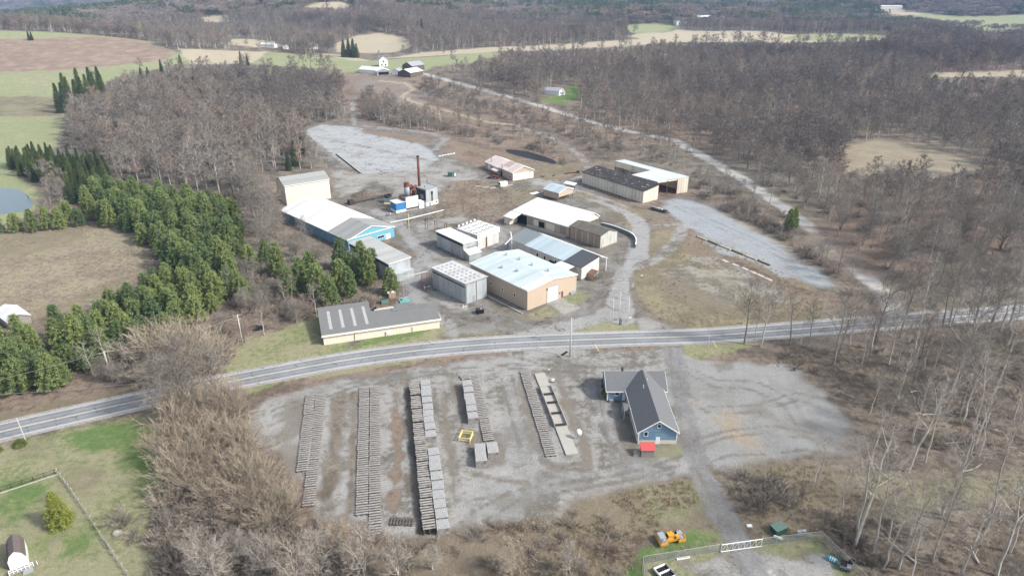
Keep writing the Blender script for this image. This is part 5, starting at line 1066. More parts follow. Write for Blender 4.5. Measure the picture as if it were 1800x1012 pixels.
wire(Vector(G(198, 671)) + Vector((0, 0, 9.3)), Vector(G(198, 671)) + Vector((-60, -34, 8.6)), 1.2, 'sagging wire running left from the pole by the pines')
wire(Vector(G(198, 671)) + Vector((0, 0, 9.3)), Vector(G(427, 606)) + Vector((0, 0, 9.6)), 1.3, 'sagging wire between the two crossarm poles left of the office')
wire(Vector(G(-40, 694, 6.5)), Vector(G(258, 671, 6.5)), .5, 'low wire crossing the verge below the pines')
for i, (px, py, h) in enumerate(((1076.4, 566, 8.2), (1088, 561, 9.6), (1103.6, 565, 8.4))):
    o = empty('flagpole', (*G(px, py)[:2], 0), 0, ['left of three bare flagpoles on the grass island', 'tallest flagpole in the middle of the grass island', 'right of three bare flagpoles beside the small sign'][i], 'flagpole', 'flagpoles on the grass island')
    m = MB(); m.tube([(0, 0, 0), (0, 0, h)], [.1, .06], 8); m.build('pole', M['flag'], o, True); m = MB(); m.tube([(0, 0, h), (0, 0, h + .16)], [.1, .04], 8); m.build('finial', M['flag'], o); boxes('footing', M['concrete'], [(-.3, -.3, -.05, .3, .3, .12)], o)
o = empty('entrance_post', (*G(1090, 570)[:2], 0), 0, 'black double post in front of the flagpoles', 'post'); boxes('post', M['black'], [(-.3, -.1, 0, -.05, .1, 2.2)], o); boxes('post', M['black'], [(.1, -.1, 0, .4, .1, 1.7)], o); boxes('cap', M['black'], [(-.35, -.15, 2.2, .0, .15, 2.3)], o)
def sign(px, label, w=.7, h=1.6):
    o = empty('small_sign', (*G(*px)[:2], 0), 0, label, 'sign'); boxes('post', M['steel'], [(-.04, -.04, 0, .04, .04, h)], o); boxes('plate', M['white'], [(-w / 2, -.07, h - .6, w / 2, -.045, h)], o)
sign((1107.5, 564), 'small white sign by the right flagpole'); sign((1128, 488), 'small white sign at the bend of the driveway', .8, 1.2)
# ---- ropes and posts along the strip
o = empty('cable_fence', (*G(1011, 617)[:2], 0), 0, 'thin white rail on posts along the road strip', 'fence'); bx = Vector(G(1155, 609)) - Vector(G(1011, 617))
tubes('rail', M['steel'], [[(0, 0, .7), tuple(bx + Vector((0, 0, .7)))]], .045, o); tubes('rail', M['steel'], [[(0, 0, .4), tuple(bx * .6 + Vector((0, 0, .4)))]], .03, o)
for k in range(6): q_ = bx * (k / 5); boxes('post', M['pole'], [(q_.x - .05, q_.y - .05, 0, q_.x + .05, q_.y + .05, .85 if k != 2 else 1.6)], o)
o = empty('culvert', (*G(991, 622)[:2], 0), R(52), 'open dark culvert pipe in the grass left of the tall pole', 'culvert'); boxes('channel', M['dark'], [(-1.8, -.35, .02, 1.8, .35, .1)], o); boxes('headwall', M['stone'], [(-2.1, -.5, 0, -1.8, .5, .4)], o)
# ---- guard wall beside the annex
pts = [G(*p)[:2] for p in ((1056, 397), (1072, 401), (1087, 406), (1104, 413), (1113, 419), (1117, 427), (1116, 436))]
sm = catmull(pts, 1.0); o = empty('curved_guard_wall', (sm[0][0], sm[0][1], 0), 0, 'curved blue-grey guard wall round the loading court', 'wall')
m = MB(); m2 = MB()
for i in range(len(sm) - 1):
    a_, b_ = sm[i] - sm[0], sm[i + 1] - sm[0]; wallseg(m, a_, b_, -.1, 1.5, .3); wallseg(m2, a_, b_, 1.5, 1.62, .42)
m.build('panel', M['guard'], o); m2.build('cap', M['trim'], o)
# ---- vehicles and machines
def wheel(o, x, y, r, w, name='wheel', axis='y'):
    m = MB(); e = (0, w, 0) if axis == 'y' else (w, 0, 0); m.tube([(x - e[0] / 2, y - e[1] / 2, r), (x + e[0] / 2, y + e[1] / 2, r)], r, 14); wv = m.build(name, M['rubber'], o)
    m = MB(); m.tube([(x - e[0] * .55, y - e[1] * .55, r), (x + e[0] * .55, y + e[1] * .55, r)], r * .5, 10); m.build('rim', M['steel'], wv); return wv
x, y, _ = G(1180, 950); o = empty('road_roller', (x, y, 0), R(14), 'old yellow tandem road roller parked on the grass by the fence', 'road roller')
m = MB(); m.tube([(-2.0, -1.1, .75), (-2.0, 1.1, .75)], .75, 20); m.build('front_drum', M['steel'], o); m = MB(); m.tube([(1.7, -.9, .6), (1.7, .9, .6)], .6, 20); m.build('rear_drum', M['steel'], o)
boxes('drum_frame', M['yellow'], [(-2.7, -1.3, .5, -1.3, -1.12, 1.0), (-2.7, 1.12, .5, -1.3, 1.3, 1.0), (-2.9, -1.3, .4, -2.72, 1.3, .95)], o); boxes('drum_cover', M['greyp'], [(-2.6, -.5, 1.5, -1.4, 1.25, 1.58)], o)
boxes('chassis', M['yellow'], [(-1.25, -.7, .5, 1.0, .7, 1.2), (1.0, -1.1, .3, 2.5, -.95, .9), (1.0, .95, .3, 2.5, 1.1, .9), (2.4, -.95, .3, 2.55, .95, .9)], o)
boxes('engine_hood', M['yellow'], [(-.95, -.45, 1.2, .35, .75, 1.9)], o); boxes('radiator', M['black'], [(-1.05, -.4, 1.25, -.955, .7, 1.8)], o); boxes('tank', M['yellow'], [(.5, -.9, 1.2, 1.2, -.1, 1.7)], o)
boxes('seat', M['black'], [(.55, .15, 1.2, 1.0, .65, 1.4), (.95, .15, 1.4, 1.05, .65, 1.9)], o); boxes('fender', M['greyp'], [(1.2, .1, 1.25, 2.3, 1.0, 1.33)], o)
m = MB(); m.tube([(.2, .3, 1.9), (.5, .35, 2.2)], .04, 6); m.tube([(.45, .2, 2.2), (.55, .55, 2.2)], .06, 6); m.build('steering_column', M['black'], o); tubes('exhaust', M['rust'], [[(-.4, .5, 1.9), (-.4, .5, 2.4)]], .06, o)
x, y, _ = G(869, 314); o = empty('tractor', (x, y, 0), R(-20), 'faded red old tractor beside the pink-roofed garage', 'tractor')
boxes('hood', M['redp'], [(.2, -.45, .9, 2.3, .45, 1.7)], o); boxes('fender', M['redp'], [(-1.3, -1.15, 1.2, .1, -.7, 1.8)], o); boxes('fender', M['redp'], [(-1.3, .7, 1.2, .1, 1.15, 1.8)], o); boxes('seat', M['black'], [(-.9, -.3, 1.2, -.4, .3, 1.6)], o)
for xx, yy, r in ((-.7, -.95, .8), (-.7, .95, .8), (1.8, -.7, .5), (1.8, .7, .5)): wheel(o, xx, yy, r, .4)
boxes('mower_deck', M['rustd'], [(-3.4, -1.6, .3, -1.5, 1.8, .9)], o); tubes('roll_bar', M['dsteel'], [[(-1.2, -.7, 1.2), (-1.2, -.7, 2.5), (-1.2, .7, 2.5), (-1.2, .7, 1.2)]], .06, o)
x, y, _ = G(878, 328); o = empty('camper_shell', (x, y, 0), R(30), 'white truck cap with dark rear window lying by the kerb blocks', 'truck cap')
m = MB(); m.prism([(-1.3, .1), (1.3, .1), (1.3, 1.2), (1.0, 2.3), (-1.0, 2.3), (-1.3, 1.2)], 'x', 0, 4.2); m.build('shell', M['white'], o); boxes('window', M['dark'], [(-.06, -1.1, 1.0, .02, 1.1, 2.1)], o); m = MB(); m.prism([(-1.32, .05), (1.32, .05), (1.32, .35), (-1.32, .35)], 'x', -.1, 4.3); m.build('base', M['greyp'], o)
x, y, _ = G(795, 311); o = empty('storage_box', (x, y, 0), R(12), 'dark green storage box with pale doors on the old lot', 'container'); boxes('body', M['green'], [(-2.2, 0, .1, 2.4, 2.6, 2.5)], o); boxes('door', M['greenb'], [(0, -.05, .3, 1.0, .02, 2.2)], o); boxes('door', M['white'], [(1.2, -.05, .3, 2.2, .02, 2.2)], o); boxes('lid', M['greenb'], [(-2.3, -.1, 2.5, 2.5, 2.7, 2.6)], o)
x, y, _ = G(843.6, 550); o = empty('black_skip', (x, y, 0), R(25), 'small black skip standing alone on the asphalt', 'skip'); m = MB(); m.prism([(-.8, .15), (.8, .15), (1.05, 1.5), (-1.05, 1.5)], 'x', -1.1, 1.1); m.build('bin', M['black'], o); boxes('lid', M['greyp'], [(.1, -.5, 1.5, .8, .5, 1.56)], o)
for xx in (-.8, .8): boxes('skid', M['dsteel'], [(xx - .1, -.8, 0, xx + .1, .8, .15)], o)
x, y, _ = G(677, 534); o = empty('green_dumpster', (x, y, 0), R(20), 'green dumpster behind the cream building', 'dumpster'); m = MB(); m.prism([(0, 0.1), (1.7, .1), (1.7, 1.3), (0, 1.7)], 'x', -1.2, 1.2); m.build('bin', M['greenb'], o); m = MB(); m.slab([(-1.25, -.05, 1.75), (1.25, -.05, 1.75), (1.25, 1.75, 1.38), (-1.25, 1.75, 1.38)], .06); m.build('lid', M['green'], o)
x, y, _ = G(690, 524); o = empty('plywood_crate', (x, y, 0), R(12), 'pinkish brown crate with open lid beside the pines', 'crate'); boxes('body', M['brownp'], [(-1.2, 0, 0, 1.2, 1.8, 1.7)], o); m = MB(); m.slab([(-1.6, .4, 1.85), (.6, .2, 2.0), (.6, 1.9, 2.0), (-1.6, 1.9, 1.85)], .08); m.build('lid', M['white'], o)
x, y, _ = G(712, 530); o = empty('sawdust_blower', (x, y, 0), R(20), 'turquoise machine base with red legs under the overhead pipe', 'machine'); boxes('base', M['teal'], [(-1.8, -.7, 0, 1.6, 1.2, .5), (-.9, -.4, .5, .5, .9, 1.1)], o); boxes('guard_rail', M['white'], [(-1.9, 1.25, .9, 1.5, 1.35, 1.0)], o); m = MB(); m.tube([(-.2, .2, 1.1), (-.2, .2, 6.2)], .16, 8); m.build('riser_pipe', M['steel'], o); tubes('leg', M['redp'], [[(-1.6, .2, 0), (-.4, .2, 5.6)]], .05, o); tubes('leg', M['redp'], [[(1.4, .2, 0), (.1, .2, 5.6)]], .05, o)
a_, b_ = Vector(G(709, 487, 6.2)), Vector(G(760, 474.5, 6.2)); o = empty('overhead_pipe', (a_.x, a_.y, 0), 0, 'overhead pipe on red posts between the grey shed and the hatched kiln', 'pipe'); d_ = b_ - a_
tubes('pipe', M['steel'], [[(0, 0, 6.2), (d_.x, d_.y, 6.2)]], .2, o, 8)
for t_ in (.62, .8, .95): tubes('post', M['redp'], [[(d_.x * t_, d_.y * t_, 0), (d_.x * t_, d_.y * t_, 6.1)]], .09, o)
a_ = Vector(G(686, 391, 4.2)); pts_ = [Vector(G(px, py, 4.2)) - Vector((a_.x, a_.y, 0)) for px, py in ((686, 391), (716, 385), (748, 377), (780, 369))]
o = empty('pipe_bridge', (a_.x, a_.y, 0), 0, 'long white steam pipe on thin posts right of the blue warehouse', 'pipe'); tubes('pipe', M['white'], [[tuple(p) for p in pts_]], .17, o, 8)
for p in pts_[1:]: tubes('post', M['dsteel'], [[(p.x, p.y, 0), (p.x, p.y, 5.6)]], .08, o)
p = pts_[1]; tubes('mast', M['yellowl'], [[(p.x + 1, p.y - 3, 0), (p.x + 1, p.y - 3, 7.6)]], .12, o)
o = empty('pipe_trestle', (*G(748, 404)[:2], 0), R(-35), 'dark steel trestle posts and cables beside the steam pipe', 'trestle')
for k in range(4): tubes('post', M['rustd'], [[(k * 5.5, 0, 0), (k * 5.5, 0, 5.2)], [(k * 5.5, 1.4, 0), (k * 5.5, 1.4, 5.2)]], .09, o); boxes('crossbar', M['rustd'], [(k * 5.5 - .06, -.3, 4.6, k * 5.5 + .06, 1.7, 4.75)], o)
tubes('cable', M['dsteel'], [[(0, 0, 5.1), (16.5, 0, 5.1), (24, 0, 5.6)], [(0, 1.4, 5.1), (16.5, 1.4, 5.1), (24, 1.4, 5.6)]], .05, o)
o = empty('standpipe', (*G(814, 541)[:2], 0), R(20), 'white elbow pipe at the apron corner of the hatched kiln', 'pipe'); tubes('pipe', M['white'], [[(0, 0, 0), (0, 0, 1.1)]], .13, o); tubes('elbow', M['white'], [[(0, 0, .35), (1.4, .2, .35)]], .1, o)
o = empty('roadside_post', (*G(746, 508)[:2], 0), R(40), 'white post and bar at the near corner of the kiln road', 'post'); tubes('post', M['white'], [[(0, 0, 0), (0, 0, 1.3)]], .13, o); tubes('bar', M['white'], [[(0, 0, .6), (2.8, -.3, .6)]], .09, o)
# small white-roofed shelter
x, y, _ = G(1001, 332); o = empty('open_shelter', (x, y, 0), R(-38), 'small open shelter with white roof and dark tanks below', 'shelter')
m = MB(); m.slab([(-3.6, -.6, 2.5), (3.2, -.6, 2.5), (3.2, 2.4, 3.1), (-3.6, 2.4, 3.1)], .12); m.build('roof', M['white_roof'], o)
for xx in np.linspace(-3.3, 2.9, 6): tubes('post', M['dsteel'], [[(xx, -.4, 0), (xx, -.4, 2.4)]], .05, o); 
for xx in np.linspace(-2.8, 2.4, 5): m = MB(); m.tube([(xx, .8, 0), (xx, .8, 1.4)], .4, 10); m.build('tank', M['rustd'], o)
# lying things near the dark pond
o = empty('rusty_pipe', (*G(1005, 305)[:2], 0), R(18), 'long rusty pipe on the grass near the dirt drive', 'pipe'); m = MB(); m.tube([(-4, 0, .5), (3.2, 0, .5)], .28, 10); m.build('pipe', M['rust'], o); m = MB(); m.tube([(3.2, 0, .7), (4.4, 0, .7)], .75, 12); m.build('flange', M['black'], o); m = MB(); m.box(-2.5, -.4, 0, -2.2, .4, .3); m.build('chock', M['woodd'], o)
rnd = random.Random(8)
for i, (px, py, lb) in enumerate(((953, 311, 'tangled rusty scrap left of the long pipe'), (973, 309, 'rusty frame scrap between the pond bank and drive'))):
    o = empty('scrap_heap', (*G(px, py)[:2], 0), i, lb, 'scrap')
    m = MB()
    for k in range(7): a2 = rnd.uniform(0, 3); m.tube([(rnd.uniform(-1.5, 1.5), rnd.uniform(-.5, .5), .1), (rnd.uniform(-1.8, 1.8), rnd.uniform(-.6, .6), rnd.uniform(.2, .9))], .1, 5)
    m.build('bars', M['rustd'], o)
# flatbed with pipes beside the branch drive
x, y, _ = G(1158, 371); o = empty('flatbed_trailer', (x, y, 0), R(-46), 'low flatbed trailer loaded with pipes beside the cream shed', 'trailer')
boxes('deck', M['dsteel'], [(-4.6, -1.1, .7, 4.8, 1.1, .85)], o)
for xx in (-3.4, -2.4): wheel(o, xx, -1.0, .45, .25); wheel(o, xx, 1.0, .45, .25)
m = MB(); m.tube([(-1.5, .3, 1.15), (1.8, .3, 1.15)], .3, 10); m.build('white_pipe', M['white'], o); m = MB(); m.tube([(-4.2, .1, 1.2), (-2, .1, 1.2)], .35, 10); m.build('grey_pipe', M['steel'], o); m = MB(); m.box(2.4, -.8, .85, 4.2, .8, 1.3); m.build('box', M['rustd'], o); tubes('drawbar', M['dsteel'], [[(4.8, -.7, .6), (6.4, 0, .4)], [(4.8, .7, .6), (6.4, 0, .4)]], .09, o)
# timber edging of the pale lot, white pads below it
a_ = np.array(G(1224, 416)[:2]); b_ = np.array(G(1356, 468)[:2]); d_ = b_ - a_; Ln = np.linalg.norm(d_); rzz = math.atan2(d_[1], d_[0]); n_ = 6
for k in range(n_):
    p = a_ + d_ * (k / n_); o = empty('timber_baulk', (p[0], p[1], 0), rzz + rnd.uniform(-.02, .02), '%s timber baulk from the upper left, edging the pale gravel lot' % ORD[k], 'baulk', 'timber baulks edging the pale lot')
    boxes('beam', M['woodd'] if k % 2 else M['stone'], [(0, -.3, 0, Ln / n_ - .7, .3, .5)], o); boxes('stake', M['dsteel'], [(.3, -.42, 0, .45, -.302, 1.0)], o)
for k, (px, py) in enumerate(((1274.3, 458.8), (1292.5, 466), (1309.8, 472.7), (1324, 479), (1337.2, 484.6), (1351, 491))):
    o = empty('concrete_pad', (*G(px, py)[:2], 0), rzz - .03, '%s pale concrete pad from the upper left, in the line on the dry grass' % ORD[k], 'pad', 'pale concrete pads in a line'); boxes('slab', plain('pale_pad', (.44, .41, .37), .8, 0, .2) if k == 0 else bpy.data.materials['pale_pad'], [(-1.5, -.7, 0, 1.5, .7, .15)], o)
for k in range(6):
    o = empty('kerb_block', (*G(773 + k * 5, 275 - k * .9)[:2], 0), R(20), '%s white concrete block from the left on the old lot edge' % ORD[k], 'block', 'white concrete blocks in a line'); boxes('block', M['white'], [(-.65, -.3, 0, .65, .3, .6)], o); boxes('lifting_eye', M['dsteel'], [(-.1, -.05, .6, .1, .05, .7)], o)
for k, (px, py, w) in enumerate(((840, 328, 3), (853, 330, 4), (866, 331, 3), (886, 329, 3.4), (896, 326, 3.6))):
    o = empty('kerb_slab', (*G(px, py)[:2], 0), R(20 + k * 4), '%s pale slab from the left, edging the garage yard' % ORD[k], 'slab', 'pale slabs edging the garage yard'); boxes('slab', M['concrete'], [(-w / 2, -.5, 0, w / 2, .5, .4)], o)
o = empty('loose_sheet', (*G(940, 340)[:2], .1), R(35), 'white sheet of roofing lying beside the tan raised shed', 'sheet'); boxes('sheet', M['white'], [(-2.6, -1.6, .1, 2.2, 1.2, .16)], o); boxes('batten', M['wood'], [(-2.4, -1.5, 0, 2.0, -1.3, .1)], o)
# low wall and boards between the two upper lots
a_ = Vector(G(592, 274)); b_ = Vector(G(634, 305)); d_ = b_ - a_; o = empty('low_retaining_wall', (a_.x, a_.y, 0), math.atan2(d_.y, d_.x), 'low dark retaining wall between the wood and the upper lot', 'wall'); boxes('wall', M['woodd'], [(0, -.3, -.2, d_.length, .3, .7)], o); boxes('coping', M['stone'], [(0, -.4, .7, d_.length, .4, .85)], o)
x, y, _ = G(612, 306); o = empty('board_heap', (x, y, 0), .4, 'heap of pale broken boards at the wood edge of the upper lot', 'board heap'); m = MB()
for k in range(9): m.tube([(rnd.uniform(-2, 2), rnd.uniform(-1, 1), .1), (rnd.uniform(-3, 3), rnd.uniform(-1, 1), rnd.uniform(.2, 1.1))], .13, 4)
m.build('boards', M['brownp'], o)
# debris mound with conveyor
x, y, _ = G(642, 344); o = empty('debris_mound', (x, y, 0), 0, 'mound of brown bark and debris left of the boiler plant', 'mound')
m = MB(); n_ = 40; gr = {}
for i in range(n_ + 1):
    for j in range(n_ + 1):
        u, v = (i / n_ - .5) * 2, (j / n_ - .5) * 2; r_ = math.hypot(u, v); z = max(0, 1 - r_ ** 1.6) * 2.8 + (float(fbm(np.array([u * 9 + 50]), np.array([v * 6 + 50]), 2.2, 3, 4)[0]) - .5) * 1.8 * max(0, 1.1 - r_)
        m.v.append((u * 7.5, v * 5.5, z - .1)); gr[i, j] = len(m.v) - 1
for i in range(n_):
    for j in range(n_): m.f.append((gr[i, j], gr[i + 1, j], gr[i + 1, j + 1], gr[i, j + 1])); m.m.append(0)
me_ = m.build('bark', plain('bark_debris', (.13, .10, .078), .95, 0, .5, 2.5, (.27, .23, .19), .5), o)
a_ = Vector(G(622, 358)); b_ = Vector(G(690, 344)); d_ = b_ - a_; o = empty('conveyor', (a_.x, a_.y, 0), math.atan2(d_.y, d_.x), 'rusty log conveyor trough running to the boiler plant', 'conveyor')
boxes('trough', M['woodd'], [(0, -.5, .8, d_.length, -.35, 1.5), (0, .35, .8, d_.length, .5, 1.5), (0, -.35, .8, d_.length, .35, .9)], o); boxes('head_box', M['rustd'], [(-2.6, -1.2, 0, 0, 1.4, 2.2)], o)
for k in range(5): boxes('leg', M['dsteel'], [(k * d_.length / 4.2 + .2, -.5, 0, k * d_.length / 4.2 + .35, .5, .8)], o)
x, y, _ = G(681, 357); o = empty('round_bin', (x, y, 0), 0, 'rusty round hopper on a faded blue frame by the conveyor', 'hopper'); m = MB(); m.tube([(0, 1.8, 2.4), (0, 1.8, 3.6)], 1.7, 16, cap=False); m.tube([(0, 1.8, 1.6), (0, 1.8, 2.4)], [.6, 1.7], 16, cap=False); m.build('hopper', M['rustd'], o); boxes('frame', M['guard'], [(-1.6, -.6, 0, 1.6, 1.0, 2.2)], o); boxes('skid', M['yellowl'], [(-1.4, -1.6, 0, 1.4, -.8, .4)], o)
x, y, _ = G(683, 379); o = empty('valve_cluster', (x, y, 0), .3, 'small cluster of red and white pipes in front of the blue hut', 'pipes'); tubes('pipe', M['redp'], [[(-1, 0, 0), (-1, 0, .9), (.6, 0, .9)]], .12, o); tubes('pipe', M['white'], [[(.9, .2, 0), (.9, .2, 1.2)]], .14, o); boxes('base', M['dsteel'], [(-1.4, -.4, 0, 1.4, .5, .15)], o)
o = empty('ramp_wall', (*G(658, 548)[:2], 0), R(22), 'cream ramp wall with black tarp behind the cream building', 'wall'); boxes('wall', M['cream'], [(0, -.2, 0, 6.5, .1, .8)], o); boxes('ramp', M['wood'], [(1.2, .1, 0, 6.0, 1.6, .4)], o); m = MB(); m.hexa([(-.6, .2, 0), (1.1, .2, 0), (1.2, 1.4, 0), (-.5, 1.6, 0), (-.2, .5, 1.3), (.7, .4, 1.1), (.8, 1.1, 1.5), (-.1, 1.2, 1.0)]); m.build('tarp', M['black'], o)
# ---- the fenced compound at the bottom
FA, FB, GB, FC = (Vector(G(*p)) for p in ((1129, 991), (1266, 969.5), (1337, 959.5), (1442, 947)))
t = NT('chain_link'); v = t.coord('Object', (1, 1, 1)); ck = t.n("ShaderNodeTexWave", Scale=6.0); ck.bands_direction = 'DIAGONAL'; t.l(v, ck.inputs['Vector']); t.l(t.math('MULTIPLY', ck.outputs['Fac'], .5), t.b.inputs['Alpha']); M_LINK = t.out((.34, .38, .36), .5, .4)
def chain_fence(a, b, n, label, hgt_=2.0):
    d = b - a; o = empty('chain_link_fence', tuple(a), math.atan2(d.y, d.x), label, 'fence', 'fences round the compound'); L = d.length
    for k in range(n + 1): tubes('post', M['steel'], [[(k * L / n, 0, 0), (k * L / n, 0, hgt_ + .08)]], .05, o)
    tubes('top_rail', M['steel'], [[(0, 0, hgt_), (L, 0, hgt_)]], .045, o); tubes('bottom_rail', M['steel'], [[(0, 0, .15), (L, 0, .15)]], .025, o)
    m = MB(); m.box(0, -.012, .1, L, .012, hgt_); m.build('mesh_panel', M_LINK, o); return o
chain_fence(FA, FB, 6, 'chain-link fence between the lawn and the compound, left of the gate'); chain_fence(GB, FC, 4, 'chain-link fence right of the gate by the green dumpster')
chain_fence(Vector(G(1136, 1075)), FA, 3, 'chain-link fence down the left side of the compound'); chain_fence(FC, Vector(G(1560, 1065)), 6, 'chain-link fence on the right side of the compound beside the wood')
d_ = GB - FB; L = d_.length; o = empty('sliding_gate', tuple(FB), math.atan2(d_.y, d_.x), 'white steel cantilever gate with diagonal braces across the driveway', 'gate')
tubes('top_rail', M['flag'], [[(0, -.15, 2.0), (L, -.15, 2.0)]], .09, o); tubes('bottom_rail', M['flag'], [[(0, -.15, .2), (L, -.15, .2)]], .09, o)
for k in range(8): tubes('upright', M['flag'], [[(k * L / 7, -.15, .2), (k * L / 7, -.15, 2.0)]], .05, o)
for k in range(7): tubes('brace', M['flag'], [[(k * L / 7, -.15, .2 if k % 7 else .2), ((k + 1) * L / 7, -.15, 2.0)]], .04, o)
for xx in (-.15, L + .15): tubes('gate_post', M['steel'], [[(xx, .05, 0), (xx, .05, 2.4)]], .09, o)
def place(px, rz, name, label, cat, gr=None): x, y, _ = G(*px); return empty(name, (x, y, 0), R(rz), label, cat, gr)
o = place((1373, 940), 20, 'green_dumpster', 'dark green dumpster outside the fence right of the gate', 'dumpster'); m = MB(); m.prism([(-1.2, .1), (1.2, .1), (1.2, 1.6), (-1.2, 1.3)], 'y', 0, 1.9); m.build('bin', M['green'], o); m = MB(); m.slab([(-1.3, -.1, 1.36), (1.3, -.1, 1.68), (1.3, 2.0, 1.68), (-1.3, 2.0, 1.36)], .07); m.build('lid', M['greenb'], o)
o = place((1367, 947), -30, 'propane_tank', 'small white tank leaning at the foot of the dumpster', 'tank'); m = MB(); m.tube([(-.9, 0, .4), (-.75, 0, .4), (.75, 0, .4), (.9, 0, .4)], [.1, .32, .32, .1], 12); m.build('tank', M['white'], o, True); boxes('saddle', M['dsteel'], [(-.5, -.2, 0, -.4, .2, .15)], o); boxes('saddle', M['dsteel'], [(.4, -.2, 0, .5, .2, .15)], o)
o = place((1407, 944), 10, 'meter_cabinet', 'two pale grey cabinets on legs behind the fence corner', 'cabinet'); boxes('cabinet', M['steel'], [(-.95, -.2, .7, -.05, .3, 1.7)], o); boxes('cabinet', M['steel'], [(.05, -.2, .7, .95, .3, 1.7)], o)
for xx in (-.7, -.3, .3, .7): boxes('leg', M['dsteel'], [(xx - .04, 0, 0, xx + .04, .1, .7)], o)
o = place((1462, 985), -40, 'blue_barrel', 'bright turquoise plastic barrel lying by the compound edge', 'barrel'); m = MB(); m.tube([(-.95, 0, .42), (-.8, 0, .42), (.8, 0, .42), (.95, 0, .42)], [.25, .42, .42, .25], 14); m.build('barrel', M['bluep'], o, True); m = MB(); [m.tube([(x_, 0, .42), (x_ + .12, 0, .42)], .45, 14) for x_ in (-.4, 0, .4)]; m.build('hoop', M['white'], o)
o = place((1485, 999), -25, 'rubbish_cart', 'black wheeled bin cart with open lid near the blue barrel', 'bin'); m = MB(); m.prism([(-.6, .3), (.6, .3), (.75, 1.1), (-.75, 1.1)], 'x', -.9, .9); m.build('tub', M['greyp'], o); m = MB(); m.slab([(-.95, -.7, 1.12), (.2, -.7, 1.12), (.2, .8, 1.3), (-.95, .8, 1.3)], .05); m.build('lid', M['black'], o); m = MB(); m.hexa([(.25, .3, 1.15), (.95, .3, 1.15), (.95, .8, 1.15), (.25, .8, 1.15), (.6, .7, 2.1), (1.4, .7, 2.1), (1.4, .78, 2.1), (.6, .78, 2.1)]); m.build('lid', M['black'], o)
for yy in (-.7, .7): wheel(o, -.5, yy, .3, .12); wheel(o, .5, yy, .3, .12)
o = place((1201, 981), 12, 'perforated_plank', 'long white plank with a row of dark holes beside the fence', 'plank'); boxes('plank', M['white'], [(-1.3, -.2, .05, 1.3, .25, .2)], o); boxes('holes', M['dark'], [(-1.1 + i * .25, -.1, .2, -.97 + i * .25, .12, .206) for i in range(9)], o)
o = place((1172, 1014), -64, 'utility_trailer', 'open black and white framed trailer bed inside the compound', 'trailer'); boxes('bed', M['dark'], [(-2.2, -1.3, .3, 2.2, 1.3, .45)], o); boxes('side_rail', M['white'], [(-2.2, -1.42, .45, 2.2, -1.3, .9)], o); boxes('side_rail', M['greyp'], [(-2.2, 1.3, .45, 2.2, 1.42, .9)], o)
for xx in (-2.2, -.8, .8, 2.1): boxes('cross_member', M['white'], [(xx - .1, -1.29, .46, xx + .1, 1.29, .8)], o)
wheel(o, 0, -1.6, .35, .22); wheel(o, 0, 1.6, .35, .22)
o = place((1317, 924), 5, 'white_cover', 'small white cover plate on the verge above the gate', 'cover'); boxes('lid', M['white'], [(-.5, -.35, .1, .5, .35, .22)], o); boxes('rim', M['concrete'], [(-.55, -.4, 0, .55, .4, .1)], o)
# ---- garden fences on the left
a_, b_ = Vector(G(-40, 877)), Vector(G(101, 831)); d_ = b_ - a_; L = d_.length; o = empty('black_garden_fence', tuple(a_), math.atan2(d_.y, d_.x), 'low black picket fence along the lawn behind the conifer', 'fence')
for k in range(int(L / 2) + 1): tubes('post', M['black'], [[(k * 2, 0, 0), (k * 2, 0, 1.25)]], .05, o, 5)
boxes('rails', M['black'], [(0, -.03, z, L, .03, z + .05) for z in (.25, 1.1)], o); boxes('pickets', M['black'], [(i * .3, -.015, .25, i * .3 + .025, .015, 1.1) for i in range(int(L / .3))], o); boxes('kerb', M['stone'], [(0, -.75, 0, L, -.5, .12)], o)
fp = [G(*p) for p in ((101, 831), (121, 857), (152, 902), (177, 941), (183, 950), (193, 965), (224, 1010), (250, 1050), (270, 1085))]
o = empty('wooden_post_fence', fp[0], 0, 'wooden post and wire fence running down the right side of the lawn', 'fence'); tot = []
for i in range(len(fp) - 1):
    a_, b_ = Vector(fp[i]) - Vector(fp[0]), Vector(fp[i + 1]) - Vector(fp[0]); n_ = max(1, int((b_ - a_).length / 2.2))
    for k in range(n_): p = a_.lerp(b_, k / n_); boxes('post', M['pole'], [(p.x - .07, p.y - .07, 0, p.x + .07, p.y + .07, 1.25 + .1 * (k % 2))], o)
    for z in (.4, .75, 1.1): tot.append([(a_.x, a_.y, z), (b_.x, b_.y, z)])
tubes('wires', M['wood'], tot, .03, o, 4)
a_, b_ = Vector(fp[4]), Vector(fp[5]); d_ = b_ - a_; o = empty('garden_gate', fp[4], math.atan2(d_.y, d_.x), 'silver tube gate in the wooden post fence', 'gate'); L = d_.length
tubes('frame', M['steel'], [[(0, 0, .2), (L, 0, .2), (L, 0, 1.3), (0, 0, 1.3), (0, 0, .2)]], .05, o); tubes('bar', M['steel'], [[(0, 0, .75), (L, 0, .75)]], .04, o)
o = place((206, 937), 0, 'pale_boulder', 'pale boulder in front of the bare lawn shrubs', 'boulder'); m = MB(); m.tube([(0, 0, -.1), (0, 0, .2), (.1, 0, .55), (.1, 0, .75)], [.8, .9, .6, .15], 9); m.build('stone', M['stone'], o, True)
bpy.data.objects.remove(o) if False else None
o = place((490, 580), 0, 'parked_car_far', 'x', 'x') if False else None
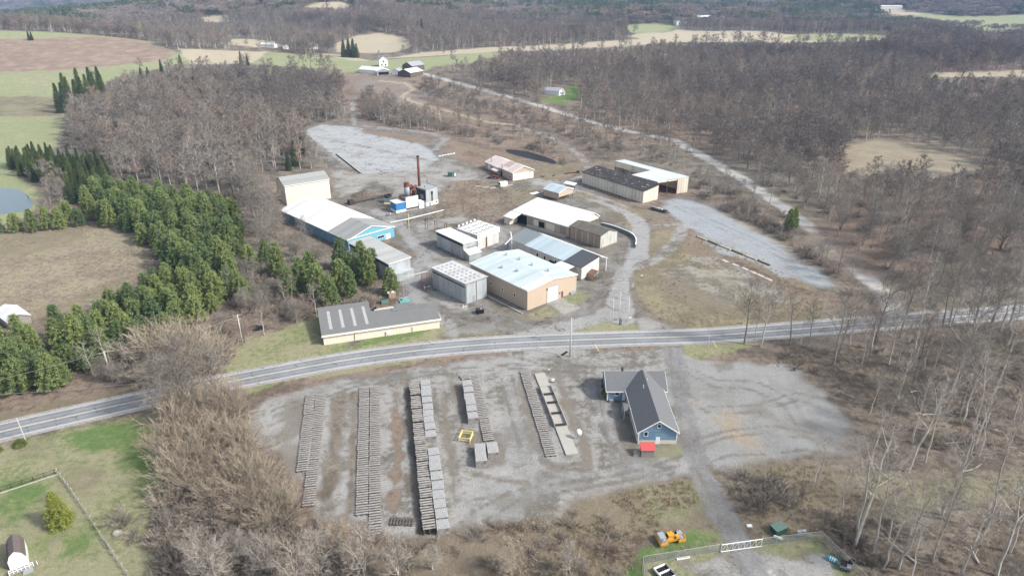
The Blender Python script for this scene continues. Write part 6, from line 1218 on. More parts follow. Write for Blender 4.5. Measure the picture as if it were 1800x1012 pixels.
# dark car half hidden behind the lawn
o = place((449, 580), 20, 'parked_car', 'dark car half hidden in brush behind the utility pole lawn', 'car'); m = MB(); m.prism([(-2.2, .35), (2.2, .35), (2.2, .85), (1.2, .95), (-2.1, .95)], 'y', -.85, .85); m.build('body', M['black'], o); m = MB(); m.prism([(-1.7, .95), (1.1, .95), (.4, 1.45), (-1.2, 1.45)], 'y', -.75, .75); m.build('cabin', M['glass'], o)
for xx in (-1.4, 1.4):
    for yy in (-.85, .85): wheel(o, xx, yy, .33, .2)
for pr in protos.values():
    for p in pr:
        if p.name not in used_p:
            for ch in list(p.children): bpy.data.objects.remove(ch)
            bpy.data.objects.remove(p)
# ================================================================== PLANTS
def bark_mat(name, a, b, var=.3):
    t = NT(name); v = t.coord('Object', (1, 1, .25)); oi = t.n("ShaderNodeObjectInfo").outputs['Random']
    c = t.mix(t.ramp(t.noise(v, 3, 4), .35, .65), a, b); c = t.scale_col(c, t.math('ADD', t.math('MULTIPLY', oi, var * 2), 1 - var)); return t.out(c, .9)
def twig_mat(name, a, b, c2, var=.32):
    t = NT(name); oi = t.n("ShaderNodeObjectInfo").outputs['Random']
    t2 = t.n("ShaderNodeTexWhiteNoise", noise_dimensions='1D'); t.l(oi, t2.inputs['W'])
    c = t.mix(oi, a, b); c = t.mix(t.ramp(t2.outputs['Value'], .72, .95), c, c2); c = t.scale_col(c, t.math('ADD', t.math('MULTIPLY', t2.outputs['Value'], .3), .84))
    c = t.scale_col(c, t.math('ADD', t.math('MULTIPLY', t.noise(t.coord('Object'), .5, 3), var * 2), 1 - var)); return t.out(c, .9)
def leaf_mat(name, a, b, ybias=.5):
    t = NT(name); oi = t.n("ShaderNodeObjectInfo").outputs['Random']; v = t.coord('Object')
    n = t.noise(v, .55, 3); f = t.ramp(t.math('ADD', t.math('MULTIPLY', n, .6), t.math('MULTIPLY', oi, .4)), .25, .75)
    c = t.mix(f, a, b); c = t.scale_col(c, t.math('ADD', t.math('MULTIPLY', t.noise(v, 2.6, 2), .8), .6)); t.out(c, .75)
    tr = t.n("ShaderNodeBsdfTranslucent"); t.l(c, tr.inputs['Color']); mx = t.n("ShaderNodeMixShader"); mx.inputs[0].default_value = .25
    t.l(t.b.outputs[0], mx.inputs[1]); t.l(tr.outputs[0], mx.inputs[2]); t.l(mx.outputs[0], t.t.nodes['Material Output'].inputs['Surface']); return t.mat
M['bark'] = bark_mat('grey_bark', (.20, .18, .155), (.29, .26, .23)); M['barkp'] = bark_mat('pale_bark', (.38, .35, .31), (.50, .47, .42)); M['barkpine'] = bark_mat('pine_bark', (.14, .11, .085), (.22, .18, .14))
M['twig'] = twig_mat('bare_twigs', (.215, .192, .160), (.285, .258, .220), (.265, .205, .165)); M['twigp'] = twig_mat('pale_twigs', (.32, .285, .245), (.40, .36, .31), (.34, .28, .21))
M['twigw'] = twig_mat('willow_twigs', (.30, .25, .185), (.38, .325, .25), (.27, .215, .16)); M['twigr'] = twig_mat('reddish_twigs', (.230, .190, .152), (.295, .245, .195), (.33, .285, .22))
M['pine'] = leaf_mat('pine_needles', (.125, .188, .080), (.280, .335, .118)); M['spruce'] = leaf_mat('spruce_needles', (.060, .098, .042), (.155, .185, .060)); M['arbor'] = leaf_mat('yellow_green_foliage', (.12, .17, .03), (.27, .30, .06))
M['twigk'] = twig_mat('dark_twigs', (.155, .137, .118), (.215, .19, .165), (.18, .14, .12)); M['cedar'] = leaf_mat('dull_green_foliage', (.07, .10, .05), (.14, .17, .09))
class TM:   # fast triangle/strip mesh
    def __init__(s): s.mb = MB()
def rvec(rn): return Vector((rn.gauss(0, 1), rn.gauss(0, 1), rn.gauss(0, 1))).normalized()
def ribbon(mb, a, b, w, rn):
    d = (b - a); s = d.cross(rvec(rn)); s = s.normalized() * w * .5 if s.length > 1e-4 else Vector((w * .5, 0, 0))
    mb.add([a - s, a + s, b + s * .3, b - s * .3], [(0, 1, 2, 3)])
def bare_tree(seed, H, clear, spread, nl=13, up=.9, tw=.055, dens=1.0, r0=None, wig=.25, fork=False):
    """trunk with limbs, and a crown of branches ending in fine twigs; returns (trunk mesh builder, crown mesh builder)"""
    rn = random.Random(seed); T = MB(); C_ = MB(); r0 = r0 or H * .0145
    def stem(base, H_, lean):
        n = 7; pts = [base]; 
        for i in range(1, n + 1): pts.append(base + Vector((lean[0] * (i / n) ** 1.5 * H_ + rn.uniform(-wig, wig) * .5, lean[1] * (i / n) ** 1.5 * H_ + rn.uniform(-wig, wig) * .5, H_ * i / n)))
        T.tube(pts, [r0 * (1 - .9 * (i / n)) + .01 for i in range(n + 1)], 6, cap=False); return pts
    stems = [stem(Vector((0, 0, -.3)), H * .93, (rn.uniform(-.05, .05), rn.uniform(-.05, .05)))]
    if fork: stems += [stem(Vector((rn.uniform(-.3, .3), rn.uniform(-.3, .3), -.2)), H * rn.uniform(.75, .95), (rn.uniform(-.3, .3), rn.uniform(-.3, .3))) for _ in range(2)]
    for si, sp in enumerate(stems):
        n_l = int(nl * dens) if si == 0 else int(nl * .6)
        for i in range(n_l):
            t = clear + (1 - clear) * ((i + rn.random()) / n_l) ** 1.2; t = min(.98, t)
            k = t * 7; i0 = min(6, int(k)); p = sp[i0].lerp(sp[i0 + 1], k - i0); az = i * 2.4 + rn.uniform(-.5, .5) + seed
            rel = (t - clear) / (1 - clear)
            Ll = spread * (1.0 - .62 * rel ** 1.8) * rn.uniform(.7, 1.15); el = up * rn.uniform(.55, 1.1) + rel * .3
            d = Vector((math.cos(az) * math.cos(el), math.sin(az) * math.cos(el), math.sin(el))); pts = [p]; q = p; m_ = 5
            for j in range(m_): d = (d + rvec(rn) * .16 + Vector((0, 0, .07))).normalized(); q = q + d * Ll / m_; pts.append(q)
            rl = r0 * .38 * (1 - t * .55); T.tube(pts, [rl * (1 - .85 * j / m_) + .008 for j in range(m_ + 1)], 4, cap=False)
            for j in range(1, m_ + 1):
                for b_ in range(2):
                    pb = pts[j]; Lb = Ll * .5 * rn.uniform(.55, 1.2) * (1.25 - .16 * j); db = ((pts[j] - pts[j - 1]).normalized() * .6 + rvec(rn) * .95 + Vector((0, 0, .2))).normalized(); qb = pb; bp = [pb]
                    for _ in range(3): db = (db + rvec(rn) * .2 + Vector((0, 0, .05))).normalized(); qb = qb + db * Lb / 3; bp.append(qb)
                    for u in range(3): ribbon(C_, bp[u], bp[u + 1], tw * (1.9 - .4 * u), rn)
                    for u in range(1, 4):
                        for w_ in range(2 if rn.random() < dens else 1):
                            dt = ((bp[u] - bp[u - 1]).normalized() + rvec(rn) * .8 + Vector((0, 0, .2))).normalized(); Lt = rn.uniform(.6, 1.35) * min(1.5, Lb * .5 + .35); e = bp[u] + dt * Lt
                            ribbon(C_, bp[u], e, tw, rn)
                            for _ in range(2): ribbon(C_, bp[u].lerp(e, rn.uniform(.35, .8)), e + rvec(rn) * Lt * .45 + Vector((0, 0, .1)), tw * .8, rn)
    return T, C_
def shrub(seed, Hh, Wd, nst=16, tw=.06, upr=.75):
    rn = random.Random(seed); T = MB(); C_ = MB()
    for i in range(nst):
        az = rn.uniform(0, 6.28); el = rn.uniform(upr - .35, 1.45); L = Hh * rn.uniform(.6, 1.05); d = Vector((math.cos(az) * math.cos(el) * Wd / Hh * 1.6, math.sin(az) * math.cos(el) * Wd / Hh * 1.6, math.sin(el))).normalized()
        p = Vector((rn.uniform(-.25, .25) * Wd * .6, rn.uniform(-.25, .25) * Wd * .6, -.1)); pts = [p]
        for _ in range(4): d = (d + rvec(rn) * .13).normalized(); p = p + d * L / 4; pts.append(p)
        T.tube(pts, [.07 * Hh / 6 * (1 - .2 * k) + .01 for k in range(5)], 4, cap=False)
        for j in range(1, 5):
            for _ in range(3):
                dt = ((pts[j] - pts[j - 1]).normalized() + rvec(rn) * .5).normalized(); Lt = rn.uniform(.18, .36) * Hh; e = pts[j] + dt * Lt; ribbon(C_, pts[j], e, tw * 1.4, rn)
                for _ in range(4): s_ = pts[j].lerp(e, rn.uniform(.2, .9)); ribbon(C_, s_, s_ + (dt + rvec(rn) * .6).normalized() * Lt * .5, tw, rn)
    return T, C_
def needle(mb, c, d, sz, rn):
    s = d.cross(rvec(rn)); s = s.normalized() * sz * .34 if s.length > 1e-4 else Vector((sz * .3, 0, 0)); mb.add([c - s * .6, c + s * .6, c + d * sz], [(0, 1, 2)])
def conifer(seed, H, Rm, kind='pine'):
    rn = random.Random(seed); T = MB(); C_ = MB(); T.tube([(0, 0, -.3), (0, 0, H * .5), (0, 0, H * .96)], [H * .018, H * .012, .02], 6, cap=False)
    pine = kind == 'pine'; base = .12 if pine else .03; nw = int(H * (1.9 if pine else 2.6)); sz = .62 if pine else .42
    for w in range(nw):
        t = base + (1 - base) * w / nw; z = t * H; R_ = Rm * ((1 - t) ** (.5 if pine else .85)) * (1 if t > .25 else .78 + .9 * t)
        nb = 6 if pine else 8
        for b_ in range(nb):
            az = w * 1.1 + b_ * 6.283 / nb + rn.uniform(-.3, .3); L = R_ * rn.uniform(.72, 1.12); el = (.28 - .35 * (1 - t)) + rn.uniform(-.12, .12) if pine else (-.25 + .4 * t); d = Vector((math.cos(az) * math.cos(el), math.sin(az) * math.cos(el), math.sin(el)))
            p0 = Vector((0, 0, z)); T.tube([p0, p0 + d * L * .85], [.045, .015], 3, cap=False); k = max(2, int(L / (.42 if pine else .34)))
            for j in range(k):
                f = .25 + .75 * (j + 1) / k; c = p0 + d * L * f + rvec(rn) * .12; nn = 9 if pine else 8
                if rn.random() < .06: continue
                for _ in range(nn):
                    dd = (d * .45 + rvec(rn) * .95 + Vector((0, 0, .45 if pine else .05))).normalized(); needle(C_, c + rvec(rn) * .26, dd, sz * rn.uniform(.7, 1.2), rn)
    for _ in range(14): needle(C_, Vector((0, 0, H * rn.uniform(.93, 1.0))), (Vector((0, 0, 1)) + rvec(rn) * .6).normalized(), sz, rn)
    return T, C_
def proto(name, tc, mt, mc, crown='crown'):
    T, C_ = tc; return (T.mesh('trunk', mt), C_.mesh(crown, mc), name, crown)
def put(pr, x, y, rz, s, label, cat, group, z=None, lean=(0, 0)):
    name = pr[2]; o = empty(name, (x, y, zat(x, y) if z is None else z), rz, label, cat, group); o.scale = (s, s, s * random.uniform(.86, 1.16)); o.rotation_euler = (lean[0], lean[1], rz)
    link('trunk', pr[0], o); link(pr[3], pr[1], o); return o
random.seed(11)
TALL = [proto('bare_tree', bare_tree(100 + i, 22, .42, 6.4, 17, .70, .045, 1.0), M['barkp' if i % 3 else 'bark'], M['twig']) for i in range(5)]
PALE = [proto('bare_tree', bare_tree(200 + i, 23, .42, 6.0, 12, .78, .045, .6, .27, .6), M['barkp'], M['twigp']) for i in range(3)]
ROUND = [proto('bare_tree', bare_tree(300 + i, 16, .22, 7.0, 19, .62, .05, .9, fork=(i == 1)), M['bark'], M['twig']) for i in range(4)]
WILL = [proto('willow_tree', shrub(400 + i, 8.5, 7.0, 34, .06, .95), M['bark'], M['twigw']) for i in range(4)]
BIRCH = [proto('bare_tree', bare_tree(450 + i, 10, .18, 4.6, 12, .75, .05, .5, .17, .4, True), M['barkp'], M['twigp']) for i in range(3)]
SHR = [proto('bare_shrub', shrub(500 + i, 3.6, 3.6, 18), M['bark'], M['twigr' if i % 2 else 'twig']) for i in range(3)]
PINES = [proto('pine_tree', conifer(600 + i, 9.4 + i * .7, 4.5 - .22 * i, 'pine'), M['barkpine'], M['pine']) for i in range(6)]
SPR = [proto('spruce_tree', conifer(700 + i, 13, 2.7, 'spruce'), M['barkpine'], M['spruce']) for i in range(3)]
# ================================================================== WOODS
def jitter(poly, s, seed, r_max=None, off=.42):
    w = Gxy(poly) if poly is not None else None
    x0, y0 = w.min(0); x1, y1 = w.max(0); rs = np.random.RandomState(seed)
    X, Y = np.meshgrid(np.arange(x0, x1, s), np.arange(y0, y1, s)); X = X.ravel() + rs.uniform(-off, off, X.size) * s; Y = Y.ravel() + rs.uniform(-off, off, Y.size) * s
    k = in_poly(X, Y, w); return np.stack([X[k], Y[k]], 1)
BOXES = []     # building footprints, kept clear
for o in list(sc.objects):
    if o.type == 'EMPTY' and o.get('category') in ('warehouse', 'shed', 'barn', 'building', 'house', 'kiln', 'workshop', 'annex', 'garage', 'shelter', 'hut', 'chimney', 'machine'):
        pts = []
        for c_ in o.children:
            if c_.type == 'MESH': pts += [Matrix.Translation(o.location) @ Matrix.Rotation(o.rotation_euler.z, 4, 'Z') @ Vector(q_) for q_ in c_.bound_box]
        if pts:
            inv = (Matrix.Translation(o.location) @ Matrix.Rotation(o.rotation_euler.z, 4, 'Z')).inverted(); lp = [inv @ p for p in pts]
            BOXES.append((np.array(inv)[:2, :], min(p.x for p in lp), max(p.x for p in lp), min(p.y for p in lp), max(p.y for p in lp)))
def clear_of(p, gap=1.5, fields=True):
    X, Y = p[:, 0], p[:, 1]; bad = np.zeros(len(X), bool)
    for inv, a, b, c_, d in BOXES:
        u = inv[0, 0] * X + inv[0, 1] * Y + inv[0, 3]; v = inv[1, 0] * X + inv[1, 1] * Y + inv[1, 3]
        bad |= (u > a - gap) & (u < b + gap) & (v > c_ - gap) & (v < d + gap)
    if fields:
        for ty, w, width in FIELDS:
            m = (X > w[:, 0].min() - 8) & (X < w[:, 0].max() + 8) & (Y > w[:, 1].min() - 8) & (Y < w[:, 1].max() + 8) & ~bad; i = np.nonzero(m)[0]
            if not len(i): continue
            if ty == 'poly': bad[i] |= in_poly(X[i], Y[i], w)
            else: bad[i] |= seg_dist(X[i], Y[i], w, False) < width / 2 + 1.6
        i = np.nonzero(np.hypot(X, Y) < 420)[0]
        if len(i): bad[i] |= seg_dist(X[i], Y[i], ROADP[::6], False) < 6.5
    return p[~bad]
def pix(X, Y, Z):
    dep = Y * CP - (Z - CAM_H) * SP; return 900 + FPX * X / np.maximum(dep, 1), 506 - FPX * ((Z - CAM_H) * CP + Y * SP) / np.maximum(dep, 1)
OPEN = [(ty, np.array(pts, float), cls, width) for ty, kind, fe, op, pts, cls, width in REG if cls and (max(p_[1] for p_ in pts) < 420 or cls == 'forest_road' or pts is LB)]
OPEN.append(('poly', np.array([(640, 128), (650, 112), (668, 104), (700, 108), (752, 118), (758, 134), (700, 140), (650, 138)], float), 'farm', 0))
OPEN.append(('poly', np.array([(952, 172), (955, 158), (975, 150), (1000, 156), (1012, 168), (985, 176)], float), 'farm', 0))
OPEN.append(('line', np.array([(640, 140), (670, 146), (713, 150), (728, 158), (712, 172), (760, 192), (860, 217), (960, 242), (1016, 274), (1036, 300)], float), 'track', 5)); OPEN.append(('poly', np.array([(0, 330), (40, 335), (60, 355), (50, 372), (0, 378)], float), 'pond', 0)); OPEN.append(('poly', np.array([(895, 262), (950, 268), (980, 283), (930, 282), (895, 272)], float), 'pond', 0))
OPEN += [('poly', np.array(q_, float), 'building', 0) for q_ in ([(488, 364), (535, 350), (700, 395), (700, 425), (640, 440), (600, 436), (490, 392)], [(472, 312), (560, 296), (584, 345), (505, 364), (474, 352)], [(1020, 290), (1095, 278), (1214, 305), (1212, 345), (1130, 360), (1020, 325)], [(845, 270), (940, 295), (940, 315), (900, 320), (845, 295)])]
def keep_views(p, H, seed=3, lines=.95):
    """woods thin out where the land beyond them lies open: fields, lots, tracks and ponds the photograph shows"""
    r_ = np.random.RandomState(seed); z0 = height(p[:, 0], p[:, 1]); bad = np.zeros(len(p), bool); let = r_.rand(len(p))
    for f in (.1, .3, .5, .7, .9, 1.0):
        u, v = pix(p[:, 0], p[:, 1], z0 + H * f)
        for ty, w, cls, width in OPEN:
            m = (u > w[:, 0].min() - 6) & (u < w[:, 0].max() + 6) & (v > w[:, 1].min() - 6) & (v < w[:, 1].max() + 6) & ~bad; i = np.nonzero(m)[0]
            if not len(i): continue
            if ty == 'poly': hit = in_poly(u[i], v[i], w) & (let[i] < (.97 if cls == 'farm' else .93))
            else:
                d_ = seg_dist(u[i], v[i], w, False); pw = 2.5 + (width * .35 + (2.2 if f > .35 else 0)) * FPX / np.hypot(p[i, 0], p[i, 1]); hit = (d_ < pw) & (let[i] < lines)
            bad[i] |= hit
    return p[~bad]
def in_view(p, m=60, h=22):
    """keep what could show from the camera or from a step beside it"""
    X, Y = p[:, 0], p[:, 1]; dep = Y * CP - (-CAM_H) * SP; u = FPX * X / np.maximum(dep, 1); v = FPX * ((h - CAM_H) * CP + Y * SP) / np.maximum(dep, 1)
    return p[(dep > 5) & (np.abs(u) < 900 + m + 60) & (v > -640)]
# ---- trees one can point at along the road and in the lower right wood
KNOWN = [(1308, 604, 17), (1326, 597, 10), (1337, 609, 18), (1388, 607, 17), (1407, 606, 11), (1423, 604, 12), (1465, 642, 19), (1494, 606, 21), (1531, 612, 20), (1538, 602, 20), (1546, 621, 12),
         (1562, 640, 20), (1581, 594, 21), (1575, 645, 15), (1608, 611, 20), (1605, 673, 18), (1619, 656, 17), (1638, 659, 12), (1654, 583, 21), (1662, 606, 21), (1671, 690, 24), (1667, 573, 20),
         (1698, 590, 16), (1712, 571, 22), (1740, 581, 21), (1761, 583, 23), (1773, 581, 24), (1596, 830, 20), (1502, 960, 23), (1506, 934, 21), (1532, 970, 20), (1552, 999, 16), (1579, 999, 21),
         (1601, 1013, 12), (1428, 854, 11), (1436, 850, 10), (1477, 917, 13), (1626, 812, 15), (1705, 799, 20), (1770, 801, 19), (1656, 905, 22), (1662, 912, 18), (1689, 1010, 20), (1752, 1012, 22), (1666, 702, 17),
         (1685, 734, 19), (1528, 728, 10), (1559, 748, 12), (1720, 800, 17), (1690, 745, 18), (1790, 870, 18), (1735, 930, 19), (1710, 960, 15), (1775, 970, 18), (1640, 985, 15), (1600, 940, 12), (1745, 700, 16), (1790, 690, 18), (1640, 760, 13), (1578, 700, 13)]
RIM = 'bare trees in the lower right wood'
for i, (px, py, h) in enumerate(KNOWN):
    x, y, _ = G(px, py); dead = i % 3 == 1 or py > 790
    pr = (PALE if dead else TALL)[i % 3]; hh = 22 if dead else 21
    edge = py < 625
    lb = ('slender bare tree standing along the road edge' if edge else ('tall pale-barked bare tree in the lower right wood' if h > 16 else 'small thin bare tree in the lower right wood') if dead else ('tall grey bare tree in the lower right wood' if h > 14 else 'short grey bare tree at the right wood edge'))
    put(pr, x, y, i * 1.7, h / hh * (1.16 if py > 640 else 1.05), lb, 'tree', 'slender bare trees along the road' if edge else {0: 'tall pale bare trees lower right', 1: 'small pale bare trees lower right', 2: 'tall grey bare trees lower right', 3: 'short grey bare trees lower right'}[(0 if h > 16 else 1) if dead else (2 if h > 14 else 3)], lean=(random.uniform(-.06, .06), random.uniform(-.07, .07)))
n_bare = len(KNOWN)
WOODS = {  # name: (outline of the tree feet, spacing, prototypes, label, size)
    'lowright': ([(1330, 640), (1450, 660), (1540, 760), (1580, 830), (1700, 800), (1900, 790), (1900, 575), (1700, 590), (1500, 605), (1400, 618)], 11, 'tall', 'slender bare tree in the wood below the road on the right', .72),
    'lowright2': ([(1480, 930), (1600, 900), (1900, 880), (1950, 1080), (1560, 1080)], 10, 'tall', 'thin bare tree in the bottom right corner wood', .66),
    'stripA': ([(740, 143), (860, 168), (950, 193), (1100, 235), (1223, 274), (1313, 325), (1440, 420), (1520, 500), (1545, 540), (1480, 515), (1380, 430), (1270, 358), (1222, 333), (1216, 305), (1110, 272), (1060, 288), (1030, 262), (990, 240), (907, 213), (795, 190), (745, 172)], 7.2, 'tall', 'bare tree between the dirt drive and the forest road', .66),
    'stripB': ([(770, 126), (880, 100), (1100, 90), (1250, 84), (1560, 82), (1650, 140), (1950, 142), (1950, 300), (1800, 310), (1740, 300), (1600, 235), (1480, 245), (1470, 300), (1400, 340), (1313, 300), (1200, 246), (1100, 218), (950, 176), (880, 158)], 9.5, 'mix', 'bare tree in the wood above the forest road', .84),
    'stripD': ([(1313, 305), (1400, 340), (1480, 310), (1620, 310), (1760, 310), (1950, 300), (1950, 520), (1800, 533), (1600, 548), (1560, 500), (1450, 405)], 9.5, 'mix2', 'bare tree in the thin reddish wood on the right', .88),
    'stripC': ([(640, 172), (700, 186), (800, 205), (900, 228), (960, 245), (1005, 270), (990, 282), (940, 262), (870, 252), (800, 238), (720, 228), (640, 212), (634, 190)], 6.5, 'mix', 'dark bare tree between the far lot and the dirt drive', .58),
    'wl': ([(90, 262), (120, 215), (200, 152), (330, 122), (600, 128), (608, 212), (535, 222), (545, 262), (596, 296), (585, 306), (560, 296), (470, 305), (462, 355), (490, 400), (560, 432), (585, 455), (540, 470), (500, 455), (440, 425), (425, 365), (330, 338), (200, 318), (195, 270), (140, 258)], 8.2, 'round', 'grey bare tree in the wood left of the storage barn', .86),
    'lbrush': ([(400, 470), (470, 500), (540, 540), (640, 545), (660, 530), (560, 560), (420, 606), (380, 600), (400, 560)], 6.5, 'small', 'small bare tree on the slope above the cream building', .45),
    'verge': ([(150, 640), (260, 610), (300, 655), (400, 600), (410, 640), (300, 672), (180, 690)], 5.5, 'small', 'small bare tree on the verge beside the pines', .45),
    'pondside': ([(60, 300), (110, 330), (130, 380), (70, 395), (40, 330)], 8, 'small', 'pale bare tree beside the pond', .6),
}
cand = []
for wi, (k, (poly, s, kind, lb, size)) in enumerate(WOODS.items()):
    p = in_view(clear_of(jitter(poly, s, 40 + wi), 2.5)); left = p; f_ = 1.0
    if k in ('lowright', 'lowright2', 'verge', 'lbrush'):
        for q in p: cand.append((math.hypot(q[0], q[1]), q[0], q[1], kind, lb, size, k))
        continue
    while len(left) and f_ > .28:            # smaller growth where taller trees would not stand
        ok = keep_views(left, 20 * size * f_, 3, .88 if k in ('stripA', 'stripC') else .95)
        for q in ok: cand.append((math.hypot(q[0], q[1]), q[0], q[1], kind, lb, size * f_, k))
        got = set(map(tuple, ok)); left = np.array([q for q in left if tuple(q) not in got]); f_ *= .72
rs = np.random.RandomState(5)
cand.sort(key=lambda c: c[0])
kx = np.array([G(a, b)[:2] for a, b, _ in KNOWN])
cand = [c for c in cand if c[6] not in ('lowright', 'lowright2') or np.hypot(kx[:, 0] - c[1], kx[:, 1] - c[2]).min() > 4.5]
N_IND = 280
rest = []
for i, (r, x, y, kind, lb, size, k) in enumerate(cand):
    s = size * rs.uniform(.75, 1.18)
    if n_bare < N_IND:
        ps = {'tall': TALL + PALE[:1], 'round': ROUND + TALL[:1], 'mix': TALL[:3] + ROUND, 'mix2': TALL + ROUND[:2], 'small': ROUND[:2] + PALE[:1]}[kind]
        put(ps[i % len(ps)], x, y, rs.uniform(0, 6.28), s * (1.2 if kind == 'round' else 1), lb, 'tree', lb.replace('bare tree', 'bare trees'), lean=(rs.uniform(-.04, .04), rs.uniform(-.04, .04))); n_bare += 1
    else: rest.append((x, y, s, kind))
print('individual bare trees', n_bare, 'rest', len(rest))
# ---- pines and spruces
PL = [(40, 615), (120, 590), (235, 530), (290, 500), (250, 420), (190, 398), (150, 385), (150, 350), (225, 352), (330, 355), (415, 388), (428, 440), (410, 500), (400, 552), (350, 575), (270, 612), (250, 622), (170, 655), (110, 690), (-40, 715), (-40, 645)]
pl = clear_of(jitter(PL, 5.9, 3, off=.32), 2, fields=False); pl = pl[np.argsort(np.hypot(pl[:, 0], pl[:, 1]))]
for i, (x, y) in enumerate(pl):
    near = y < 215
    put(PINES[rs.randint(6)], x, y, rs.uniform(0, 6.28), rs.uniform(.72, 1.02 if near else 1.18), 'dense green pine in the %s of the pine plantation' % ('front part beside the road' if near else 'back part beside the brown meadow'), 'pine tree', 'pines in the front of the plantation' if near else 'pines in the back of the plantation')
for i, (px, py) in enumerate(((440, 470), (490, 486), (468, 464), (530, 514), (560, 522), (600, 505), (625, 494), (650, 502), (600, 472), (636, 470), (582, 536), (548, 497), (655, 480), (615, 522), (510, 520))):
    x, y, _ = G(px, py); put(PINES[i * 5 % 6], x, y, i, rs.uniform(.85, 1.12), 'green pine in the clump beside the grey kiln shed', 'pine tree', 'pines in the clump beside the kiln shed')
x, y, _ = G(428, 530); put(PINES[1], x, y, 1, .95, 'round green pine alone left of the clump above orange needles', 'pine tree', None)
x, y, _ = G(687, 516); put(PINES[2], x, y, 4, .9, 'green pine nearest the overhead pipe at the clump end', 'pine tree', None)
for i, (px, py) in enumerate(((30, 408), (60, 408), (85, 404), (106, 402), (140, 397), (-5, 412), (120, 388))):
    x, y, _ = G(px, py); put(PINES[i * 5 % 6], x, y, i, rs.uniform(.8, 1.0), 'green pine in the row between pond and brown meadow', 'pine tree', 'pines in the row by the pond')
sp_ = clear_of(jitter([(12, 290), (60, 284), (150, 296), (196, 306), (190, 340), (170, 362), (130, 360), (90, 330), (40, 315)], 5.2, 8, off=.3), 2, fields=False)
for i, (x, y) in enumerate(sp_): put(SPR[i % 3], x, y, i, rs.uniform(.75, .98), 'dark pointed spruce in the thicket above the pond', 'spruce tree', 'spruces in the thicket above the pond')
for i, (px, py) in enumerate(((108, 200), (118, 198), (128, 194), (140, 190), (150, 188), (160, 184), (172, 180), (184, 176), (122, 190), (146, 180), (166, 174), (180, 168))):
    x, y, z = G(px, py); put(SPR[i % 3], x, y, i, rs.uniform(1.5, 1.9), 'tall dark spruce in the cluster at the field corner upper left', 'spruce tree', 'tall spruces at the field corner')
for i, (px, py) in enumerate(((305, 165), (318, 168), (345, 172), (358, 170), (252, 150), (262, 140), (238, 250), (250, 262), (516, 262), (524, 270), (532, 276), (508, 300), (520, 292), (425, 118), (436, 117), (285, 128), (300, 132), (320, 126), (1288, 150), (1300, 148), (1640, 152), (1762, 168), (1386, 405), (1394, 403))):
    x, y, z = G(px, py); put((PINES[i % 6] if px > 1200 else SPR[i % 3]), x, y, i, rs.uniform(.85, 1.25) * (.62 if py > 300 else 1), 'evergreen standing singly among the bare woods', 'evergreen tree', 'single evergreens in the bare woods')
for i, (px, py) in enumerate(((605, 101), (614, 101), (622, 102), (628, 102), (735, 62), (742, 62), (52, 72), (57, 72))):
    x, y, z = G(px, py); put(SPR[i % 3], x, y, i, rs.uniform(1.3, 1.8) if i < 6 else .8, 'dark spruce far off beside the fields', 'spruce tree', 'far spruces beside the fields')
# ---- garden evergreens and bushes
T_, C_ = conifer(810, 9.2, 3.3, 'spruce'); 
big = proto('conical_conifer', (T_, C_), M['barkpine'], M['arbor']); x, y, _ = G(108, 922); put(big, x, y, .4, 1.0, 'dense yellow-green conical conifer on the lawn', 'conifer', None)
def dome(seed, w, h, n=1500):
    rn = random.Random(seed); T = MB(); C_ = MB(); T.tube([(0, 0, -.1), (0, 0, h * .6)], [.1, .04], 5)
    for _ in range(n):
        a = rvec(rn); a.z = abs(a.z); c = Vector((a.x * w / 2, a.y * w / 2, a.z * h)) * rn.uniform(.7, 1); needle(C_, c, (a + rvec(rn) * .8).normalized(), .26, rn)
    return T, C_
DOME = proto('round_bush', dome(5, 2.9, 1.9), M['barkpine'], M['arbor'], 'foliage')
for (px, py), s, lb in (((36, 783), 1.0, 'round yellow-green bush at the foot of the leaning white pole'), ((-4, 793), .8, 'round yellow-green bush at the left picture edge')):
    x, y, _ = G(px, py); put(DOME, x, y, 0, s, lb, 'bush', None)
for i, (px, py, s) in enumerate(((1062, 671, .55), (1063, 680, .65), (1065, 692, .85), (1066, 698, .7))):
    x, y, _ = G(px, py); put(DOME, x, y, i, s, ['smallest clipped bush', 'second clipped bush from the back', 'large clipped bush', 'clipped bush nearest the corner'][i] + ' beside the blue house wing', 'bush', 'clipped bushes beside the house wing')
for i, (px, py, s) in enumerate(((212, 912, 1.0), (222, 922, .85), (232, 944, .75))):
    x, y, _ = G(px, py); put(SHR[i % 3], x, y, i, s, ['tall bare shrub behind the boulder', 'brown bare shrub right of the boulder', 'low bare shrub in front on the lawn'][i], 'shrub', None)
# ---- willow thicket
wp_ = clear_of(jitter([(292, 742), (330, 720), (400, 700), (425, 725), (432, 775), (448, 830), (500, 885), (520, 935), (470, 945), (400, 920), (340, 880), (300, 850), (290, 800)], 3.9, 21), 1, fields=False)
for i, (x, y) in enumerate(wp_): put(WILL[i % 4], x, y, i * 1.3, rs.uniform(.55, .95), 'light brown twiggy willow in the thicket left of the pallets', 'tree', 'willows in the thicket left of the pallets', lean=(rs.uniform(-.1, .1), rs.uniform(-.1, .1)))
for i, (px, py, s) in enumerate(((310, 650, 1.6), (285, 655, 1.4), (335, 640, 1.5), (372, 646, 1.2), (350, 660, 1.1), (262, 668, .9), (300, 635, 1.4), (320, 628, 1.3))):
    x, y, _ = G(px, py); put(WILL[i % 4], x, y, i, s, 'broad light brown willow beside the road at left', 'tree', 'broad willows beside the road at left')
for i, (px, py, s) in enumerate(((290, 738, 1.3), (325, 716, 1.45), (378, 700, 1.3))):
    x, y, _ = G(px, py); put(ROUND[i], x, y, i, s * .8, 'dark bare tree rising from the willow thicket at the road', 'tree', 'dark trees rising from the willow thicket')
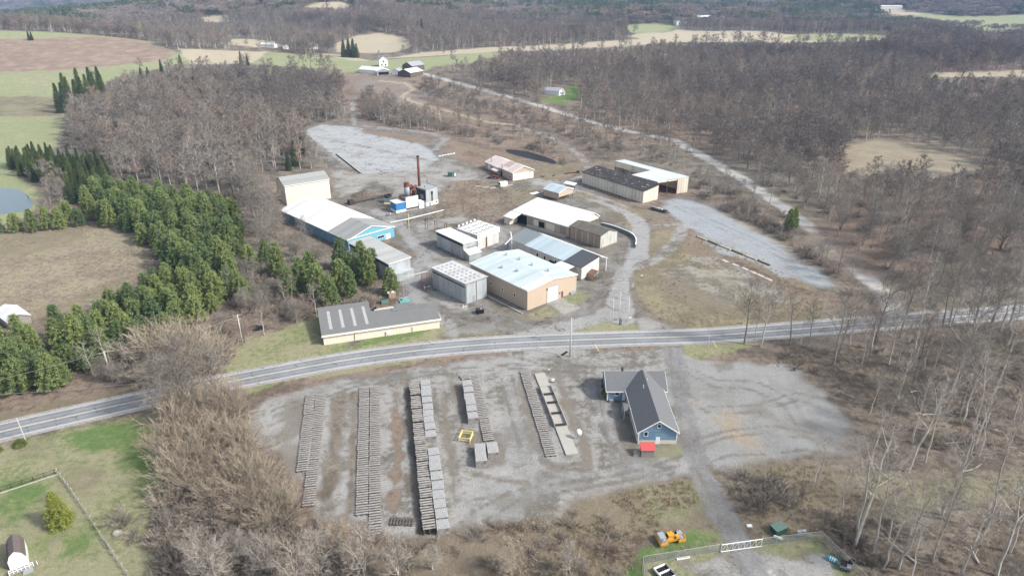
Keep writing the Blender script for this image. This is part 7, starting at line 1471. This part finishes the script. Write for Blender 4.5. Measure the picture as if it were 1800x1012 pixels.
for i, (px, py, s) in enumerate(((350, 1000, .9), (420, 985, .8), (470, 1008, 1.0), (560, 1012, 1.1), (600, 985, .8), (640, 1010, 1.05), (700, 1015, 1.0), (760, 1000, .6), (900, 1010, .9), (1000, 1005, .7), (380, 1030, 1.1), (520, 1035, 1.1))):
    x, y, _ = G(px, py); put(BIRCH[i % 3], x, y, i * 2.1, s, 'pale branching bare tree in the brush along the bottom', 'tree', 'pale bare trees in the brush along the bottom')
# ---- undergrowth
def host(name, protos_, pts, label, kind='stuff', cat=None):
    """one object: a few plants kept inside it and set out on its own points"""
    V, F, mi, pid, mats = [], [], [], [], []
    for k, meshes in enumerate(protos_):
        for me in meshes:
            b = len(V); V += [tuple(v.co) for v in me.vertices]; F += [tuple(b + i for i in p.vertices) for p in me.polygons]
            mt = me.materials[0]
            if mt not in mats: mats.append(mt)
            mi += [mats.index(mt)] * len(me.polygons); pid += [k] * len(me.vertices)
    nb = len(V); P_ = np.array(pts, float)
    V += [tuple(p[:3]) for p in P_]
    me = bpy.data.meshes.new(name); me.from_pydata(V, [], F)
    for mt in mats: me.materials.append(mt)
    me.polygons.foreach_set('material_index', mi)
    n = len(V)
    def attr(nm, ty, arr): a = me.attributes.new(nm, ty, 'POINT'); a.data.foreach_set('value', arr)
    attr('is_pt', 'INT', np.array([0] * nb + [1] * len(P_), np.int32)); attr('pid', 'INT', np.concatenate([np.array(pid), P_[:, 5]]).astype(np.int32))
    attr('scl', 'FLOAT', np.concatenate([np.ones(nb), P_[:, 3]]).astype(np.float32)); attr('rot', 'FLOAT', np.concatenate([np.zeros(nb), P_[:, 4]]).astype(np.float32))
    o = link(name, me); tag(o, label, cat, None, kind)
    g = bpy.data.node_groups.new(name + '_layout', 'GeometryNodeTree'); g.interface.new_socket('Geometry', in_out='INPUT', socket_type='NodeSocketGeometry'); g.interface.new_socket('Geometry', in_out='OUTPUT', socket_type='NodeSocketGeometry')
    N, Lk = g.nodes, g.links; gi = N.new('NodeGroupInput'); go = N.new('NodeGroupOutput')
    def na(nm, ty): a = N.new('GeometryNodeInputNamedAttribute'); a.data_type = ty; a.inputs['Name'].default_value = nm; return a.outputs['Attribute']
    sep = N.new('GeometryNodeSeparateGeometry'); sep.domain = 'POINT'; Lk.new(gi.outputs[0], sep.inputs[0]); Lk.new(na('is_pt', 'INT'), sep.inputs['Selection'])
    jn = N.new('GeometryNodeJoinGeometry')
    for k in range(len(protos_)):
        s2 = N.new('GeometryNodeSeparateGeometry'); s2.domain = 'POINT'; cmp_ = N.new('FunctionNodeCompare'); cmp_.data_type = 'INT'; cmp_.operation = 'EQUAL'
        Lk.new(na('pid', 'INT'), cmp_.inputs[2]); cmp_.inputs[3].default_value = k; Lk.new(sep.outputs[1], s2.inputs[0]); Lk.new(cmp_.outputs[0], s2.inputs['Selection'])
        g2i = N.new('GeometryNodeGeometryToInstance'); Lk.new(s2.outputs[0], g2i.inputs[0]); Lk.new(g2i.outputs[0], jn.inputs[0])
    iop = N.new('GeometryNodeInstanceOnPoints'); Lk.new(sep.outputs[0], iop.inputs['Points']); Lk.new(jn.outputs[0], iop.inputs['Instance']); iop.inputs['Pick Instance'].default_value = True
    Lk.new(na('pid', 'INT'), iop.inputs['Instance Index']); cb = N.new('ShaderNodeCombineXYZ'); Lk.new(na('rot', 'FLOAT'), cb.inputs[2]); Lk.new(cb.outputs[0], iop.inputs['Rotation']); Lk.new(na('scl', 'FLOAT'), iop.inputs['Scale'])
    Lk.new(iop.outputs[0], go.inputs[0]); md = o.modifiers.new('layout', 'NODES'); md.node_group = g
    print(name, len(P_)); return o
def pt_rows(p, smin, smax, n, seed):
    r_ = np.random.RandomState(seed); z = height(p[:, 0], p[:, 1]); m = len(p)
    return np.stack([p[:, 0], p[:, 1], z, r_.uniform(smin, smax, m), r_.uniform(0, 6.28, m), r_.randint(0, n, m)], 1)
US = []
for k, (poly, s, a, b) in enumerate((([(290, 850), (340, 880), (420, 930), (560, 935), (620, 940), (640, 1080), (270, 1080), (262, 925)], 2.6, .6, 1.1), ([(560, 935), (700, 945), (800, 942), (940, 915), (1050, 900), (1110, 960), (1080, 1080), (640, 1080)], 4.0, .25, .75),
        ([(1250, 860), (1300, 840), (1400, 850), (1420, 890), (1330, 905), (1280, 900)], 2.6, .4, .9), ([(1420, 905), (1500, 900), (1560, 1000), (1560, 1080), (1500, 1010)], 2.8, .4, .8), (WOODS['lowright'][0], 4.5, .2, .7), (WOODS['lowright2'][0], 4.2, .2, .7),
        ([(1232, 425), (1270, 440), (1330, 472), (1400, 500), (1440, 518), (1380, 508), (1290, 468)], 2.6, .25, .5), (WOODS['stripC'][0], 5.0, .6, 1.2), (WOODS['stripA'][0], 9.0, .3, 1.0), (WOODS['stripD'][0], 8.5, .2, 1.0), (WOODS['lbrush'][0], 3.4, .5, 1.0), ([(1225, 318), (1320, 338), (1410, 400), (1480, 460), (1530, 520), (1500, 530), (1440, 470), (1340, 405), (1262, 366), (1222, 345)], 3.0, .4, .95), ([(870, 250), (960, 254), (1004, 275), (996, 294), (975, 280), (930, 264), (880, 258)], 3.4, .5, 1.1), (WOODS['verge'][0], 3.2, .5, 1.0), (WOODS['wl'][0], 9.5, .6, 1.2),
        ([(200, 735), (300, 700), (330, 705), (320, 740), (290, 760)], 3.5, .4, .7), ([(640, 130), (760, 140), (790, 175), (700, 165), (640, 160)], 9, .6, 1.2), ([(420, 450), (500, 470), (600, 500), (660, 525), (640, 545), (540, 540), (430, 480)], 3.6, .5, 1.0))):
    p = in_view(clear_of(jitter(poly, s, 90 + k), 1.0)); p = keep_views(p, 3) if poly[0][1] < 420 else p; p = p[fbm(p[:, 0], p[:, 1], 16, 5 + k, 3) > (.44 if k > 3 else .3)]
    if len(p): US.append(pt_rows(p, a, b, 3, 200 + k))
host('undergrowth', [(s[0], s[1]) for s in SHR], np.concatenate(US), 'brown leafless undergrowth and brush below the woods')
# ---- tufts of dry grass and weeds
def tuft(seed, n, h, w):
    rn = random.Random(seed); T = MB(); C_ = MB(); T.tube([(0, 0, -.05), (0, 0, .1)], .02, 3)
    for _ in range(n):
        a = rn.uniform(0, 6.28); p = Vector((rn.uniform(-w, w), rn.uniform(-w, w), -.02)); e = p + Vector((math.cos(a) * .35, math.sin(a) * .35, 1)).normalized() * h * rn.uniform(.5, 1.1); ribbon(C_, p, e, .07, rn)
    return T, C_
M['straw'] = twig_mat('dry_grass_blades', (.36, .29, .19), (.44, .37, .24), (.28, .20, .14), .35); M['weed'] = twig_mat('brown_weeds', (.23, .17, .125), (.31, .245, .17), (.36, .30, .19), .35)
TU = []
for i in range(4): T_, C_ = tuft(40 + i, 34, .7 if i % 2 else .5, .55); TU.append((T_.mesh('tuft_root', M['weed']), C_.mesh('tuft', M['straw' if i % 2 else 'weed'])))
TR = []
for k, (poly, s, a, b) in enumerate((([(1230, 845), (1262, 905), (1262, 925), (1150, 945), (1120, 960), (1090, 1080), (560, 1080), (560, 925), (700, 945), (800, 945), (900, 920), (1000, 900), (1080, 868), (1150, 855)], 1.15, .5, 1.3),
        ([(1290, 835), (1400, 815), (1500, 830), (1620, 850), (1900, 820), (1900, 910), (1600, 905), (1520, 905), (1460, 935), (1330, 945), (1300, 910)], 1.3, .4, 1.1), ([(1240, 560), (1112, 475), (1135, 462), (1190, 425), (1240, 418), (1330, 450), (1430, 505), (1450, 540), (1440, 562), (1300, 574), (1210, 578), (1150, 555), (1118, 520)], 2.2, .4, .9),
        ([(-20, 410), (195, 390), (235, 405), (272, 465), (230, 500), (110, 545), (-20, 560)], 2.2, .5, 1.2), ([(775, 345), (800, 318), (850, 318), (905, 332), (940, 345), (900, 375), (885, 395), (850, 396), (800, 402), (740, 395), (760, 372)], 2.2, .5, 1.3), (WOODS['lowright'][0], 1.9, .4, 1.2), (WOODS['lowright2'][0], 1.6, .4, 1.1),
        ([(0, 735), (120, 708), (240, 680), (240, 690), (120, 718), (0, 745)], 1.6, .4, .9), ([(1430, 932), (1446, 934), (1540, 1012), (1580, 1080), (1530, 1080), (1500, 1012)], 1.2, .4, .9))):
    p = in_view(clear_of(jitter(poly, s, 300 + k), .5, fields=False), 20, 2)
    for ty, w, width in FIELDS:
        if ty == 'line': p = p[seg_dist(p[:, 0], p[:, 1], w, False) > width / 2 + .3] if len(p) else p
    p = p[seg_dist(p[:, 0], p[:, 1], ROADP[::6], False) > 5.5]
    p = p[fbm(p[:, 0], p[:, 1], 9, 71, 3) > .42]
    if len(p): TR.append(pt_rows(p, a, b, 4, 400 + k))
host('dry_grass', TU, np.concatenate(TR), 'tufts of dry grass and weeds over the rough ground')
rn_ = random.Random(77)
for i in range(0, 22, 2):
    px, py = [(1500, 700), (1560, 760), (1620, 730), (1700, 690), (1745, 650), (1620, 620), (1690, 830), (1540, 800), (1760, 760), (1650, 960), (1720, 990), (1580, 930), (1740, 900), (1480, 650), (1600, 690), (1780, 720), (1660, 780), (1505, 745), (1690, 640), (1770, 940), (1610, 990), (1560, 880)][i]
    x, y, _ = G(px, py); o = empty('fallen_log', (x, y, .1), rn_.uniform(0, 3.1), 'pale fallen trunk lying on the litter of the lower right wood', 'log', 'pale fallen trunks in the lower right wood'); L = rn_.uniform(3, 8.5)
    m = MB(); m.tube([(0, 0, .12), (L * .5, rn_.uniform(-.3, .3), .3), (L, 0, rn_.uniform(.2, 1.3))], [.17, .13, .05], 6); m.build('trunk', M['barkp'], o)
    m = MB(); [m.tube([(L * q_, 0, .3), (L * q_ + .9, rn_.uniform(-1.2, 1.2), rn_.uniform(.3, 1.3))], [.06, .02], 4) for q_ in (.45, .65, .8, .92)]; m.build('branches', M['barkp'], o)
# ---- the farther woods as masses
MID = [bare_tree(900 + i, 17, .30, 6.4, 14, .7, .14, .7, r0=.32) for i in range(5)]
MIDM = [(T.mesh('mid_trunk', M['barkp' if i % 2 else 'bark']), C_.mesh('mid_crown', M[('twig', 'twig', 'twigk', 'twigr', 'twig')[i]])) for i, (T, C_) in enumerate(MID)]
rr_ = np.random.RandomState(9); rp_ = [(x, y, zat(x, y), s * rr_.uniform(.95, 1.25), rr_.uniform(0, 6.28), rr_.randint(0, 5)) for x, y, s, k in rest]
FAN = np.array([(-150, 330), (150, 330), (1420, 1500), (-1420, 1500)], float)
def far_points(r0, r1, s, seed):
    r_ = np.random.RandomState(seed); W_ = r1 * 1.0; X, Y = np.meshgrid(np.arange(-W_, W_, s), np.arange(100, r1, s)); X = X.ravel() + r_.uniform(-.45, .45, X.size) * s; Y = Y.ravel() + r_.uniform(-.45, .45, Y.size) * s
    rr = np.hypot(X, Y); k = (rr > r0) & (rr < r1) & (np.abs(X) < Y * .88 + 40); return in_view(clear_of(np.stack([X[k], Y[k]], 1), 3))
fp_ = far_points(470, 1450, 9.0, 4)
woods_w = [Gxy(v[0]) for v in WOODS.values()] + [Gxy([(590, 110), (760, 100), (820, 150), (900, 240), (1000, 300), (900, 330), (560, 300), (540, 215), (600, 200)]), Gxy([(-80, 250), (110, 250), (200, 320), (430, 350), (430, 500), (300, 620), (-80, 720)])]
keep = np.ones(len(fp_), bool)
for w in woods_w: keep &= ~in_poly(fp_[:, 0], fp_[:, 1], w)
fa_ = fp_[keep]; fp_ = keep_views(fa_, 17); got = set(map(tuple, fp_)); fs_ = np.array([q for q in fa_ if tuple(q) not in got]); fs_ = keep_views(fs_, 8)
mid = np.concatenate([np.array(rp_), pt_rows(fp_, .68, 1.15, 5, 31), pt_rows(fs_, .35, .5, 5, 33)])
n_a = fbm(mid[:, 0], mid[:, 1], 90, 13, 4) + np.random.RandomState(2).uniform(-.07, .07, len(mid)); n_b = fbm(mid[:, 0], mid[:, 1], 70, 14, 3)
mid[:, 5] = np.where(n_a < .42, 2, np.where(n_a > .60, 3, np.where(n_a < .48, 0, np.where(n_a < .54, 1, 4)))); mid[:, 3] *= .78 + .5 * n_b
host('bare_woodland', MIDM, mid, 'grey-brown leafless woodland spreading behind the factory and over the hills')
def grove(seed, n, tw, cfer=False):
    rn = random.Random(seed); C_ = MB()
    for i in range(n):
        bx, by = rn.uniform(-15, 15), rn.uniform(-15, 15); H = rn.uniform(12, 17); C_.add([(bx - .25, by, -1), (bx + .25, by, -1), (bx + .12, by, H * .7), (bx - .12, by, H * .7)], [(0, 1, 2, 3)])
        for _ in range(110):
            if cfer:
                t = rn.random() ** .8; a = rn.uniform(0, 6.28); r_ = 3.4 * (1 - t) + .2; c = Vector((bx + math.cos(a) * r_, by + math.sin(a) * r_, 1 + t * (H + 2))); needle(C_, c, (Vector((math.cos(a), math.sin(a), -.1)) + rvec(rn) * .5).normalized(), 2.0, rn)
            else:
                v = rvec(rn); v.z = abs(v.z) * .9 - .25; c = Vector((bx, by, H * .55)); e = c + Vector((v.x * 6.2, v.y * 6.2, v.z * H * .42)); s_ = c.lerp(e, rn.uniform(.35, .7)) + rvec(rn) * .7; ribbon(C_, s_, e, tw, rn)
    return C_
GR = [(grove(950 + i, 14, .42).mesh('grove', M['twigr' if i == 3 else 'twig']),) for i in range(4)] + [(grove(970, 10, .4, True).mesh('evergreen_grove', M['spruce']),)]
g1_ = pt_rows(keep_views(far_points(1450, 3400, 25, 6), 16), .85, 1.2, 4, 50); g2_ = pt_rows(far_points(3400, 7500, 60, 7), 1.5, 2.2, 4, 51)
for g_ in (g1_, g2_):
    nz = fbm(g_[:, 0], g_[:, 1], 260, 61, 3); g_[(nz > .60), 5] = 4
host('distant_woods', GR, np.concatenate([g1_, g2_]), 'distant blue-grey wooded ridges with dark evergreen patches')
# ------------------------------------------------------------------ haze
m = MB(); m.box(-9700, -9700, float(GZ.min()) - 1.5, 9700, 9700, max(float(GZ.max()), 110) + 28); hz = m.build('haze', bpy.data.materials.new('haze_air')); tag(hz, kind='stuff', label='thin blue haze over the whole valley')
ht = hz.data.materials[0]; ht.use_nodes = True; ht.node_tree.nodes.clear(); vo = ht.node_tree.nodes.new('ShaderNodeVolumePrincipled'); ou = ht.node_tree.nodes.new('ShaderNodeOutputMaterial'); ht.node_tree.links.new(vo.outputs[0], ou.inputs['Volume'])
vo.inputs['Density'].default_value = 0.000095; vo.inputs['Color'].default_value = (.36, .58, 1.0, 1); vo.inputs['Anisotropy'].default_value = 0.0
